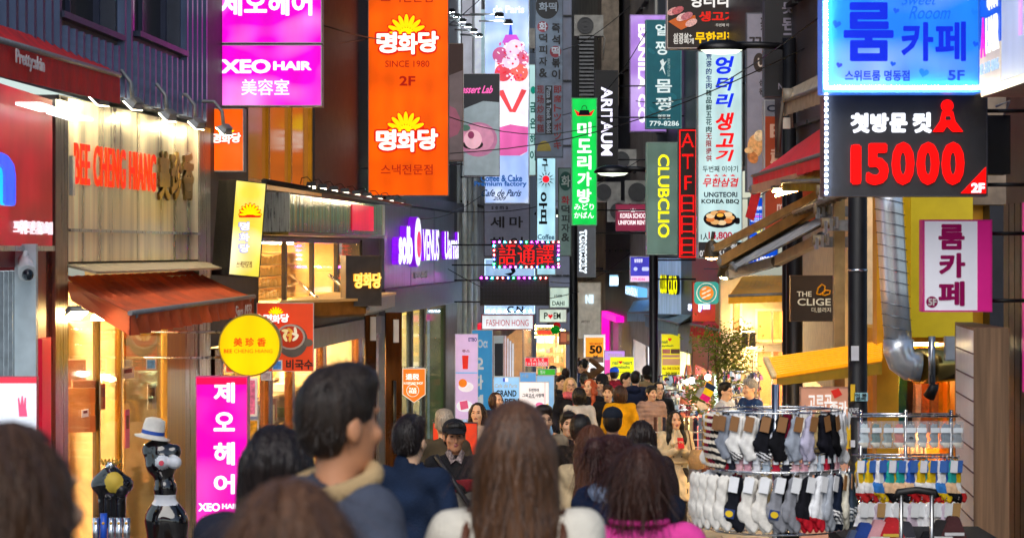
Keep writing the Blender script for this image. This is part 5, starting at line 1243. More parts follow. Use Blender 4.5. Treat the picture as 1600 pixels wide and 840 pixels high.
# big white barbecue sign
fs, t = HS((1090, 80, 1160, 404), 36, lit('cceef0', .8, uneven=.12), mat('9aa8ac', .4, .4), 'tall white lit barbecue sign with blue and red brush letters', .35, arm=3.5)
for i, ch in enumerate('荒谬的生肉精品鲜五花肉无限提供'): hang(t, fs, [(ch, (1103, 84 + i * 11.3, 1112, 94 + i * 11.3), '1a3a9a' if i < 5 else '1a4a4a' if i < 11 else 'd02030', dict(e=.25))])
for i, ch in enumerate('엉터리생고기'):
    hang(t, fs, [(ch, (1118, (88, 120, 146, 176, 208, 234)[i], 1147, (116, 142, 168, 204, 230, 252)[i]), '1030e8' if i < 3 else 'f01018', dict(bold=.05, shear=.2, e=.9))])
hang(t, fs, [('두번째 이야기', (1098, 259, 1153, 269), ink('1a1a1e', .05), dict(bold=.01)), ('★ ★ ★ ★', (1101, 272, 1150, 276), 'd02030', {}), ('무한삼겹', (1098, 278, 1154, 292), 'd8182c', dict(bold=.03, shear=.2, e=.8)),
     ('UNGTEORI', (1100, 300, 1152, 308), ink('1c2450', .08), dict(bold=.03)), ('KOREA BBQ', (1096, 311, 1155, 319), ink('101014', .04), dict(bold=.03)), ('1人', (1095, 364, 1107, 375), ink('101014', .04)), ('14,800', (1107, 362, 1144, 375), 'c01840', dict(bold=.03, e=.7)), ('원', (1145, 363, 1156, 375), ink('101014', .04))])
art(t, fs, 'grill_pan', ell(1125, 342, 26, 14, 22), ink('2a1c28', .1), .003); art(t, fs, 'pan_handle', rrc(1148, 340, 1156, 350, 3), ink('2a1c28', .1), .003)
for i in range(9): a = i * 40; art(t, fs, 'meat', ell(1125 + 16 * math.cos(R(a)), 340 + 8 * math.sin(R(a)), 7, 4, 10), ink(['e8b070', 'd88040', 'f0d0a0'][i % 3], .8), .007 + .001 * i)
art(t, fs, 'pan_centre', ell(1125, 337, 8, 5, 14), ink('30202a', .1), .018); art(t, fs, 'broth', ell(1125, 336, 5.5, 3, 12), ink('f0b040', .9), .022)
art(t, fs, 'bottom_panel', rc(1091, 378, 1159, 403), paint('26262c', .5), .003); hang(t, fs, [('명 동 점', (1108, 381, 1152, 389), 'e0e0e4', dict(lift=.008, e=.7)), ('070-8861-6783', (1093, 391, 1157, 401), 'e0e0e4', dict(lift=.008, bold=.02, e=.7))])
# LED signs
def dots(t, fs, txt, rect, step, col, rot=0, s=3., bold=.02, name='led_dots', lift=.01, lead=1.):
    """lamps of a dot-matrix board where the writing covers them"""
    co, fcs, _ = tmesh(txt, bold, lead, 0., 1.)
    fr_ = [f for f in fcs if abs(co[list(f), 2] - .5).max() < 1e-3]
    n = max(4, int((rect[2] - rect[0]) / step)); mrow = max(4, int((rect[3] - rect[1]) / step))
    gx, gy = np.meshgrid((np.arange(n) + .5) / n, (np.arange(mrow) + .5) / mrow, indexing='ij')
    qx, qy = (gx, gy) if not rot else (1 - gy, gx)
    if rot: qx, qy = 1 - gy, gx      # reads downwards
    on = np.zeros(gx.shape, bool)
    for f in fr_:
        for i in range(1, len(f) - 1):
            a, b, c = co[f[0], :2], co[f[i], :2], co[f[i + 1], :2]
            d1 = (qx - b[0]) * (a[1] - b[1]) - (a[0] - b[0]) * (qy - b[1]); d2 = (qx - c[0]) * (b[1] - c[1]) - (b[0] - c[0]) * (qy - c[1]); d3 = (qx - a[0]) * (c[1] - a[1]) - (c[0] - a[0]) * (qy - a[1])
            on |= ~(((d1 < 0) | (d2 < 0) | (d3 < 0)) & ((d1 > 0) | (d2 > 0) | (d3 > 0)))
    mb = MB(); k = fs.O.y / F * step * .36
    for i in range(n):
        for j in range(mrow):
            if on[i, j]:
                u, v = fs.uv(rect[0] + (i + .5) * step, rect[3] - (j + .5) * step); mb.box(u - k, u + k, -lift - .004, -lift, v - k, v + k)
    o = mb.obj(name, lit(col, s, uneven=0, sample=False), t); o['kind'] = 'stuff'; return o
def dotgrid(t, fs, rect, step, m, k=.2, lift=.003):
    mb = MB(); r = fs.O.y / F * step * k
    for i in range(int((rect[2] - rect[0]) / step)):
        for j in range(int((rect[3] - rect[1]) / step)): u, v = fs.uv(rect[0] + (i + .5) * step, rect[1] + (j + .5) * step); mb.box(u - r, u + r, -lift - .002, -lift, v - r, v + r)
    o = mb.obj('led_grid', m, t); o['kind'] = 'stuff'
RB = ['ff20ff', '20ff60', '4060ff', 'ff4040', '40ffff', 'c040ff']
def edgeleds(t, fs, pts, mode=None):
    bl = MB().ball((0, 0, 0), 1, 6).mesh()
    for i, (x, y) in enumerate(pts):
        u, v = fs.uv(x, y); o = share('edge_lamp', bl, [lit(mode or RB[(i * 5 + i // 4) % 6], 5, uneven=0, sample=False)], t); r = 1.25 * fs.O.y / F; o.scale = (r, r, r); o.location = (u, -.02, v)
fs, t = HS((770, 376, 874, 419), 44, paint('14141c', .5), paint('20202c', .5), 'red dot matrix sign with rainbow edge lamps', .25, arm=-1.1)
dotgrid(t, fs, (775, 381, 870, 415), 2, paint('33343c', .5)); dots(t, fs, '語通譯', (779, 381, 866, 414), 1.3, 'ff1010', s=2.4, bold=0)
edgeleds(t, fs, [(772 + 8.4 * i, 378) for i in range(13)] + [(772 + 8.4 * i, 417) for i in range(13)] + [(772, 384 + 7 * i) for i in range(5)] + [(872.5, 384 + 7 * i) for i in range(5)])
fs, t = HS((750, 431, 858, 477), 46, paint('101014', .5), paint('18181e', .5), 'switched off black dot matrix sign with coloured lamps along its top', .25, arm=-1.1)
dotgrid(t, fs, (754, 438, 855, 474), 2.2, paint('40424a', .5), .24); edgeleds(t, fs, [(752 + 8.4 * i, 434) for i in range(13)])
fs, t = HS((1060, 201, 1089, 404), 37.5, paint('200a0a', .5), paint('3a1414', .5), 'tall narrow red dot matrix sign beside the white barbecue sign', .2)
dots(t, fs, 'A\nT\nF\n日\n日\n日', (1064, 207, 1085, 398), 1.3, 'f01010', s=1.8, bold=.0)
e_ = lit('f01010', 1.6, uneven=0, sample=False); mb = MB()
for (a0, b0, a1, b1) in ((1061.5, 203, 1063, 402), (1086.5, 203, 1088, 402), (1063, 203, 1086.5, 204.5), (1063, 400.5, 1086.5, 402)):
    u0, v1 = fs.uv(a0, b0); u1, v0 = fs.uv(a1, b1); mb.box(u0, u1, -.02, -.01, v0, v1)
mb.obj('led_border', e_, t)
fs, t = HS((1010, 222, 1060, 398), 40, lit('7c9a8e', .42, uneven=.25), mat('8aa098', .4, .3), 'grey green sign with yellow dotted upright lettering', .3, arm=3.3)
dots(t, fs, 'CLUBCLIO', (1027, 240, 1047, 372), 1.15, 'fff020', rot=1, s=1.7, bold=.05)
hang(t, fs, [('CLUBCLIO', (1028, 241, 1046, 371), 'e8e018', dict(rot=1, bold=.03, e=.75))])
fs, t = HS((962, 319, 1022, 361), 45, mat('8c1f44', .45, emit=.35, noise=.08), paint('a02a50', .4), 'maroon school uniform rental sign with white letters', .25, arm=3.0)
hang(t, fs, [('KOREA SCHOOL', (969, 333, 1012, 341), 'fff0f4', dict(bold=.04)), ('UNIFORM RENTAL', (966, 344, 1018, 351), 'fff0f4', dict(bold=.04))])
art(t, fs, 'line', rc(966, 329, 984, 330), ink('fff0f4'), .003); art(t, fs, 'line', rc(993, 329, 1018, 330), ink('fff0f4'), .003); art(t, fs, 'crown', [(985, 326), (987, 328), (989, 325), (991, 328), (993, 326), (992, 331), (986, 331)], ink('fff0f4'), .003)
fs, t = HS((899, 352, 931, 433), 50, mat('6c7078', .4, emit=.2, noise=.1), mat('9aa0a8', .4, .5), 'grey sign with black upright lettering in a white glow', .3, arm=2.9)
hang(t, fs, [('TONYMOLY', (907, 361, 915, 425), 'e8f4ff', dict(rot=1, bold=.2, e=1.3, pad=.03)), ('TONYMOLY', (908, 361.5, 914.5, 424.5), ink('0c0e14', .01), dict(rot=1, lift=.012, bold=.02))])
fs, t = HS((756, 318, 828, 401), 50, mat('76788c', .5, emit=.22, noise=.1), paint('5a5c6c', .5), 'grey hair shop sign with dark Korean letters', .25)
hang(t, fs, [('세', (766, 338, 788, 356), paint('15151c')), ('마', (796, 338, 817, 356), paint('15151c')), ('s e m a', (768, 322, 794, 327), paint('15151c')), ('헤 어', (766, 370, 817, 390), paint('15151c'))])
fs, t = HS((757, 404, 836, 490), 52, lit('9fc4ee', .9, hot=.3), lit('bfe4ff', 1.6), 'pale blue lit sign with ink drawing behind the black board', .3)
art(t, fs, 'ink_swirl', [(790, 405), (800, 425), (788, 428), (798, 431), (806, 424), (799, 405)], ink('101828', .02), .003); hang(t, fs, [('C.N', (792, 478, 818, 488), ink('101828', .02), dict(bold=.04))])
edgeleds(t, fs, [(762 + 9.5 * i, 486) for i in range(8)], 'e8fbff')
fs, t = HS((752, 491, 834, 515), 45.5, lit('dfe6ee', 1.0, hot=.4, uneven=.2), paint('8c2038', .4), 'white lit fashion shop sign with thin red letters and red frame', .25)
hang(t, fs, [('FASHION HONG', (760, 499, 826, 509), 'c01a34', dict(bold=.0, e=.7))])
fs, t = HS((842, 482, 886, 504), 66, lit('d8ecd8', .9), paint('8a9a90'), 'small pale green lit sign with P and a red heart', .2)
hang(t, fs, [('P', (850, 488, 856, 498), ink('10201c', .02)), ('EM', (865, 488, 876, 498), ink('10201c', .02))]); art(t, fs, 'heart', [(860, 498), (856, 493), (857.5, 490.5), (860, 492), (862.5, 490.5), (864, 493)], ink('e01020'), .003)
fs, t = HS((858, 448, 890, 481), 70, lit('cfe8d8', .85), paint('8a9a90'), 'small mint lit sign with grey letters above the heart sign', .2)
hang(t, fs, [('DAHI', (863, 470, 882, 477), ink('205048', .1)), ('10:00', (866, 460, 878, 464), ink('205048', .1))])
fs, t = HS((836, 508, 866, 527), 64, paint('6a5a4c', .5, emit=.3), paint('3a3028'), 'small marquee board edged with warm bulbs', .2)
art(t, fs, 'red_band', rc(840, 516, 862, 522), paint('c03028', .5, emit=.5), .003); edgeleds(t, fs, [(837 + 4.6 * i, 509) for i in range(7)] + [(837 + 4.6 * i, 526) for i in range(7)] + [(837, 514), (837, 520)], 'fff080')
for (x, y, r_, c, lb) in ((868, 515, 7.5, '0fae28', 'green round balloon beside the bulb marquee'), (870, 508, 6, 'e02020', 'red round balloon behind the green balloon')):
    p = W(x, y, 62 if c[0] == '0' else 62.4); t = thing('balloon', lb, 'balloon', None, None, tuple(p)); r = r_ * 62 / F; MB().ball((0, 0, 0), r, 16, (1, 1, .9)).obj('skin', mat(c, .25, noise=0, emit=.3), t); MB().tube([(0, 0, -r * .88), (0, .02, -r * 1.1), (0, .05, -.6)], .008, 5).obj('string', WHITE, t)
fs, t = HS((902, 440, 940, 530), 60, mat('b8b0a0', .5, emit=.28, noise=.2, rust=.5), paint('7a6a50', .5), 'stained cream box sign with a small glowing logo', .6, arm=None)
hang(t, fs, [('NII', (915, 460, 927, 474), lit('cfeaff', 1.6), dict(th=.05, bold=.1))]); hang(t, fs, [('ARTSY', (908, 500, 922, 504), paint('5a5048'), {})])
fs, t = HS((951, 428, 967, 448), 56, lit('9fd8ff', 1.2), paint('202028'), 'small blue white lit sign on the black building', .2)
hang(t, fs, [('NIKIN', (953, 432, 966, 445), lit('f0ffff', 2), dict(th=.04, bold=.06))])
fs, t = HS((984, 400, 1019, 441), 42, lit('4a48c8', .85, uneven=.1), mat('b0b0c8', .4, .4), 'small blue purple lit beauty club sign', .2, arm=3.2)
hang(t, fs, [('얼짱몸짱', (991, 404, 1004, 410), 'f0f0ff', dict(bold=.03)), ('779-8286', (987, 434, 1008, 438), 'ff60a0', dict(bold=.03))]); art(t, fs, 'pink_band', rc(985, 431, 1018, 440), ink('f0c8f0'), .0025); art(t, fs, 'emblem', ell(993, 420, 3, 3), ink('c0c8ff'), .004); art(t, fs, 'emblem', rrc(1003, 417, 1014, 423, 2), ink('c0c8ff'), .004)
# upper right cluster behind the barbecue sign
fs, t = HS((1166, 20, 1196, 300), 34, mat('8a8694', .5, emit=.2, noise=.1), paint('5a5a64'), 'pale grey menu sign with brown disc and chicken picture', .2)
art(t, fs, 'disc', ell(1186, 98, 9, 15), paint('3c2c26'), .003); hang(t, fs, [('U', (1184, 91, 1193, 105), paint('e8d8c8'), dict(lift=.008, bold=.04)), ('꼬', (1169, 58, 1192, 75), paint('33282a'), {}), ('삼', (1186, 124, 1195, 134), paint('33282a')), ('된', (1186, 138, 1195, 148), paint('33282a')), ('꽃', (1188, 28, 1195, 48), paint('33282a'))])
for i, (x, y, a, b) in enumerate(((1180, 228, 12, 18), (1186, 212, 8, 9), (1176, 246, 10, 8), (1170, 235, 5, 7))): art(t, fs, 'fried_chicken', ell(x, y, a, b, 14, rot=i * 30), mat(['e8a868', 'f4d0a0', 'c8783c', 'eebc80'][i], .5, emit=.25, noise=.3, nscale=20), .004 + i * .003)
fs, t = HS((1194, -40, 1272, 151), 31.5, mat('16141a', .4, noise=.1), mat('34323c', .4, .3), 'tall near black sign with grey Korean letters behind the lamp pole', .25)
for i, ch in enumerate('못된고양이'): hang(t, fs, [(ch, (1222, (4, 27, 52, 77, 100)[i], 1242, (22, 48, 72, 96, 116)[i]), paint('7a7484', .5, emit=.12), dict(bold=.04))])
hang(t, fs, [('NSO', (1216, 130, 1238, 140), paint('8a8494', .5, emit=.15), dict(bold=.03))])
fs, t = HS((1194, 156, 1284, 360), 33, mat('a8401c', .5, emit=.16, noise=.1), mat('d0d0d4', .4), 'orange brown market sign with pale square letters', .25)
art(t, fs, 'grey_top', rc(1195, 157, 1283, 182), paint('7c7c88', .5, emit=.15), .003); hang(t, fs, [('CJ', (1198, 164, 1216, 178), paint('1c2440'), dict(lift=.008, bold=.04)), ('日用', (1203, 194, 1274, 216), paint('d8a890', .5, emit=.2), dict(bold=.04)), ('超市', (1203, 230, 1274, 256), paint('d8a890', .5, emit=.2), dict(bold=.04)), ('market', (1214, 314, 1256, 330), paint('d8c0b8', .5, emit=.25), dict(bold=.02))])
fs, t = HS((1170, 308, 1216, 412), 37, lit('0a50d8', .8, uneven=.1), mat('7a98b0', .4, .3), 'blue lit barbecue menu sign low behind the awning arms', .2)
hang(t, fs, [('엉터리', (1172, 322, 1192, 329), 'f4f8ff', dict(bold=.04)), ('무한리필', (1180, 357, 1214, 366), 'f8f020', dict(bold=.04)), ('14,800원', (1176, 399, 1212, 409), 'f0f4ff', dict(bold=.03))])
for i in range(6): hang(t, fs, [('뼈삼겹살 9,900원', (1173, 333 + i * 3.6 if i < 4 else 370 + (i - 4) * 5, 1198, 336 + i * 3.6 if i < 4 else 374 + (i - 4) * 5), 'ff70e0' if i == 1 else 'd8e4ff', {})])
# street lamps
def lamp(px, ptop, d, aim, label, r=.09, head=None, bandy=None):
    x = X(px, d); zt = Z(ptop, d); g = G(d); t = thing('street_lamp', label, 'street lamp', None, 'black street lamps', (x, d, g)); h = zt - g
    MB().tube([(0, 0, 0), (0, 0, .9), (0, 0, .95), (0, 0, h)], lambda q: r * (1.5 if q < .5 else 1), 14).obj('pole', mat('15151a', .4, .4, noise=.15, nscale=9), t)
    L = (aim - px) * d / F
    if L:
        za = Z(head, d) - g; s = -1 if L < 0 else 1
        MB().tube([(0, 0, za), (L * .35, 0, za + .02), (L * .72, 0, za + .02)], .045, 8).obj('arm', mat('15151a', .4, .4), t)
        mb = MB(); mb.lathe([(0, .12), (.1, .115), (.21, .07), (.26, .0), (.24, -.02)], 20, 0, 0, 0); o = mb.obj('lamp_head', mat('15151a', .35, .4), t); o.location = (L * .84, 0, za - .03); o.scale = (1.25, .8, 1)
        mb = MB(); mb.lathe([(.22, -.005), (.16, -.05), (0, -.07)], 20); o = mb.obj('lamp_glass', lit('e8f2d8', 2.2, uneven=0), t); o.location = (L * .84, 0, za - .035); o.scale = (1.25, .8, 1)
    return t
lamp(1233, 60, 31, 1107, 'tall black street lamp whose head overlaps the white barbecue sign', head=73)
lamp(1021, 263, 41, 945, 'black street lamp beside the yellow upright letters', r=.075, head=266)
lamp(896, 330, 49, 852, 'black street lamp in the middle of the street beside the green sign', r=.08, head=332)
lamp(1241, 250, 29, 1241, 'black pole behind the brown butterfly sign', r=.1)
# thin cables strung across the street
for i, (a, b, sg) in enumerate(((W(330, -20, 27), W(580, 60, 36), .3), (W(505, 40, 31), W(760, -10, 47), .5), (W(700, 330, 47), W(1000, 250, 52), .4), (W(760, 60, 50), W(985, 10, 50), .6), (W(860, 440, 62), W(985, 395, 58), .3), (W(960, 150, 52), W(1290, 20, 27), .5), (W(1100, 420, 38), W(1310, 300, 24), .25), (W(590, 330, 38), W(760, 300, 48), .3), (W(130, 140, 20), W(330, 60, 26), .2), (W(1160, 310, 36), W(1240, 250, 29), .15))):
    t = thing('overhead_cable', ['cable from the magenta sign to the orange sign', 'cable from the orange sign to the tall cake sign', 'cable passing under the green sign', 'high cable between the upper windows behind the cake sign', 'low cable over the far shops', 'long cable from the black letter sign to the blue sign', 'cable hanging beside the folding bars', 'cable in front of the purple letter store', 'cable along the corrugated wall under the windows', 'short cable beside the orange brown market sign'][i], 'cable')
    MB().tube([a.lerp(b, q / 10) - Vector((0, 0, sg * math.sin(math.pi * q / 10))) for q in range(11)], .009, 5).obj('wire', BLACK, t)
for i, (a, b) in enumerate(((W(700, 240, 40), W(1290, 60, 30)), (W(880, 180, 46), W(1010, 50, 44)), (W(700, 420, 45), W(905, 455, 49)), (W(640, 160, 36), W(960, 190, 45)))):
    t = thing('overhead_cable', ['cable rising across the street from the orange sign to the right', 'short dark cable behind the black letter sign', 'low sagging cable beneath the dot matrix boards', 'thin dark cable crossing behind the tall cake sign'][i], 'cable')
    MB().tube([a.lerp(b, q / 10) - Vector((0, 0, .35 * math.sin(math.pi * q / 10))) for q in range(11)], .008, 5).obj('wire', BLACK, t)
# ================================================================ right side, near
R1 = Bl('dark clad shop building at the right edge behind the room cafe signs', side(1572, 18.7, 1990, 12), mat('1a1a20', .45, noise=.25, nscale=3))
q1 = lambda z: z - R1.f.O.z
R1.wall((0, R1.u(1990), q1(-1.4), q1(8)), name='wall')
for i in range(5): R1.piece('cladding_panel', mat('17171d', .4, .2, noise=.2), (R1.u(1574 + i * 9), R1.u(1582 + i * 9), q1(-1.2), q1(2.35)), -.03, 0)
R1.piece('lit_edge', lit('e0188c', .8), (R1.u(1605), R1.u(1612), q1(.95), q1(2.35)), -.035, -.03)
# yellow store behind the sock racks
fs = front(1440, 450, 21.5); BY = Bl('bright yellow clothes shop behind the right sock rack', fs, mat('d89a10', .5, noise=.08))
op = BY.R((1404, 535, 1492, 720)); op = (op[0], op[1], G(21) - fs.O.z, op[3])
uL, uR = fs.uv(1370, 450)[0], fs.uv(1720, 450)[0]
BY.wall((uL, uR, G(21) - .2 - fs.O.z, fs.uv(0, 280)[1]), [op], th=.25)
BY.room(op, 1.6, back='f0a818', lamp=lit('ffe0a0', 10, uneven=0), rows=2)
BY.piece('yellow_panel', mat('b09808', .45, noise=.08, emit=.3), (fs.uv(1411, 0)[0], fs.uv(1506, 0)[0], fs.uv(0, 524)[1], fs.uv(0, 240)[1]), -.42, -.0)  # glow added to the panel's colour to brighten it
BY.piece('dark_panel', mat('1e1e27', .4, .2, noise=.2), (fs.uv(1536, 0)[0], fs.uv(1720, 0)[0], G(21) - fs.O.z, fs.uv(0, 322)[1]), -.3, -.0)
BY.piece('upper_wall', mat('8a7868', .7, noise=.25), (fs.uv(1475, 0)[0], fs.uv(1720, 0)[0], fs.uv(0, 320)[1], fs.uv(0, -60)[1]), -.1, -.0)
for i, (x, c) in enumerate(((1412, '1c6a70'), (1424, '2a2a30'), (1434, 'e8d8c0'), (1447, 'c87a40'), (1460, 'b88850'), (1474, 'e0b030'), (1484, '3a4a6a'))):
    g_ = front(x, 590, 22.1); t = thing('hanging_coat', ['teal', 'black', 'cream', 'rust brown', 'camel', 'mustard', 'slate blue'][i] + ' garment hanging in the yellow shop', 'coat', g_)
    mb = MB(); mb.hexa([(-.055, 0, -.5), (.055, 0, -.5), (.05, .22, -.5), (-.05, .22, -.5)], [(-.03, .02, .1), (.03, .02, .1), (.03, .2, .1), (-.03, .2, .1)]); mb.obj('garment', cloth(c), t); MB().tube([(0, .1, .1), (0, .1, .16), (.02, .1, .19)], .005, 5).obj('hook', CHROME, t)
# silver duct
stock(front(1440, 450, 22.9), 1395, 1500, -1.0, 1.1, 4, 14, ['e8b020', 'f0e0c0', '3a4a6a', 'c84a30', 'f0c860', '2a2a30'], 'shelf of folded clothes inside the yellow shop', seed=21)
du = thing('exhaust_duct', 'silver spiral exhaust duct bending at its foot beside the black pole', 'duct'); d0 = 20.2
pts = [W(1385, 250, d0), W(1390, 330, d0), W(1397, 450, d0), W(1404, 540, d0), W(1408, 560, d0), W(1422, 573, d0), W(1446, 574, d0), W(1500, 571, d0)]
duct = mat('eef2f6', .3, .7, nscale=2, stretch=(1, 1, 1), noise=.1, bump=.1, bscale=3)
MB().tube(pts[:4], .116, 24).obj('riser', duct, du)
el = [W(1404, 530, d0), W(1404, 548, d0), W(1409, 562, d0), W(1421, 571, d0), W(1438, 573, d0)]
MB().tube(el, .128, 24).obj('elbow', duct, du); MB().tube([W(1434, 572, d0), W(1500, 566, d0 + .3)], .15, 24).obj('horizontal_run', metal('c8a860', .2, noise=.1), du)
for i in range(16):
    p = pts[0].lerp(pts[3], (i + .5) / 16); ax_ = (pts[3] - pts[0]).normalized()
    a = []; e1 = ax_.cross(Vector((0, 1, 0))).normalized(); e2 = ax_.cross(e1)
    q = lambda an: p + (e1 * math.cos(an) + e2 * math.sin(an)) * .124 + ax_ * .035 * math.cos(an)
    # seam of the spiral winding
    MB().tube([q(k * math.pi / 10) for k in range(21)], .0035, 5, cap=False).obj('seam', metal('9aa0a6', .25), du)
for q_ in (.25, .62): pass
MB().tube([W(1456, 525, 20), W(1456, 600, 20)], .03, 10).obj('support_rod', STEEL, du)
fs = front(1484, 548, 20); t = thing('junction_box', 'small grey electrical box below the yellow panel', 'box', fs); MB().box(-.035, .05, 0, .08, -.08, .12).obj('casing', paint('9aa0a8', .4), t); MB().box(-.03, .045, -.008, 0, -.07, .11).obj('door', paint('a8aeb6', .4), t)
lp = thing('hanging_lamp', 'black spotlight hanging below the duct elbow', 'lamp', None, None, tuple(W(1456, 612, 19.8))); MB().tube([(0, 0, 0), (0, 0, .14)], .016, 8).obj('stem', DARKM, lp); MB().tube([(-.02, .02, -.04), (.02, -.03, .06)], .05, 12, r2=.035).obj('shade', DARKM, lp)
# black pole in front of everything
P1 = thing('utility_pole', 'thick black utility pole with stickers beside the silver duct', 'pole', None, None, (X(1340, 19), 19, G(19)))
MB().tube([(0, 0, 0), (0, 0, 1.25), (0, 0, 1.33), (0, 0, 6)], lambda q: .115 if q < .34 else .075, 20).obj('shaft', mat('16161a', .5, .2, noise=.3, nscale=12), P1)
MB().tube([(0, 0, Z(424, 19) - G(19)), (0, 0, Z(420, 19) - G(19))], .079, 20).obj('steel_band', CHROME, P1)
fp = front(1340, 600, 18.9)
for i, (r_, c_) in enumerate((((1329, 600, 1336, 626), 'e8b820'), ((1334, 613, 1356, 626), '9ac8d0'), ((1322, 663, 1329, 700), 'e8b820'), ((1326, 687, 1336, 698), 'd8d8dc'), ((1330, 540, 1342, 563), 'd8d8dc'))):
    a = art(P1, fp, 'sticker', rc(*r_), paint(c_, .5, emit=.1), .0, .004)
text(P1, fp, '이 용\n문의', (1336, 614, 1354, 625), paint('10202a'), lift=.006, bold=.05); text(P1, fp, 'VAPE', (1325, 636, 1341, 644), paint('c8c8cc'), lift=.03, bold=.04); text(P1, fp, 'NOVICE', (1324, 644, 1342, 651), paint('c8c8cc'), lift=.03, bold=.04)
# room cafe big blue sign
fs = front(1410, 60, 16.6); blue = lit('2080ff', .95, hot=.35, uneven=.15)
t = signbox(fs, (1285, -60, 1533, 145), .26, blue, lit('3a78e8', .7), 'hanging_sign', 'large blue lit room cafe sign edged with a chain of warm bulbs', GRP, rim=5, arm=3.7)
db = ink('0626d0', .9)
for ch, r_ in (('룸', (1318, 4, 1396, 96)), ('카', (1408, 35, 1458, 96)), ('페', (1461, 34, 1509, 96))): text(t, fs, ch, r_, db, lift=.003, bold=.035)
for s_, r_, k in (('스위트룸 명동점', (1320, 110, 1421, 127), dict(bold=.02)), ('5F', (1481, 110, 1507, 126), dict(bold=.02))): text(t, fs, s_, r_, ink('0a3ac8', .85), lift=.003, **k)
text(t, fs, 'Sweet', (1408, -8, 1464, 8), ink('0f64ff', .9), lift=.003, shear=.4); text(t, fs, 'Rooom', (1420, 10, 1485, 30), ink('0f64ff', .9), lift=.003, shear=.4)
def heart(cx, cy, s, rot=0):
    o = []
    for i in range(20):
        a = 2 * math.pi * i / 20; x = 16 * math.sin(a) ** 3; y = -(13 * math.cos(a) - 5 * math.cos(2 * a) - 2 * math.cos(3 * a) - math.cos(4 * a)); c, s_ = math.cos(R(rot)), math.sin(R(rot)); o.append((cx + (x * c - y * s_) * s / 16, cy + (x * s_ + y * c) * s / 16))
    return o
for x, y, s_, c in ((1307, 38, 7, '1050f0'), (1400, 17, 5, '1858f0'), (1443, 114, 8, '1a70ff'), (1395, 100, 4.5, '1050e0'), (1311, 102, 5, '2a3ac8'), (1522, 19, 6, '1a78ff'), (1524, 69, 5, '0a50ff')): art(t, fs, 'heart', heart(x, y, s_, 15), ink(c, .9), .0035)
bl = MB().ball((0, 0, 0), .0105, 8).mesh(); bl.materials.append(lit('fff0c0', 9, uneven=0, sample=False))
for i in range(40):
    for (x, y) in ([(1290 + i * 6.05, 137)] + ([(1290, 131 - i * 6.05)] if i < 31 else [])):
        u, v = fs.uv(x, y); o = mk('edge_bulb', bl, None, t); o.location = (u, -.022, v)
bt = lit('fff0c8', 3.5, uneven=0); u0, v0 = fs.uv(1287, 139.5); u1, v1 = fs.uv(1531, 134.5)
MB().box(u0, u1, -.012, -.009, v0, v1).obj('bulb_strip', lit('ffe8a8', 1.6, uneven=0), t); u0, v0 = fs.uv(1287.5, 134); u1, v1 = fs.uv(1292.5, -60); MB().box(u0, u1, -.012, -.009, v0, v1).obj('bulb_strip', lit('ffe8a8', 1.6, uneven=0), t)
# price sign
fs = front(1415, 228, 16.9)
t = signbox(fs, (1288, 148, 1543, 307), .24, paint('2a2a30', .45, noise=.15), paint('3a3a44', .4), 'hanging_sign', 'black price sign with glowing red 15000 and white Korean letters', GRP, rim=2, arm=3.75)
rd = lit('ff0606', 1.7, uneven=0); wh = lit('f0f4ff', 1.6, uneven=0)
for i, ch in enumerate('15000'): text(t, fs, ch, [(1329, 226, 1345, 288), (1353, 224, 1388, 289), (1393, 222, 1428, 289), (1432, 222, 1467, 289), (1471, 222, 1506, 289)][i], rd, lift=.003, bold=.07 if i else .1, th=.02)
for i, ch in enumerate('첫방문컷'): text(t, fs, ch, [(1329, 177, 1358, 208), (1360, 177, 1388, 207), (1390, 177, 1417, 207), (1426, 176, 1455, 208)][i], wh, lift=.003, bold=.08, th=.02)
art(t, fs, 'emblem', ell(1479.5, 165.5, 9.5, 9.5), rd, .003, .02); art(t, fs, 'emblem', [(1472, 174), (1488, 174), (1492, 190), (1504, 206), (1488, 206), (1479, 197), (1473, 206), (1457, 206), (1468, 190)], rd, .003, .02)
art(t, fs, 'emblem_gap', [(1477, 182), (1484, 182), (1485, 188), (1476, 188)], paint('2a2a30'), .024, .002)
art(t, fs, 'corner_triangle', [(1540, 261), (1540, 302), (1501, 302)], rd, .003, .01); text(t, fs, '2F', (1517, 286, 1538, 301), wh, lift=.014, bold=.06)
for i in range(17): u, v = fs.uv(1290.5, 154 + i * 9.2); o = share('edge_lamp', bl, [lit('cfe4ff', 4, uneven=0, sample=False)], t); o.location = (u, -.02, v)
# oblique hair sign at the right edge
fo = side(1533, 16.4, 1690, 13.4, 80); t = thing('wall_sign', 'oblique blue and white lit hair salon sign at the top right edge', 'sign', fo, GRP)
u1 = fo.uv(1690, HY)[0]; z0, z1 = fo.uv(1533, 152)[1], fo.uv(1533, -60)[1]
MB().box(0, u1, .0, .5, z0, z1 + .4).obj('housing', paint('c8bca8', .4), t); MB().box(.0, u1, -.006, 0, z0 + .06, z1 + .4).obj('face', lit('c8d4f0', .6, uneven=.15), t)
a1 = fo.uv(1566, HY)[0]; MB().box(.005, a1, -.012, -.006, z0 + .32, z1 + .4).obj('blue_field', lit('0a50d8', .9, uneven=.3), t); MB().box(.005, a1, -.011, -.006, z0 + .06, z0 + .32).obj('pale_field', lit('e0d0b8', .7, uneven=.3), t)
text(t, fo, 'A', (1536, 28, 1543, 90), ink('e020c0'), lift=.013, bold=.06); text(t, fo, 'HAIR', (1544, 24, 1564, 80), ink('f0f4ff', 1.2), lift=.013, bold=.05); text(t, fo, '02-318-8016', (1535, 95, 1564, 113), ink('a8c8f0', .9), lift=.013); text(t, fo, '에이헤어', (1546, -10, 1562, 14), ink('f0f4ff', 1.1), lift=.013, bold=.05)
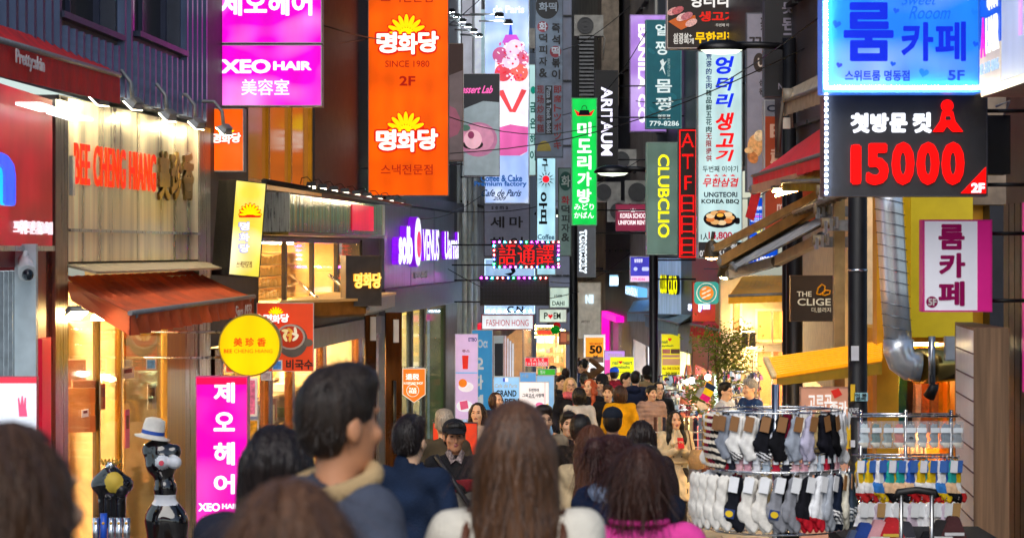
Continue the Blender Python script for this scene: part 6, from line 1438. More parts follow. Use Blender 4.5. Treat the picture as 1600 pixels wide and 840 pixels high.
MB().box(fo.uv(1594, HY)[0], fo.uv(1599, HY)[0], -.012, -.006, z0 + .3, z1).obj('pink_line', lit('e0a0f0', 1), t)
fs = front(1562, 240, 17.8); t = thing('equipment_box', 'black equipment box behind the price sign', 'box', fs); u0, v1 = fs.uv(1543, 180); u1, v0 = fs.uv(1579, 272); MB().box(u0, u1, 0, .3, v0, v1).obj('casing', paint('1a1a20', .4), t); MB().tube([(u1 - .05, -.02, v1), (u1 - .02, -.06, v1 + .1), (u1 - .12, -.05, v1 + .06)], .01, 6).obj('cable', paint('8a8a90'), t)
# small magenta room cafe sign
fs = front(1496, 415, 17.4); t = signbox(fs, (1442, 343, 1550, 487), .16, mat('d8d8e0', .4, emit=.32, ecol='e0e0f0', noise=.03), mat('c01078', .45, emit=.22), 'hanging_sign', 'white sign with magenta frame and magenta Korean letters', GRP, rim=2.5, arm=3.75)
art(t, fs, 'magenta_band', rc(1527, 345, 1549, 485), mat('c8107c', .45, emit=.35, noise=.05), .003)
for ch, r_ in (('룸', (1466, 350, 1507, 390)), ('카', (1467, 395, 1508, 434)), ('페', (1466, 439, 1507, 478))): text(t, fs, ch, r_, mat('b01068', .4, emit=.22, noise=0), lift=.003, bold=.06)
art(t, fs, 'disc', ell(1456, 471.5, 9, 9), mat('b01068', .4, emit=.22, noise=0), .003); text(t, fs, '5F', (1450, 466, 1463, 477), WHITE, lift=.008, bold=.05)
# brown butterfly sign
fs = front(1271, 466, 26.5); t = signbox(fs, (1235, 430, 1307, 502), .12, mat('3a2c1e', .5, emit=.035, noise=.1), mat('5a4630', .5), 'hanging_sign', 'square brown sign with cream letters and a gold butterfly', GRP, rim=1, arm=None)
cr = mat('e8d8b8', .5, emit=.5, noise=0); text(t, fs, 'THE', (1245, 455, 1268, 463), cr, lift=.004, bold=.01); text(t, fs, 'CLIGE', (1246, 466, 1298, 477), cr, lift=.004, bold=.015); text(t, fs, '더,블리지', (1268, 480, 1298, 488), cr, lift=.004)
gb = mat('e0901c', .4, .3, emit=.4, noise=0)
for pts in ([(1276, 459), (1278, 450), (1284, 444), (1289, 447), (1288, 454), (1282, 460)], [(1284, 460), (1290, 453), (1297, 454), (1296, 459), (1289, 461)]):
    mb = MB(); a_ = [fs.uv(*p) for p in pts]; mb.tube([(p[0], -.012, p[1]) for p in a_ + a_[:1]], .009, 6); mb.obj('butterfly_wing', gb, t)
# ---- awnings and folding arms, upper right
fabric = mat('b0a490', .7, noise=.15, bump=.2)
awning('rolled_awning', 'grey beige rolled awning with an end cap under the blue sign', W(1228, 142, 27.4), W(1330, 92, 22), W(1222, 160, 26.8), W(1330, 118, 21.5), .16, fabric, arms=False)
t = thing('awning_bracket', 'grey end cap and hanging strap of the upper rolled awning', 'bracket', None, None, tuple(W(1230, 150, 26.5)))
MB().tube([(-.05, 0, 0), (.06, 0, 0)], .085, 16).obj('end_cap', paint('7c7264', .5), t); MB().tube([(-.04, -.02, -.02), (-.08, -.02, -.3), (-.1, -.02, -.62)], .022, 6).obj('strap', paint('54493e', .6), t); MB().tube([(.03, -.02, -.02), (.05, -.02, -.35)], .018, 6).obj('strap', paint('7a6f60', .6), t); MB().box(-.05, .03, -.05, .02, -.36, -.24).obj('clip', paint('c8c0b0', .5), t)
awning('shop_awning', 'sloping red pink awning crossing in front of the market sign', W(1240, 230, 28), W(1330, 168, 23), W(1176, 275, 29.5), W(1300, 236, 23), .14, mat('e0303c', .6, noise=.1, emit=.1), arms=False)
awning('shop_awning', 'olive yellow striped awning below the red pink awning', W(1245, 262, 26.5), W(1310, 234, 23.5), W(1222, 284, 26), W(1310, 282, 23), .1, mat('8a7a20', .6, noise=.3), arms=False)
t = thing('hanging_flag', 'drooping red cloth flap under the end of the red pink awning', 'cloth', None, None, tuple(W(1180, 280, 29)))
MB().slab([(0, 0, 0), (-.12, 0, -.45), (-.02, .03, -.5), (.1, .02, -.02)], .02).obj('flap', mat('c8202c', .6), t)
# awning arms: long bars from wall brackets to the outer end with lamps
def bar(name, lb, a, b, r, m, cat='awning arm', kn=True):
    a, b = Vector(a), Vector(b); t = thing(name, lb, cat, None, 'folding bars above the cream building', tuple(a)); v = b - a; up = Vector((0, 0, 1)); r *= .6; s_ = v.cross(up).normalized() * r; u_ = s_.cross(v).normalized() * r * 1.3
    MB().hexa([-s_ - u_, s_ - u_, v + s_ - u_, v - s_ - u_], [-s_ + u_, s_ + u_, v + s_ + u_, v - s_ + u_]).obj('bar', m, t)
    if kn:
        for p in (Vector((0, 0, 0)), v): MB().ball(p, r * 1.7, 10).obj('joint', GREYM, t)
    return t
brz = mat('a48e62', .45, .5, noise=.2)
bar('folding_bar', 'upper brown awning arm running down to the outer lamps', W(1282, 302, 25), W(1118, 388, 27.5), .05, brz); bar('folding_bar', 'thick dark bronze awning arm with a joint in its middle', W(1288, 318, 24.6), W(1130, 408, 27), .075, mat('84704a', .45, .5, noise=.2))
bar('folding_bar', 'pale lower awning arm outer half', W(1214, 408, 25.4), W(1142, 428, 27), .065, paint('d4dade', .45)); bar('folding_bar', 'cream lower awning arm inner half', W(1284, 372, 23.8), W(1214, 408, 25.4), .065, paint('dccfb8', .45))
awning('grey_awning', 'half rolled grey fabric awning between the folding arms', W(1290, 332, 24), W(1300, 340, 22.8), W(1140, 412, 27), W(1150, 418, 26), .05, mat('a4aab0', .7, noise=.2), arms=False)
awning('grey_awning', 'narrow dark grey awning strip beneath the bronze arm', W(1260, 345, 25), W(1290, 350, 23.6), W(1136, 404, 27.4), W(1146, 412, 26.6), .04, mat('4a4e52', .7, noise=.2), arms=False)
bar('folding_bar', 'wide pale metal arm with a lit tube lamp under the red pink awning', W(1310, 262, 24), W(1178, 296, 27.5), .06, paint('c8a890', .4))
t = thing('tube_lamp', 'warm glowing tube lamp under the red pink awning', 'lamp', None, None, tuple(W(1208, 299, 26.4))); MB().tube([(0, 0, 0), (.27, -.3, .02)], .012, 8).obj('tube', lit('ffd890', 9, uneven=0), t); MB().box(-.02, .25, -.2, .05, .03, .06).obj('housing', DARKM, t)
t = thing('tube_lamp', 'second warm tube lamp along the pale metal arm', 'lamp', None, None, tuple(W(1212, 306, 26.4))); MB().tube([(0, 0, 0), (.5, -.8, .14)], .014, 8).obj('tube', lit('ffb860', 5, uneven=0), t)
# brackets clustered at the wall
for i, (px, py, d) in enumerate(((1292, 300, 23), (1288, 330, 23.4), (1300, 352, 22.6), (1286, 378, 23))):
    t = thing('awning_bracket', ['topmost', 'second', 'third', 'lowest'][i] + ' metal wall bracket of the folding awning arms', 'bracket', None, 'awning wall brackets', tuple(W(px, py, d)))
    mb = MB(); mb.box(-.02, .25, -.04, .04, -.05, .05); mb.obj('plate', GREYM, t); mb = MB()
    for k in range(3): mb.box(-.08 + k * .05, -.05 + k * .05, -.07, .05, -.07 + .02 * k, .04 + .02 * k)
    mb.obj('clamp', STEEL, t); MB().tube([(-.1, 0, .02), (.05, 0, .02)], .05, 12).obj('roller_end', paint('8a7a60', .5), t)
t = thing('wall_post', 'tall bronze post carrying the awning arm brackets', 'post', None, None, (X(1312, 22.8), 22.8, G(22.8))); MB().box(-.05, .05, 0, .12, 0, Z(230, 22.8) - G(22.8)).obj('post', brz, t)
awning('upper_canopy', 'dark ribbed roof edge above the bracket cluster', W(1255, 322, 25), W(1330, 280, 22), W(1240, 332, 25), W(1325, 300, 21.6), .05, mat('3c3a26', .6), arms=False)
for i, (px, py, d, c) in enumerate(((1112, 400, 27.6, 0), (1134, 430, 27.2, 1), (1152, 418, 27, 0))):
    p = W(px, py, d); t = thing('spotlight', ['dark spotlight turned away at the outer end of the arms', 'large round spotlight shining down at the outer end of the arms', 'small tilted spotlight behind the large round one'][i], 'light', None, None, tuple(p))
    MB().lathe([(.03, .18), (.06, .15), (.1, 0), (.095, -.02)], 14).obj('shade', mat('3a3226', .5, .3), t)
    MB().lathe([(.09, -.005), (.05, -.035), (0, -.045)], 14).obj('bulb', lit('ffc870', 22 if c else 5, uneven=0), t); MB().tube([(0, 0, .16), (.02, 0, .28)], .02, 6).obj('stem', DARKM, t)
# big yellow corrugated awning
ya = thing('corrugated_awning', 'bright yellow ribbed awning above the sock racks', 'awning', None, None, tuple(W(1206, 560, 24))); o_ = W(1206, 560, 24)
ym = mat('f8b010', .5, noise=.08, emit=.6, ecol='ffa808')  # light passing through the ridges is put into their colour as a glow
A, B_, C_, D_ = W(1206, 556, 24) - o_, W(1330, 540, 20.2) - o_, W(1330, 566, 19.6) - o_, W(1218, 592, 23.2) - o_
A, B_, D_, C_ = W(1200, 563, 24) - o_, W(1378, 538, 21.6) - o_, W(1214, 592, 22.6) - o_, W(1378, 566, 20.6) - o_
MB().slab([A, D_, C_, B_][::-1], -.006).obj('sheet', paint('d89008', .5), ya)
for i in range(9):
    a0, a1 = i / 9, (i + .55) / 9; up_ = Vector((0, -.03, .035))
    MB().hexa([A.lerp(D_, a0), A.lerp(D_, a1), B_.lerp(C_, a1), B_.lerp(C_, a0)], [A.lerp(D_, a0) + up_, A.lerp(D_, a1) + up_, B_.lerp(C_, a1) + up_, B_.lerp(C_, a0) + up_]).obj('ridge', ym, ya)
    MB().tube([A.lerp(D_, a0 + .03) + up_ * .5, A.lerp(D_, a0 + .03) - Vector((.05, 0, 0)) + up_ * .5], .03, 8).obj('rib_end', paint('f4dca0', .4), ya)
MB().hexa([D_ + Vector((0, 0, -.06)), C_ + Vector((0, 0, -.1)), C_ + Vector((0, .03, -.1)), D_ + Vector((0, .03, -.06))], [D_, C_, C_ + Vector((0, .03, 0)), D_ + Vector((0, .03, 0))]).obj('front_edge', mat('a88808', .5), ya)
# slatted side cabinet with wooden flank
fs = front(1536, 670, 17.3); t = thing('slatted_cabinet', 'wooden sided display cabinet with white slatwall side', 'cabinet', fs); u0, v1 = fs.uv(1522, 512); u1, _ = fs.uv(1577, 512); v0 = G(17.3) - fs.O.z
MB().hexa([(u0, 0, v0), (u1, 0, v0), (u1, 1.4, v0), (u0 + .12, 1.4, v0)], [(u0, 0, v1), (u1, 0, v1), (u1, 1.4, v1), (u0 + .12, 1.4, v1)]).obj('wooden_side', mat('8a6a50', .5, noise=.3, nscale=2, stretch=(14, 14, .5)), t)
for i in range(11):
    z1_ = v1 - .02 - i * .17; a = Vector((u0 + .095, 1.2, 0)); b = Vector((u0 - .004, .0, 0))
    MB().hexa([(a.x, a.y, z1_ - .16), (b.x, b.y, z1_ - .16), (b.x + .0, b.y + .05, z1_ - .16), (a.x + .004, a.y + .05, z1_ - .16)], [(a.x, a.y, z1_), (b.x, b.y, z1_), (b.x, b.y + .05, z1_), (a.x + .004, a.y + .05, z1_)]).obj('slat_panel', mat('eef2f6', .3, noise=.05), t)
    if i: MB().tube([(a.x - .004, a.y - .006, z1_ + .005), (b.x - .004, b.y - .006, z1_ + .005)], .006, 6).obj('slat_channel', paint('5a4048'), t)
# peach menu poster behind the socks
fs = front(1258, 720, 21.3); t = signbox(fs, (1250, 604, 1326, 860), .05, mat('d89a7c', .5, emit=.22, noise=.08), paint('b88870'), 'menu_board', 'peach coloured menu board with brush lettering behind the sock rack', None, cat='menu board')
hang(t, fs, [('고르곤', (1262, 616, 1300, 640), paint('f8f0e8', .5, emit=.4), dict(bold=.05)), ('졸라', (1296, 626, 1324, 650), paint('f8f0e8', .5, emit=.4), dict(bold=.05)), ('2', (1316, 664, 1322, 674), paint('a84a30')), ('모짜렐라\n치즈 볼', (1296, 690, 1316, 712), paint('a84a30')), ('모짜렐라', (1292, 740, 1316, 748), paint('a84a30'))])
art(t, fs, 'red_tag', [(1298, 610), (1310, 606), (1316, 616), (1304, 622)], paint('d82818', .5, emit=.3), .004); art(t, fs, 'food_photo', ell(1314, 690, 12, 26, 14), paint('c86a30', .5, emit=.2, noise=.3, nscale=12), .004)
MB().box(fs.uv(1258, 0)[0], fs.uv(1320, 0)[0], .05, .3, G(21.3) - fs.O.z, fs.uv(0, 858)[1]).obj('stand', DARKM, t)
ORD = ['first','second','third','fourth','fifth','sixth','seventh','eighth','ninth','tenth','eleventh','twelfth','thirteenth','fourteenth','fifteenth','sixteenth','seventeenth','eighteenth','nineteenth','twentieth']
# ================================================================ sock racks, stalls, standing boards
def sockmesh(kind_):
    if kind_ == 'crew': P = [cap((0, 0, 0), (0, .0, -.17), .034, .03, .01, s=(1, .45, 1)), cap((0, 0, -.17), (.07, 0, -.235), .034, .028, .02, s=(1, .5, 1))]; z0 = -.3
    elif kind_ == 'ankle': P = [cap((0, 0, 0), (0.005, .0, -.12), .036, .034, .01, s=(1, .45, 1)), cap((0.0, 0, -.13), (.035, 0, -.19), .04, .034, .02, s=(1, .5, 1))]; z0 = -.26
    else: P = [cap((0, 0, 0), (0, 0, -.13), .032, .042, .01, s=(1, .35, 1))]; z0 = -.19
    res = sdf(P, axis(-.06, .13, .0065), axis(-.035, .035, .006), axis(z0, .04, .0065), lambda x, y, z: .0016 * np.sin(90 * z + 50 * x) * np.ones_like(y) + .0015 * np.sin(x * 150))
    return res
SK = {k: sockmesh(k) for k in ('crew', 'ankle', 'flat')}
_sm = {}
def sockvar(kind_, pat):
    k = (kind_, pat)
    if k not in _sm:
        Pv, Q, _ = SK[kind_]; zc = Pv[Q].mean(1)
        z = zc[:, 2]; x = zc[:, 0]
        M = np.zeros(len(Q), int)
        if pat == 'stripes': M = ((z * 25) % 1 > .5).astype(int)
        elif pat == 'rings': M = np.where((z < -.17) & (((z * 55 + x * 20) % 1) > .5) & (z > -.235), 1, 0)
        elif pat == 'toe': M = ((z < -.2)).astype(int)
        elif pat == 'cuff': M = ((z > -.03)).astype(int)
        elif pat == 'dots': M = ((np.sin(z * 130) * np.sin(x * 130)) > .45).astype(int)
        elif pat == 'foot': M = (z < -.13).astype(int) + (z < -.2)
        _sm[k] = smesh((Pv, Q, M))
    return _sm[k]
card = MB().box(-.026, .026, -.04, -.037, -.055, .03); cardm = card.mesh(); card2 = MB().box(-.03, .03, .02, .022, -.075, .02).mesh()
hookm = MB().tube([(0, 0, .02), (0, 0, .045), (.006, 0, .055), (.0, 0, .062)], .003, 5).mesh()
def sock(x, y, z, kind_, pat, cols, label, ry=0, rz=0, cardc=None, sc=1., group='socks hung on the sock racks', cardtxt=None):
    t = thing('sock_pair', label, 'socks', None, group, (x, y, z)); t.rotation_euler = (0, ry, rz); t.scale = (sc,) * 3
    ms = [mat(c, .9, noise=.12, nscale=30, bump=.3, bscale=260, spec=.1) for c in cols]
    while len(ms) < 3: ms.append(ms[-1])
    for i, (dx, dy, a) in enumerate(((0, -.008, 0), (.012, .014, .12))):
        o = share('sock', sockvar(kind_, pat), ms, t); o.location = (dx, dy, 0); o.rotation_euler = (0, a, 0)
    if cardc: share('card', cardm, [paint(cardc, .6)], t); share('hook', hookm, [CHROME], t)
    return t
def rackbar(name, lb, cx, cy, r, heights, top, cat='rack', straight=None):
    g = G(cy); t = thing(name, lb, cat, None, None, (cx, cy, g)); MB().tube([(0, 0, 0), (0, 0, top - g)], .025, 12).obj('post', CHROME, t); MB().tube([(0, 0, 0), (0, 0, .04)], .3, 16).obj('base', STEEL, t)
    for h in heights:
        mb = MB(); mb.tube([(r * math.cos(a), r * .8 * math.sin(a), h - g) for a in [k * math.pi / 16 for k in range(33)]], .006, 7, cap=False); mb.obj('ring', CHROME, t)
        for a in range(4): MB().tube([(0, 0, h - g), (r * math.cos(a * math.pi / 2 + .4), r * .8 * math.sin(a * math.pi / 2 + .4), h - g)], .006, 6).obj('spoke', CHROME, t)
    return t
D1 = 15.6; cx1 = X(1212, D1)
rackbar('sock_rack', 'chrome ring rack hung with socks in the middle of the street stall', cx1, D1, .42, [Z(640, D1), Z(702, D1), Z(731, D1), Z(826, D1)], Z(600, D1))
row1 = [('mustard and cream striped', 'stripes', ('c8962a', 'f0e4cc')), ('mustard and cream striped', 'stripes', ('c08a20', 'f0e4cc')), ('maroon and cream striped', 'stripes', ('7a1830', 'f0e4d4')), ('maroon and cream striped', 'stripes', ('70142c', 'e8dccc')), ('black and cream striped', 'stripes', ('18181c', 'e8dcc8')), ('black and cream striped', 'stripes', ('1c1c20', 'e8dcc8')), ('grey', 'plain', ('8a909c',)), ('white ribbed', 'rings', ('e8e6e2', '3a3a42')), ('white ribbed', 'plain', ('e8e6e2',)), ('black with white toe lines', 'rings', ('1a1a20', 'e8e8ec')), ('black', 'plain', ('17171b',)), ('grey', 'plain', ('9aa2b0',)), ('lilac grey', 'plain', ('b8b4cc',)), ('black', 'plain', ('1a1a22',)), ('black', 'plain', ('16161a',)), ('white', 'plain', ('e4e6ea',)), ('white', 'plain', ('eceef2',)), ('white with pink toe dot', 'plain', ('eceef0',))]
for i, (nm, p, c) in enumerate(row1):
    tt_ = i * .034 if i < 6 else .21 + (i - 6) / 11 * .79
    a = -math.pi * (.995 - tt_ * .99); x = cx1 + .43 * math.cos(a); y = D1 + .34 * math.sin(a); nb = ['far left of', 'just right of the first in', 'third in', 'fourth in', 'fifth in', 'sixth in', 'seventh in', 'eighth in', 'ninth in', 'tenth in', 'eleventh in', 'twelfth in', 'thirteenth in', 'fourteenth in', 'fifteenth in', 'sixteenth in', 'seventeenth in', 'last in'][i]
    sock(x, y, Z(653, D1), 'ankle' if i > 5 else 'crew', p, c, '%s socks %s the top row of the ring rack' % (nm, nb.replace('just right of the first in', 'second in')), ry=.25 - i * .035 if i > 12 else .2, rz=a + math.pi / 2 + 0.15, cardc='8a6038' if i > 4 and i < 15 else 'e8e8e8' if i > 14 else None, sc=1.12)
row2 = [('ivory', 'plain', ('e8e4dc',))] * 5 + [('black with yellow heel patch', 'plain', ('1c1e26',)), ('ivory', 'plain', ('e6e2da',)), ('ivory', 'plain', ('e6e2da',)), ('heather grey with yellow patch', 'plain', ('8a8c94',)), ('grey', 'plain', ('8a8c94',)), ('black with red toe', 'toe', ('1a1a20', 'c82030')), ('white with red toe', 'toe', ('eceef2', 'd02434')), ('pale grey', 'plain', ('a8aeb8',)), ('navy striped toe', 'rings', ('1a2234', 'f0f0f0')), ('cream', 'plain', ('e0dccc',)), ('slate with white lines', 'rings', ('3a4858', 'e8ecf0')), ('dark green grey', 'rings', ('2c3a40', 'e8ecf0'))]
for i, (nm, p, c) in enumerate(row2):
    a = -math.pi * (.97 - i / 16 * .94); x = cx1 - .03 + .5 * math.cos(a); y = D1 + .4 * math.sin(a) - .05
    nb = ['first', 'second', 'third', 'fourth', 'fifth', 'sixth', 'seventh', 'eighth', 'ninth', 'tenth', 'eleventh', 'twelfth', 'thirteenth', 'fourteenth', 'fifteenth', 'sixteenth', 'seventeenth'][i]
    t = sock(x, y, Z(743, D1), 'crew', p, c, '%s socks, %s in the lower ring row' % (nm, nb), ry=.12 + .01 * i, rz=a + math.pi / 2 + .2, cardc=None if i < 5 else ('a87848' if i in (13, 14, 15) else 'e4e6ea'), sc=1.15)
    if 'yellow' in nm:
        MB().box(-.028, .028, -.03, -.024, -.2, -.15).obj('patch', paint('1c3a7a', .6), t); MB().poly([(.022 * math.cos(q * .4), -.175 + .018 * math.sin(q * .4)) for q in range(16)], -.034, -.03).obj('emblem', paint('f0c81c', .5), t)
for i in range(20):      # the short row between them
    a = -math.pi * (.97 - i / 19 * .94); c = ['d8a0b0', 'e8e8ee', 'b8c8d8', 'c02840', '2a2c38', 'e8b8c0'][i % 6]
    nb = 'small %s child socks, %s in the middle row of the ring rack' % (['pink', 'white', 'pale blue', 'red', 'dark', 'rose'][i % 6], ORD[i])
    t = sock(cx1 + .4 * math.cos(a), D1 + .3 * math.sin(a), Z(710, D1), 'flat', 'foot', (c, 'f0f0f4', c), nb, rz=a + math.pi / 2, cardc='e8ecf4', sc=.62, group='small child socks in the middle row of the ring rack')
    t['label'] = nb
for i in range(22):      # the far side of the ring, seen between the near socks
    up = i < 11; a = math.pi * (.06 + (i % 11) / 10 * .88); c = ['e4e6ea', '1a1a20', 'b8a070', 'e8e4dc', '70142c', 'd8dce4', '2c3a50'][i % 7]
    sock(cx1 + .42 * math.cos(a), D1 + .34 * math.sin(a), Z(653 if up else 743, D1), 'crew', 'plain', (c,), '%s socks on the far side of the ring rack, %s of its %s row' % (['white', 'black', 'mustard', 'ivory', 'maroon', 'pale grey', 'slate'][i % 7], ORD[i % 11], 'upper' if up else 'lower'), rz=a, ry=.1, cardc='e4e6ea', sc=1.1)
# right rack
D2 = 17.2; cx2 = X(1415, D2)
g = G(D2); t = thing('sock_rack', 'straight chrome rack of packaged socks at the right of the stall', 'rack', None, None, (cx2, D2, g))
for px in (1345, 1415, 1486): MB().tube([(X(px, D2) - cx2, .0, 0), (X(px, D2) - cx2, 0, Z(640, D2) - g)], .014, 8).obj('post', CHROME, t)
for py in (648, 712, 776):
    for dy in (-.12, .12): MB().tube([(X(1335, D2) - cx2, dy, Z(py, D2) - g), (X(1492, D2) - cx2, dy, Z(py, D2) - g)], .008, 8).obj('rail', CHROME, t)
    for i in range(9): MB().tube([(X(1338 + i * 19, D2) - cx2, -.12, Z(py, D2) - g), (X(1338 + i * 19, D2) - cx2, -.2, Z(py - 1, D2) - g), (X(1338 + i * 19, D2) - cx2, -.21, Z(py - 5, D2) - g)], .004, 5).obj('hook', CHROME, t)
pk = [('c8d8e0', 'dark olive'), ('5a7a78', 'teal'), ('8a9a9a', 'grey'), ('c86a5a', 'coral'), ('8a929a', 'grey moustache'), ('9aa4a8', 'grey clover'), ('8a96a0', 'blue grey'), ('70808c', 'slate'), ('8c949c', 'light slate')]
for i, (c, nm) in enumerate(pk):
    px = 1345 + i * 18; x = X(px, D2); tt = thing('sock_packet', '%s no-show socks in a clear packet, %s along the upper rail' % (nm, ['first', 'second', 'third', 'fourth', 'fifth', 'sixth', 'seventh', 'eighth', 'last'][i]), 'packet', None, 'clear sock packets on the right rack', (x, D2 - .16, Z(655, D2)))
    tt.rotation_euler = (0, 0, rnd.uniform(-.3, .3)); mb = MB(); mb.box(-.042, .042, -.02, .02, -.19, 0); mb.obj('bag', mat('e8f0f8', .08, noise=0, alpha=.14, spec=.8), tt)
    o = share('sock', sockvar('flat', 'foot'), [mat(c, .85, bump=.2, bscale=200), mat('e8e0d0', .8), mat(c, .85)], tt); o.scale = (.85, .8, .85); o.location = (0, 0, -.04); MB().box(-.034, .034, -.024, -.021, -.08, -.045).obj('paper_band', paint('dfe8f0', .5), tt)
    if 'moustache' in nm: MB().poly([(-.018, -.115), (0, -.107), (.018, -.115), (.01, -.122), (0, -.115), (-.01, -.122)], -.026, -.022).obj('moustache_print', BLACK, tt)
for i in range(20):
    px = 1338 + i * 8; c = [('e8c020', 'f0f0f0', 'c83030'), ('f0f0f4', '3a80d0', 'e8c020'), ('2aa8a0', 'f0c8a0', '1c1c20'), ('3060c0', 'f0c8a0', 'c02028')][(i * 7 // 3) % 4]
    sock(X(px, D2), D2 - .15 + .02 * (i % 2), Z(722, D2), 'crew', 'foot', c, ['yellow', 'white and blue', 'teal', 'royal blue'][(i * 7 // 3) % 4] + ' socks, %s in the bright patterned row of the right rack' % ORD[i], rz=.3 + rnd.uniform(-.2, .2), ry=.08, cardc='3a6ab8' if i % 3 else 'e8e8f0', sc=1., group='bright patterned socks on the right rack')
for i in range(12):
    px = 1342 + i * 13; t = sock(X(px, D2), D2 - .15 + .02 * (i % 2), Z(789, D2), 'ankle', 'plain', (['e8e8ea', 'e0dcd4', 'c8b8c8', 'e8eaee'][i % 4],), 'pale ankle socks with %s card, %s in the lowest row of the right rack' % ('kraft' if i in (2, 11) else 'white', ORD[i]), rz=.3, ry=.1, cardc='b08a58' if i in (2, 11) else 'e4e8ec', sc=1.15, group='pale ankle socks on the right rack')
# fabric pouches and a suitcase handle at the bottom
for i, (px, py, c, nm) in enumerate(((1350, 826, '2a4a9a', 'blue white'), (1372, 822, 'd8a0a8', 'rose'), (1392, 818, 'c02830', 'red and yellow'), (1412, 824, '3a3a44', 'charcoal'), (1470, 822, '2c2a2c', 'black'), (1488, 816, '4a2a2c', 'dark brown'), (1335, 838, '5a6a8a', 'slate blue'), (1450, 840, '181a20', 'jet black'))):
    p = W(px, py, 16.2); t = thing('pouch', '%s folded fabric pouch heaped below the sock rack' % nm, 'pouch', None, 'folded pouches below the right sock rack', tuple(p)); mb = MB(); mb.hexa([(-.09, -.05, -.1), (.09, -.05, -.1), (.09, .08, -.1), (-.09, .08, -.1)], [(-.02, -.01, .05), (.05, -.01, .03), (.04, .03, .04), (-.03, .03, .04)]); o = mb.obj('body', cloth(c), t); MB().box(-.06, .07, -.056, -.05, -.08, -.06).obj('trim', paint('e8c84a' if i == 2 else 'd8d8dc', .5), t)
p = W(1432, 780, 15.8); t = thing('suitcase', 'black telescopic handle of a suitcase below the right sock rack', 'suitcase', None, None, (p.x, p.y, G(p.y)))
h = Z(772, 15.8) - G(p.y); MB().tube([(-.13, 0, h - .02), (-.12, 0, h + .015), (0, 0, h + .03), (.12, 0, h + .015), (.13, 0, h - .02)], .024, 12).obj('grip', BLACK, t)
for s in (-1, 1): MB().tube([(.1 * s, 0, .6), (.1 * s, 0, h - .0)], .014, 8).obj('pull_tube', STEEL, t)
MB().box(-.2, .2, 0, .25, .06, .62).obj('shell', paint('15161a', .4), t)
for s in (-1, 1): MB().tube([(.16 * s - .01, .1, .04), (.16 * s + .01, .1, .04)], .04, 12).obj('wheel', BLACK, t)
# stall table under the racks
t = thing('stall_table', 'low stall table draped with dark cloth under the sock racks', 'table', None, None, (X(1420, 16.6), 16.6, G(16.6))); MB().box(-.5, .55, -.4, .4, .0, Z(838, 16.2) - G(16.6) - .02).obj('drape', cloth('2a2c30'), t)
# accessory stalls behind
def trinkets(name, lb, x0, x1, y0, y1, d, cols, n, rr, seed, cat='accessories'):
    q = random.Random(seed); c = W((x0 + x1) / 2, y1, d); t = thing(name, lb, cat, None, None, (c.x, c.y, G(d))); g = G(d)
    for px in (x0, x1): MB().tube([(X(px, d) - c.x, 0, 0), (X(px, d) - c.x, 0, Z(y0, d) - g)], .015, 8).obj('post', CHROME, t)
    for k in range(3): py = y0 + (y1 - y0) * k / 3; MB().tube([(X(x0, d) - c.x, 0, Z(py, d) - g), (X(x1, d) - c.x, 0, Z(py, d) - g)], .01, 6).obj('rail', CHROME, t)
    ballm = MB().ball((0, 0, 0), 1, 8).mesh(); boxm = MB().box(-.7, .7, -.4, .4, -1, 1).mesh(); wire = MB().tube([(0, 0, 1), (0, 0, 2.5)], .1, 4).mesh()
    for i in range(n):
        px, py = q.uniform(x0 - 3, x1 + 3), y0 + (y1 - y0) * (int(q.random() * 3) / 3) + q.uniform(3, 13)
        r = q.uniform(*rr) * d / F; o = share('trinket', ballm if q.random() < .6 else boxm, [mat(q.choice(cols), .7, noise=.1)], t); o.location = (X(px, d) - c.x, q.uniform(-.15, .15), Z(py, d) - g); o.scale = (r, r * .8, r * q.uniform(.9, 1.8)); o.rotation_euler = (0, q.uniform(-.4, .4), 0)
    return t
TC = ['c8a0a8', 'e8e0e0', '1c1a20', '5a3a4a', '8a9aa8', 'd04868', 'b8b0a0', '3a2a30', '7a1828', 'e8c8c8', '2a3a5a', 'b09050']
trinkets('accessory_stall', 'crowded hair accessory stall with hanging pompoms behind the puffer jacket woman', 1034, 1098, 586, 655, 38.5, TC, 260, (1.6, 4), 5)
trinkets('accessory_stall', 'hanging trinket rack behind the stall keepers', 1132, 1186, 580, 640, 36, TC, 200, (1.4, 3.2), 8)
t = trinkets('scarf_rack', 'rail of folded patterned scarves in front of the accessory stall', 1030, 1110, 640, 690, 37.5, ['7a3a30', 'c8b898', '3a4a6a', '8a9ab0'], 20, (1.5, 3), 9, 'scarf rack')
for i in range(14):
    px = 1024 + i * 7; p = W(px, 664, 35.4 - (i % 3) * .1); o = thing('hanging_scarf', ORD[i] + ' scarf from the left on the rail, %s' % ['brown check', 'cream', 'navy', 'light blue check', 'beige', 'grey', 'dark red'][i % 7], 'scarf', None, 'scarves hanging on the scarf rail', tuple(p))
    mb = MB(); n = 8
    for k in range(n): mb.box(-.025 + k * .006, -.02 + k * .006, -.01 + .012 * (k % 2), .012 * (k % 2) + .01, -.62 if i > 8 else -.45, .12)
    mb.obj('cloth', cloth(['6a4030', 'c8b898', '1f2a44', '8aa4c0', 'b89878', '6a7078', '6a1a24'][i % 7]), o); mb = MB()
    for k in range(5): mb.box(-.03, .03, -.014, -.011, -.55 + k * .11, -.53 + k * .11)
    mb.obj('check_stripe', cloth('e8e0d0'), o)
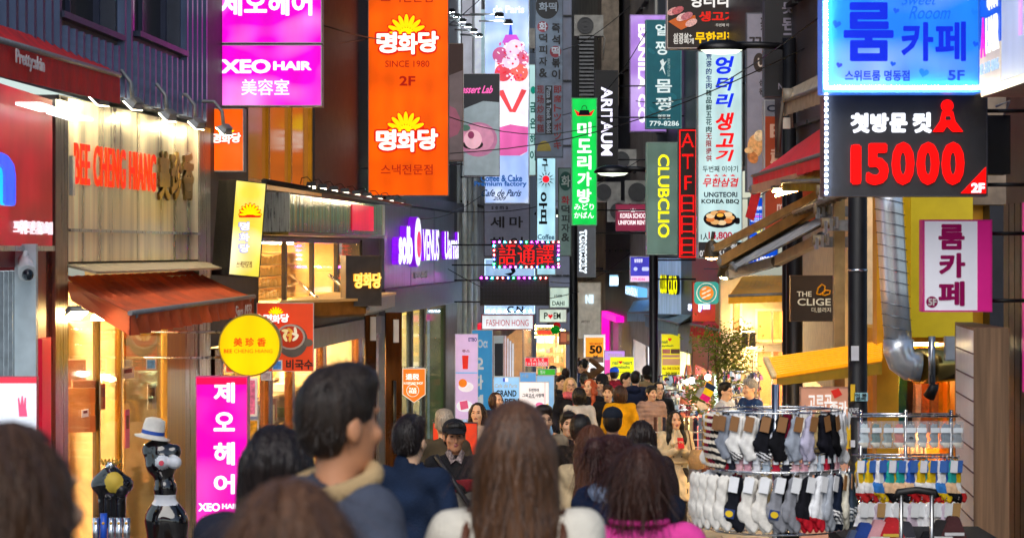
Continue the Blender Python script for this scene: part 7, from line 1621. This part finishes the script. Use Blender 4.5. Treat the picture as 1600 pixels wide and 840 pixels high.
# bright stall lamps
for i, (px, py, d) in enumerate(((1081, 594, 37.4), (1072, 597, 37.4), (1106, 589, 37), (1175, 597, 35.6))):
    t = thing('stall_lamp', ['larger bright white bulb of the pair over the accessory stall', 'smaller bright white bulb of the pair over the accessory stall', 'white bulb above the sunflower over the stall', 'bright white bulb beside the gray haired stall keeper'][i], 'lamp', None, None, tuple(W(px, py, d))); MB().ball((0, 0, 0), .045 if i != 1 else .035, 12).obj('bulb', lit('eefaff', 9, uneven=0), t); MB().tube([(0, 0, .03), (0, 0, .09)], .018, 8).obj('socket', DARKM, t); MB().tube([(0, 0, .09), (.02, .02, .5)], .006, 5).obj('cable', BLACK, t)
# striped cushion and flower
fs = front(1104, 615, 34.6); t = thing('striped_bag', 'bag in navy, yellow, grey and magenta blocks held up over the stall', 'bag', fs)
for pts, c in (([(1104, 596), (1118, 603), (1114, 611), (1101, 604)], '1c2c50'), ([(1101, 604), (1114, 611), (1110, 620), (1097, 613)], 'e8c81c'), ([(1097, 613), (1110, 620), (1105, 628), (1092, 621)], 'c8187c'), ([(1093, 606), (1101, 604), (1097, 613), (1092, 621), (1086, 617)], '8a929c'), ([(1090, 625), (1102, 630), (1106, 636), (1095, 640), (1088, 632)], 'd8c8b0')): art(t, fs, 'colour_block', pts, cloth(c), 0, .09)
fs = front(1107, 600, 34.7); t = thing('flower', 'yellow artificial sunflower with a dark centre over the stall', 'flower', front(1107, 600, 34.7))
for i in range(10): art(t, fs, 'petal', ell(1107 + 4 * math.cos(i * .628), 600 + 3.2 * math.sin(i * .628), 2.4, 1.3, 8, rot=i * 36), paint('f0b810', .5, emit=.15), .0, .01)
art(t, fs, 'flower_centre', ell(1107, 600, 2.4, 2, 10), BLACK, .012, .01)
# green olive-like tree by the red shop
tr = thing('potted_tree', 'slender olive green potted tree beside the accessory stall', 'tree', None, None, (X(1120, 36.8), 36.8, G(36.8))); g = G(36.8); q = random.Random(4)
MB().lathe([(.0, 0), (.2, 0), (.26, .45), (.24, .46), (0, .42)], 16).obj('pot', paint('8a4a30', .6), tr)
zc = Z(560, 36.8) - g; mb = MB(); mb.tube([(0, 0, .4), (.05, 0, 1.4), (-.03, 0, zc)], .035, 8, r2=.015); cl = []
for i in range(16):
    b = Vector((0, 0, zc - .9 + i * .07)); e = b + Vector((q.uniform(-.55, .5), q.uniform(-.3, .3), q.uniform(.15, .55))); mb.tube([b, b.lerp(e, .5) + Vector((0, 0, .06)), e], .008, 5); cl += [b.lerp(e, k) for k in (.5, .75, 1)]
mb.obj('trunk', paint('5a4630', .8), tr); mb = MB()
for c in cl:
    for k in range(60):
        p = c + Vector((q.gauss(0, .12), q.gauss(0, .12), q.gauss(0, .1))); a = Vector((q.uniform(-1, 1), q.uniform(-1, 1), q.uniform(-.5, .8))).normalized() * .06; w = a.orthogonal().normalized() * .014; mb.add([p, p + a * .5 + w, p + a, p + a * .5 - w], [(0, 1, 2, 3)])
o = mb.obj('crown', mat('6a7418', .5, noise=.5, nscale=5), tr); o['kind'] = 'stuff'
# street-level boards
def SB(rect, d, c, label, items=(), e=.4, name='standing_board', arts=(), th=.05, fmc='c8ccd4', yaw=0, cat='signboard', leg=True):
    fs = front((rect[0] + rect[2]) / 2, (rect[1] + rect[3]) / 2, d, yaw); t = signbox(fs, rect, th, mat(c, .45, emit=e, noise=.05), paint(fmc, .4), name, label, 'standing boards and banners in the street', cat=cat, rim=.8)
    for a in arts: art(t, fs, a[0], a[1], mat(a[2], .5, emit=e, noise=.1), .003 + (a[3] if len(a) > 3 else 0))
    hang(t, fs, [(a[0], a[1], mat(a[2], .5, emit=e * .7, noise=0), *(a[3:])) for a in items])
    if leg:
        u0, v0 = fs.uv(rect[0], rect[3]); u1, _ = fs.uv(rect[2], 0)
        for u in (u0 + .03, u1 - .03): MB().tube([(u, th, v0), (u, th, G(d) - fs.O.z)], .02, 6).obj('leg', GREYM, t)
    return fs, t
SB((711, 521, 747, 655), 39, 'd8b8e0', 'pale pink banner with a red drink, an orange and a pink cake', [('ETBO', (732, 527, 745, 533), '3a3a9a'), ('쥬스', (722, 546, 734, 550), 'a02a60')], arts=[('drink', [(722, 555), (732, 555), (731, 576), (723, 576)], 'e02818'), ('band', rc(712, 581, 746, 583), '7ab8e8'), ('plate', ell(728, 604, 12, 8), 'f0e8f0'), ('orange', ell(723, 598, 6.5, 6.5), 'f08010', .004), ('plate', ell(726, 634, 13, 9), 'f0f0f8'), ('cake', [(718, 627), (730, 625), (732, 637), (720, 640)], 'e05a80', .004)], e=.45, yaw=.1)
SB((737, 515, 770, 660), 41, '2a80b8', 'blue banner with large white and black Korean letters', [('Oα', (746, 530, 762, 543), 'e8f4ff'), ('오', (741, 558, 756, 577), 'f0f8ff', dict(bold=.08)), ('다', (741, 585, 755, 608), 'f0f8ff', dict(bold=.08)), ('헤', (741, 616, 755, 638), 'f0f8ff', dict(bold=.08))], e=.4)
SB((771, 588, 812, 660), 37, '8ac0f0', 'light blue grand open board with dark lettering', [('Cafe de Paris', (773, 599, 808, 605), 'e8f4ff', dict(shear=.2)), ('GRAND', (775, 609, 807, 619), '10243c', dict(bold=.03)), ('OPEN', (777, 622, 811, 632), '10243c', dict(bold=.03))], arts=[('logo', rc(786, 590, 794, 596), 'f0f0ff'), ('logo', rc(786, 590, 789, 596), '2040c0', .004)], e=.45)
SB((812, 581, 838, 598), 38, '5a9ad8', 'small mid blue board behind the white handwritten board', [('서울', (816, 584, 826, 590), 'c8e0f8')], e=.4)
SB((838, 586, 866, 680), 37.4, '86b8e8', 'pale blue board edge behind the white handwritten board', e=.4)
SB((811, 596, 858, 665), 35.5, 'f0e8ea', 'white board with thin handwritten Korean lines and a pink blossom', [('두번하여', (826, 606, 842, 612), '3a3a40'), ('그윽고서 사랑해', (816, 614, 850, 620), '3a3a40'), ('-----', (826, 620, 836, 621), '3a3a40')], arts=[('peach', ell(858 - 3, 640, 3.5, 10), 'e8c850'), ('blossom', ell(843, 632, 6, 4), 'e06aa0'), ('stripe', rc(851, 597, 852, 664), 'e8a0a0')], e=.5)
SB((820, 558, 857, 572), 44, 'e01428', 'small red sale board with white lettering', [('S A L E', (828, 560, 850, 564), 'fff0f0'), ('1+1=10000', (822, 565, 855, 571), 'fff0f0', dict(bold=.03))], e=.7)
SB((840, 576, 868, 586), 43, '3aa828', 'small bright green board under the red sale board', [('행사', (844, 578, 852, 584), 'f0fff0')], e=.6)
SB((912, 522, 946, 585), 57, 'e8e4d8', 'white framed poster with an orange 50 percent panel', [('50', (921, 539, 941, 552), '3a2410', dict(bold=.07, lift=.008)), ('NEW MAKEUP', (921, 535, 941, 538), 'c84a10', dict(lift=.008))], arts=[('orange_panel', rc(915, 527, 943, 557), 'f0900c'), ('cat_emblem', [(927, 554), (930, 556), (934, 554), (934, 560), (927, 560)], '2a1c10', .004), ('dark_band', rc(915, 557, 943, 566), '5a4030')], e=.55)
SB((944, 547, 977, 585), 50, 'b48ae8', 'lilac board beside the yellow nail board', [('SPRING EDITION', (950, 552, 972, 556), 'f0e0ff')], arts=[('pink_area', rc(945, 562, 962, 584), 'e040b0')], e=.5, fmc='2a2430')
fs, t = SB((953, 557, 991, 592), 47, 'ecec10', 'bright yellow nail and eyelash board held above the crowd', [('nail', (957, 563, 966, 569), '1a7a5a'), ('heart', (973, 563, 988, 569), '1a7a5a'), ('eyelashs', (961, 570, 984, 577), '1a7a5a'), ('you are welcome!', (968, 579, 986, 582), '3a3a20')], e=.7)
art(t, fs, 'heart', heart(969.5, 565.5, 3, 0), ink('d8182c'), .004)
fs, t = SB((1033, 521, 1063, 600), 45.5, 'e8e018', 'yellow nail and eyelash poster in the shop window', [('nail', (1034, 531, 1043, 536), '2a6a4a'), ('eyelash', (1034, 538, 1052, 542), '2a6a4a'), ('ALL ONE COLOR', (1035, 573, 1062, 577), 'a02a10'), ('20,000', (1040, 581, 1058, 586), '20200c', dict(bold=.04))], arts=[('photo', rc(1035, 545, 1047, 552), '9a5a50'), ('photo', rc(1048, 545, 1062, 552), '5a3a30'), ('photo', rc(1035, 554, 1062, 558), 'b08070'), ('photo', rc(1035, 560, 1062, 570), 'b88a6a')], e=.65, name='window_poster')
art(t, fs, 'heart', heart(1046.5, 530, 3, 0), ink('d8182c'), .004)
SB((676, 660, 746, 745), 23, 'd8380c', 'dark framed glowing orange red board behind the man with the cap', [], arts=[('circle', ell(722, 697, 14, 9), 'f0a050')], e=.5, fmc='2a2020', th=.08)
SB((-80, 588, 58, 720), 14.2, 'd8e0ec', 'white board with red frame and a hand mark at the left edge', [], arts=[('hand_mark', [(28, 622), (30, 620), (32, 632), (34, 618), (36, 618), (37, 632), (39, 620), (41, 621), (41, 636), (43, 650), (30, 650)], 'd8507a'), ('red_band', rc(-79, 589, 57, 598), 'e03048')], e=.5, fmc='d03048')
text(C.objects['standing_board'] if False else t, fs, ' ', (0, 0, 1, 1), WHITE) if False else None
fs = front(1075, 600, 44); t = thing('parked_kiosk', 'orange and white striped cone shaped stand near the nail poster', 'stand', fs); mb = MB(); mb.lathe([(.2, -.6), (.05, .35), (0, .36)], 14); mb.obj('cone', mat('d86a4a', .5, noise=.3), t)
# video screen and shop clutter in the far street
fs, t = SB((873, 517, 898, 538), 63, '6a3828', 'dark red video screen hanging over the far crowd', [], arts=[('image', rc(876, 520, 885, 534), 'b86a48'), ('image', rc(886, 522, 895, 532), 'a08050')], e=.5, fmc='101014', leg=False, name='video_screen', cat='screen')
SB((771, 524, 787, 588), 52, 'b8d0d8', 'tall dark glass door of the white shop', [], arts=[('dark_glass', rc(773, 536, 786, 587), '1c222a')], e=.1, fmc='c8d4dc', name='glass_door', cat='door')
for i in range(4): SB((788 + i * 4, 524 + i * 4, 791 + i * 4, 590), 53 + i, 'dfe8f0', 'white folding door panel, %s to the right of the dark glass door' % ORD[i], [], e=.35, name='door_panel_board', cat='panel')
# mannequin torso busts by the door
def bust(px, py0, d, lb):
    s = 1.; c = W(px, py0, d); t = thing('mannequin', lb, 'mannequin', None, None, tuple(c)); return t
t = bust(252, 690, 18.6, 'glossy black female mannequin torso wearing a white bandeau, leaning beside the golden pillar')
k = .0051 * .96
P = [cap((-.02, 0, .0), (-.01, 0, -.05), .05, .06, .02), cap((-.09, .0, -.06), (.1, .0, -.07), .06, .055, .05), elp((.0, .0, -.16), (.125, .085, .12), .05), elp((.03, 0, -.36), (.09, .07, .1), .07), elp((.03, 0, -.58), (.15, .1, .15), .07), cap((-.02, 0, -.62), (-.02, 0, -.95), .1, .075, .05), cap((.11, 0, -.62), (.11, 0, -.95), .1, .075, .05),
     elp((.02, -.08, -.15), (.052, .05, .05), .02, m=1), elp((.115, -.075, -.15), (.052, .05, .05), .02, m=1), dict(t='ell', c=(.03, -.02, -.44), r=(.18, .14, .045), op='p', m=1)]
share('torso', smesh(sdf(P, axis(-.22, .27, .009), axis(-.16, .13, .009), axis(-1.0, .08, .009))), [mat('0a0a0e', .08, noise=0, coat=1), mat('d8dce4', .5, bump=.2)], t); MB().poly([(.02 + .02 * math.cos(q), -.15 + .02 * math.sin(q)) for q in [i * .5 for i in range(12)]], -.14, -.12).obj('flower_mark', paint('e04a60', .5), t)
MB().tube([(.05, 0, -.9), (.05, 0, G(18.6) - t.location.z)], .03, 8).obj('stand_pole', CHROME, t); MB().tube([(.05, 0, G(18.6) - t.location.z), (.05, 0, G(18.6) - t.location.z + .03)], .16, 16).obj('base', CHROME, t)
ht = thing('straw_hat', 'white brimmed hat with a blue band on top of the black mannequin torso', 'hat', None, None, tuple(W(238, 682, 18.6))); ht.rotation_euler = (0, .18, 0)
mb = MB(); mb.lathe([(.135, -.01), (.14, .0), (.1, .01), (.088, .02), (.085, .09), (.075, .135), (.04, .15), (0, .15)], 28); mb.obj('crown', mat('d8d4cc', .8, bump=.4, bscale=90), ht); MB().lathe([(.0895, .022), (.0885, .05)], 28).obj('band', paint('1a48a0', .5), ht)
t = bust(173, 752, 18.2, 'small glossy black bikini mannequin with yellow bow and metallic trinkets at its foot')
P = [elp((-.0, 0, -.0), (.11, .09, .12), .04), cap((-.08, 0, -.02), (.1, 0, -.02), .07, .07, .04), cap((-.04, 0, -.05), (-.04, 0, -.3), .06, .05, .03), cap((.06, 0, -.05), (.06, 0, -.3), .06, .05, .03), elp((.03, -.06, .0), (.07, .05, .075), .02, m=1), elp((.09, -.05, -.06), (.05, .05, .05), .02, m=2)]
share('torso', smesh(sdf(P, axis(-.18, .2, .009), axis(-.14, .12, .009), axis(-.36, .16, .009))), [mat('0a0a0e', .08, noise=0, coat=1), paint('c8a83a', .6), mat('16161c', .3)], t)
for i in range(6): MB().tube([(-.05 + .02 * i, -.02, .13), (-.07 + .03 * i, -.03, .17), (-.05 + .022 * i, -.03, .14)], .009, 6).obj('bow_loop', paint('d8b04a', .5), t)
MB().tube([(0, 0, .1), (0, 0, .15)], .04, 12).obj('neck', CHROME, t); MB().tube([(0, 0, -.3), (0, 0, G(18.2) - t.location.z)], .025, 8).obj('stand_pole', CHROME, t)
for i in range(5):
    p = W(150 + i * 12, 812, 17.8); tt = thing('perfume_tube', ['leftmost silver', 'deep blue', 'middle silver', 'fourth pale silver', 'rightmost silver and red'][i] + ' tube standing under the small mannequin', 'tube', None, 'metallic tubes under the small mannequin', tuple(p)); MB().tube([(0, 0, -.22), (0, 0, .02 + .03 * (i == 1))], .026, 12).obj('tube', metal('c8ccd4', .2) if i != 1 else paint('1a50c0', .3), tt); MB().ball((0, -.022, -.02), .012, 8).obj('drop_mark', paint('d8a030', .4), tt)
t = thing('display_counter', 'mirrored counter under the small mannequin', 'counter', None, None, (X(176, 17.8), 17.8, G(17.8))); MB().box(-.2, .2, -.1, .3, 0, Z(858, 17.8) - G(17.8)).obj('body', CHROME, t)
# ================================================================ people
# nearest, out of focus
p = person(24, 655, 3.7, 138, 'out of focus dark haired head filling the lower left corner', ('jacket', '3a3026'), ('bob', '4c3424'), fine=True, pose='down')
p = person(530, 573, 5.7, 128, 'man with short black hair and a grey jacket with beige hood lining, seen from behind', ('jacket', '4a5060'), ('crop', '2a1f18'), fine=True, collar='hood', skin=SKIN2, wide=.93)
MB().tube([(.11 * math.cos(a), .02 + .1 * math.sin(a), 1.455 - .03 * math.sin(a)) for a in [k * math.pi / 12 for k in range(25)]], .024, 10, cap=False).obj('hood_lining', mat('c8a878', .9, noise=.2, bump=.5, bscale=120), p)
person(455, 742, 3.5, 180, 'dark brown haired head at the bottom in front of the man with the grey jacket', ('jacket', '33435e'), ('long', '5c3e2a'), fine=True)
person(432, 660, 6.8, 180, 'dark long haired woman half hidden behind the man with the grey jacket', ('jacket', '1f2230'), ('long', '1c1210'), fine=False)
person(640, 650, 12.6, 160, 'man in a navy knitted high collar jacket seen from behind', ('jacket', '16243c'), ('crop', '1c1412'), collar='high', fine=True)
sw = person(710, 649, 18.6, 8, 'middle aged man with black cap and black, red and grey sweater facing the camera', ('sweater', '17171b'), ('short', '15120f'), hat=('cap', '15161c'), collar='none', fine=True, skin=SKIN2)
sc0 = sw.scale[0]
for nm, z0, z1, c in (('red_band', 1.17, 1.27, '7a1420'), ('grey_lower_part', .83, 1.17, '6a655e')):
    # the knitted bands share the sweater's form, a touch larger
    P = [elp((0, .0, 1.25), (.173, .117, .19), .05), elp((0, .0, 1.05), (.158, .112, .14), .06), cap((-.15, .01, 1.385), (.15, .01, 1.385), .063, .063, .05), cap((0, .005, 1.0), (0, .01, .86), .173, .183, .03, s=(1, .68, 1))]
    for s, sh, e, w, h in arm_pts('down'): P += [cap(tuple(sh), tuple(e), .065, .06, .035), cap(tuple(e), tuple(w), .061, .045, .012)]
    P += [bx((0, 0, z0 - .5), (.5, .5, .5), .004, op='s'), bx((0, 0, z1 + .5), (.5, .5, .5), .004, op='s')]
    share('sweater_' + nm, smesh(sdf(P, axis(-.4, .4, .012), axis(-.26, .24, .012), axis(z0 - .03, z1 + .03, .012))), [cloth(c)], sw)
MB().tube([(-.15, -.05, 1.45), (-.02, -.165, 1.25), (.13, -.16, 1.02), (.2, -.05, .92)], .02, 8).obj('bag_strap', paint('15151a'), sw)
cl_ = MB()
for s in (-1, 1): cl_.slab([(0, -.075, 1.415), (.05 * s, -.06, 1.5), (.075 * s, -.03, 1.47), (.04 * s, -.11, 1.39)], .008)
cl_.obj('shirt_collar', mat('8a7a78', .7, noise=.6, nscale=60), sw)
cw = person(807, 622, 5.7, 176, 'woman with long straight brown hair and cream coat seen from behind in the centre', ('coat', 'dad4c6'), ('longer', '3a2014'), fine=True, wide=.9, hm=mat('5c3a20', .38, noise=.5, nscale=1.6, stretch=(90, 90, 2.), bump=.4, bscale=1.6, spec=.6))
for s in (-1, 1): MB().tube([(.12 * s, -.08, 1.4), (.125 * s, .02, 1.45), (.13 * s, .12, 1.38), (.14 * s, .15, 1.1)], .011, 8).obj('bag_strap', paint('5a2f18', .5), cw)
pk_ = person(998, 694, 7.9, 178, 'woman with wavy brown bob and bright pink top seen from behind', ('sweater', 'ec4aa4'), ('bob', '40251a'), fine=True)
sc_w = person(962, 676, 10.4, 130, 'woman with reddish bun, pale blue scarf and navy padded jacket turned to the left', ('puffer', '16223e'), ('bun', '3a1c16'), scarf='8a98b4', fine=True)
person(1004, 691, 10.9, 215, 'person in navy reaching towards the sock rack behind the pink topped woman', ('jacket', '141b2c'), ('short', '1c1410'), pose='reach', fine=True)
person(1002, 655, 17.5, 180, 'dark long haired woman between the phone woman and the pink topped woman', ('jacket', '2a2022'), ('long', '1c110e'))
person(907, 645, 20, 176, 'person with black coat and shoulder bag walking away left of the navy capped man', ('jacket', '17130f'), ('short', '100c0a'))
person(925, 662, 15.5, 172, 'woman with long light brown hair and beige coat walking away', ('coat', 'c8b08a'), ('long', '5a3420'), fine=True)
person(889, 641, 24, 5, 'short haired older woman facing the camera in a dark jacket', ('jacket', '1c1a1e'), ('short', '120e0d'), fine=True)
person(848, 633, 23, 20, 'man with glasses in a beige jacket looking left beside the white board', ('jacket', '8a7c68'), ('crop', '18120f'), glasses='101014')
person(957, 631, 23.5, 178, 'man with dark navy cap and navy jacket seen from behind', ('jacket', '26303e'), ('short', '18130f'), hat=('cap', '151d2a'))
person(969, 601, 35, 178, 'woman in a mustard yellow coat with brown shoulder length hair', ('coat', 'd89a08'), ('bob', '3a2318'))
person(905, 604, 35, 176, 'woman with dark bob and white grey sweater seen from behind', ('sweater', 'c0bcb8'), ('bob', '17110f'))
person(921, 591, 36.5, 330, 'young woman with long orange red hair and black jacket', ('jacket', '15141a'), ('wavy', 'b04a20'))
person(891, 589, 37, 8, 'blonde woman with glasses, pink scarf and dark coat', ('coat', '1b1a20'), ('long', 'c8a068'), scarf='c8606a', glasses='2a1a14')
person(940, 583, 37.5, 330, 'woman with black beanie, glasses, beige scarf and light blue denim jacket', ('jacket', '7a96b0'), ('wavy', '1b1411'), hat=('beanie', '15141a'), scarf='8a7468', glasses='15110f')
person(876, 586, 40, 30, 'man in a dark suit jacket beside the blonde woman', ('jacket', '1a1a20'), ('crop', '15110f'))
person(914, 560, 51, 150, 'man in blue backpack with both arms raised to his head', ('jacket', '6a4a30'), ('crop', '15110f'), pose='up')
person(908, 563, 51, 10, 'man with glasses beside the man with raised arms', ('jacket', '2c3a60'), ('crop', '15110f'), glasses='101010')
person(863, 570, 52, 200, 'woman with hair tied up in a grey top near the left boards', ('sweater', '5a5452'), ('bun', '1b1411'))
person(960, 571, 44, 175, 'person with a bright blue cap and dark red jacket', ('jacket', '7a0f24'), ('short', '1b1411'), hat=('cap', '1048c8'))
person(978, 582, 40.5, 60, 'black haired man in profile beside the yellow board', ('jacket', '1a1a22'), ('crop', '14100e'))
person(993, 580, 39.5, 170, 'man in a navy hooded coat seen from behind', ('coat', '17203a'), ('crop', '15110f'), collar='hood')
person(1012, 570, 41, 172, 'person with black beanie and beige jacket seen from behind', ('jacket', '8a7858'), ('short', '15110f'), hat=('beanie', '121014'))
person(1018, 601, 36, 25, 'woman with short black hair in a beige pink padded jacket at the accessory stall', ('puffer', 'a88878'), ('short', '0f0c0b'), pose='bag')
person(1030, 596, 37, 10, 'person with black bowl cut and glasses in a black coat at the stall', ('coat', '131318'), ('bob', '0f0c0b'), glasses='15110f')
person(1000, 596, 42, 180, 'dark haired woman between the hooded man and the beanie person', ('jacket', '2a1a1e'), ('long', '17110f'))
ph = person(1055, 641, 31, 10, 'woman in a beige trench coat looking down at a red phone', ('coat', 'd8c6a4'), ('wavy', '120d0b'), pose='phone', fine=True, collar='lapel', shoes='e8e8e8', legs='201c20')
MB().box(-.04, .04, -.012, .0, -.075, .075).obj('phone_case', paint('c01018', .3), ph, loc=(.0, -.3, 1.31)).rotation_euler = (-.5, 0, 0)
MB().tube([(.19 * math.cos(a), -.01 + .135 * math.sin(a), 1.04) for a in [k * math.pi / 14 for k in range(29)]], .016, 6, cap=False).obj('belt', cloth('c8b48c'), ph)
for i in range(3):
    for s in (-1, 1): MB().ball((.055 * s, -.14 - .01 * (i > 1), 1.24 - i * .12), .011, 8).obj('button', paint('3a2c20', .4), ph)
bg = thing('handbag', 'tan woven handbag on the arm of the trench coat woman', 'bag', None, None, tuple(W(1088, 715, 30.8))); bg.scale = (.75,) * 3; mb = MB(); mb.lathe([(.0, -.2), (.13, -.18), (.15, .0), (.09, .14), (.0, .15)], 18); o = mb.obj('bag_body', mat('a8875c', .8, bump=.8, bscale=50), bg); o.scale = (1, .55, 1); MB().tube([(-.08, 0, .12), (-.12, 0, .4), (-.18, 0, .62)], .012, 6).obj('handle', paint('6a5030'), bg)
person(1133, 597, 35, 60, 'stall keeper with black hair and glasses in a white shirt facing the trinket rack', ('jacket', 'c8ccd4'), ('crop', '0f0c0b'), glasses='15110f', pose='reach')
person(1172, 592, 34.6, 300, 'gray haired stall keeper in a dark blue checked shirt', ('jacket', '1c3a6a'), ('crop', '8a8c90'))
person(694, 640, 22.5, 185, 'white haired person behind the man with the black cap', ('jacket', '4a4030'), ('crop', 'a89a88'))
person(746, 628, 30, 350, 'young woman with pale hair band and long dark hair beside the pink banner', ('jacket', 'c8b0a0'), ('long', '24160f'))
person(776, 612, 34.5, 40, 'brown haired woman in profile in front of the grand open board', ('jacket', '2a2c38'), ('bob', '3a2012'))
q = random.Random(12)
D_ = [('dark coat', 'coat', '1c1c24'), ('grey jacket', 'jacket', '4a4c54'), ('olive jacket', 'jacket', '3c3c28'), ('brown coat', 'coat', '4a3426'), ('white padded jacket', 'puffer', 'b8b8bc'), ('navy padded jacket', 'puffer', '1a2440'), ('red jacket', 'jacket', '8a1a22'), ('black jacket', 'jacket', '141418')]
far = [(868, 586, 56), (884, 574, 60), (898, 577, 58), (852, 578, 64), (928, 574, 55), (940, 572, 60), (951, 582, 47), (984, 590, 44), (873, 600, 43), (845, 590, 50), (912, 584, 45), (930, 590, 41), (1003, 585, 47), (950, 600, 35.6), (893, 583, 66), (860, 590, 70), (906, 570, 72), (918, 576, 66), (884, 560 + 22, 76), (838, 584, 72), (826, 586, 68), (1020, 590, 42), (860, 603, 38)]
for i, (px, py, d) in enumerate(far):
    nm, st, c = D_[(i * 3) % 8]; hs = ['crop', 'bob', 'long', 'short', 'bun'][i % 5]; rot = [180, 175, 5, 185, 20, 160, 350][i % 7]
    person(px, py, d, rot, 'distant %s in a %s %s' % ({'crop': 'short haired person', 'bob': 'person with a dark bob', 'long': 'long haired person', 'short': 'dark haired person', 'bun': 'person with hair up'}[hs], nm, ['near the far shop displays', 'deep in the crowd', 'at the back of the street', 'among the middle of the crowd'][i % 4]), (st, c), (hs, q.choice(['120e0c', '1f1511', '2e1c12', '3a2618'])), group='distant people in the crowd')

MB().tube([(.1 * math.cos(a), .015 + .085 * math.sin(a), 1.452) for a in [k * math.pi / 12 for k in range(25)]], .011, 8, cap=False).obj('neck_ribbing', cloth('d83a90'), pk_)
for s in (-1, 1): MB().tube([(.05 * s + .13 * s * k / 5, .075 - .01 * k, 1.44 - .012 * k - .006 * k * k) for k in range(6)], .0035, 6).obj('shoulder_seam', cloth('b81f6e'), pk_)
for s in (-1, 1): MB().tube([(.05 * s + .13 * s * k / 5, .08 - .01 * k, 1.445 - .012 * k - .006 * k * k) for k in range(6)], .0035, 6).obj('shoulder_seam', cloth('a8a090'), cw)
MB().tube([(0, .118, 1.4), (0, .13, 1.2), (0, .13, 1.0)], .003, 6).obj('back_seam', cloth('a8a090'), cw)
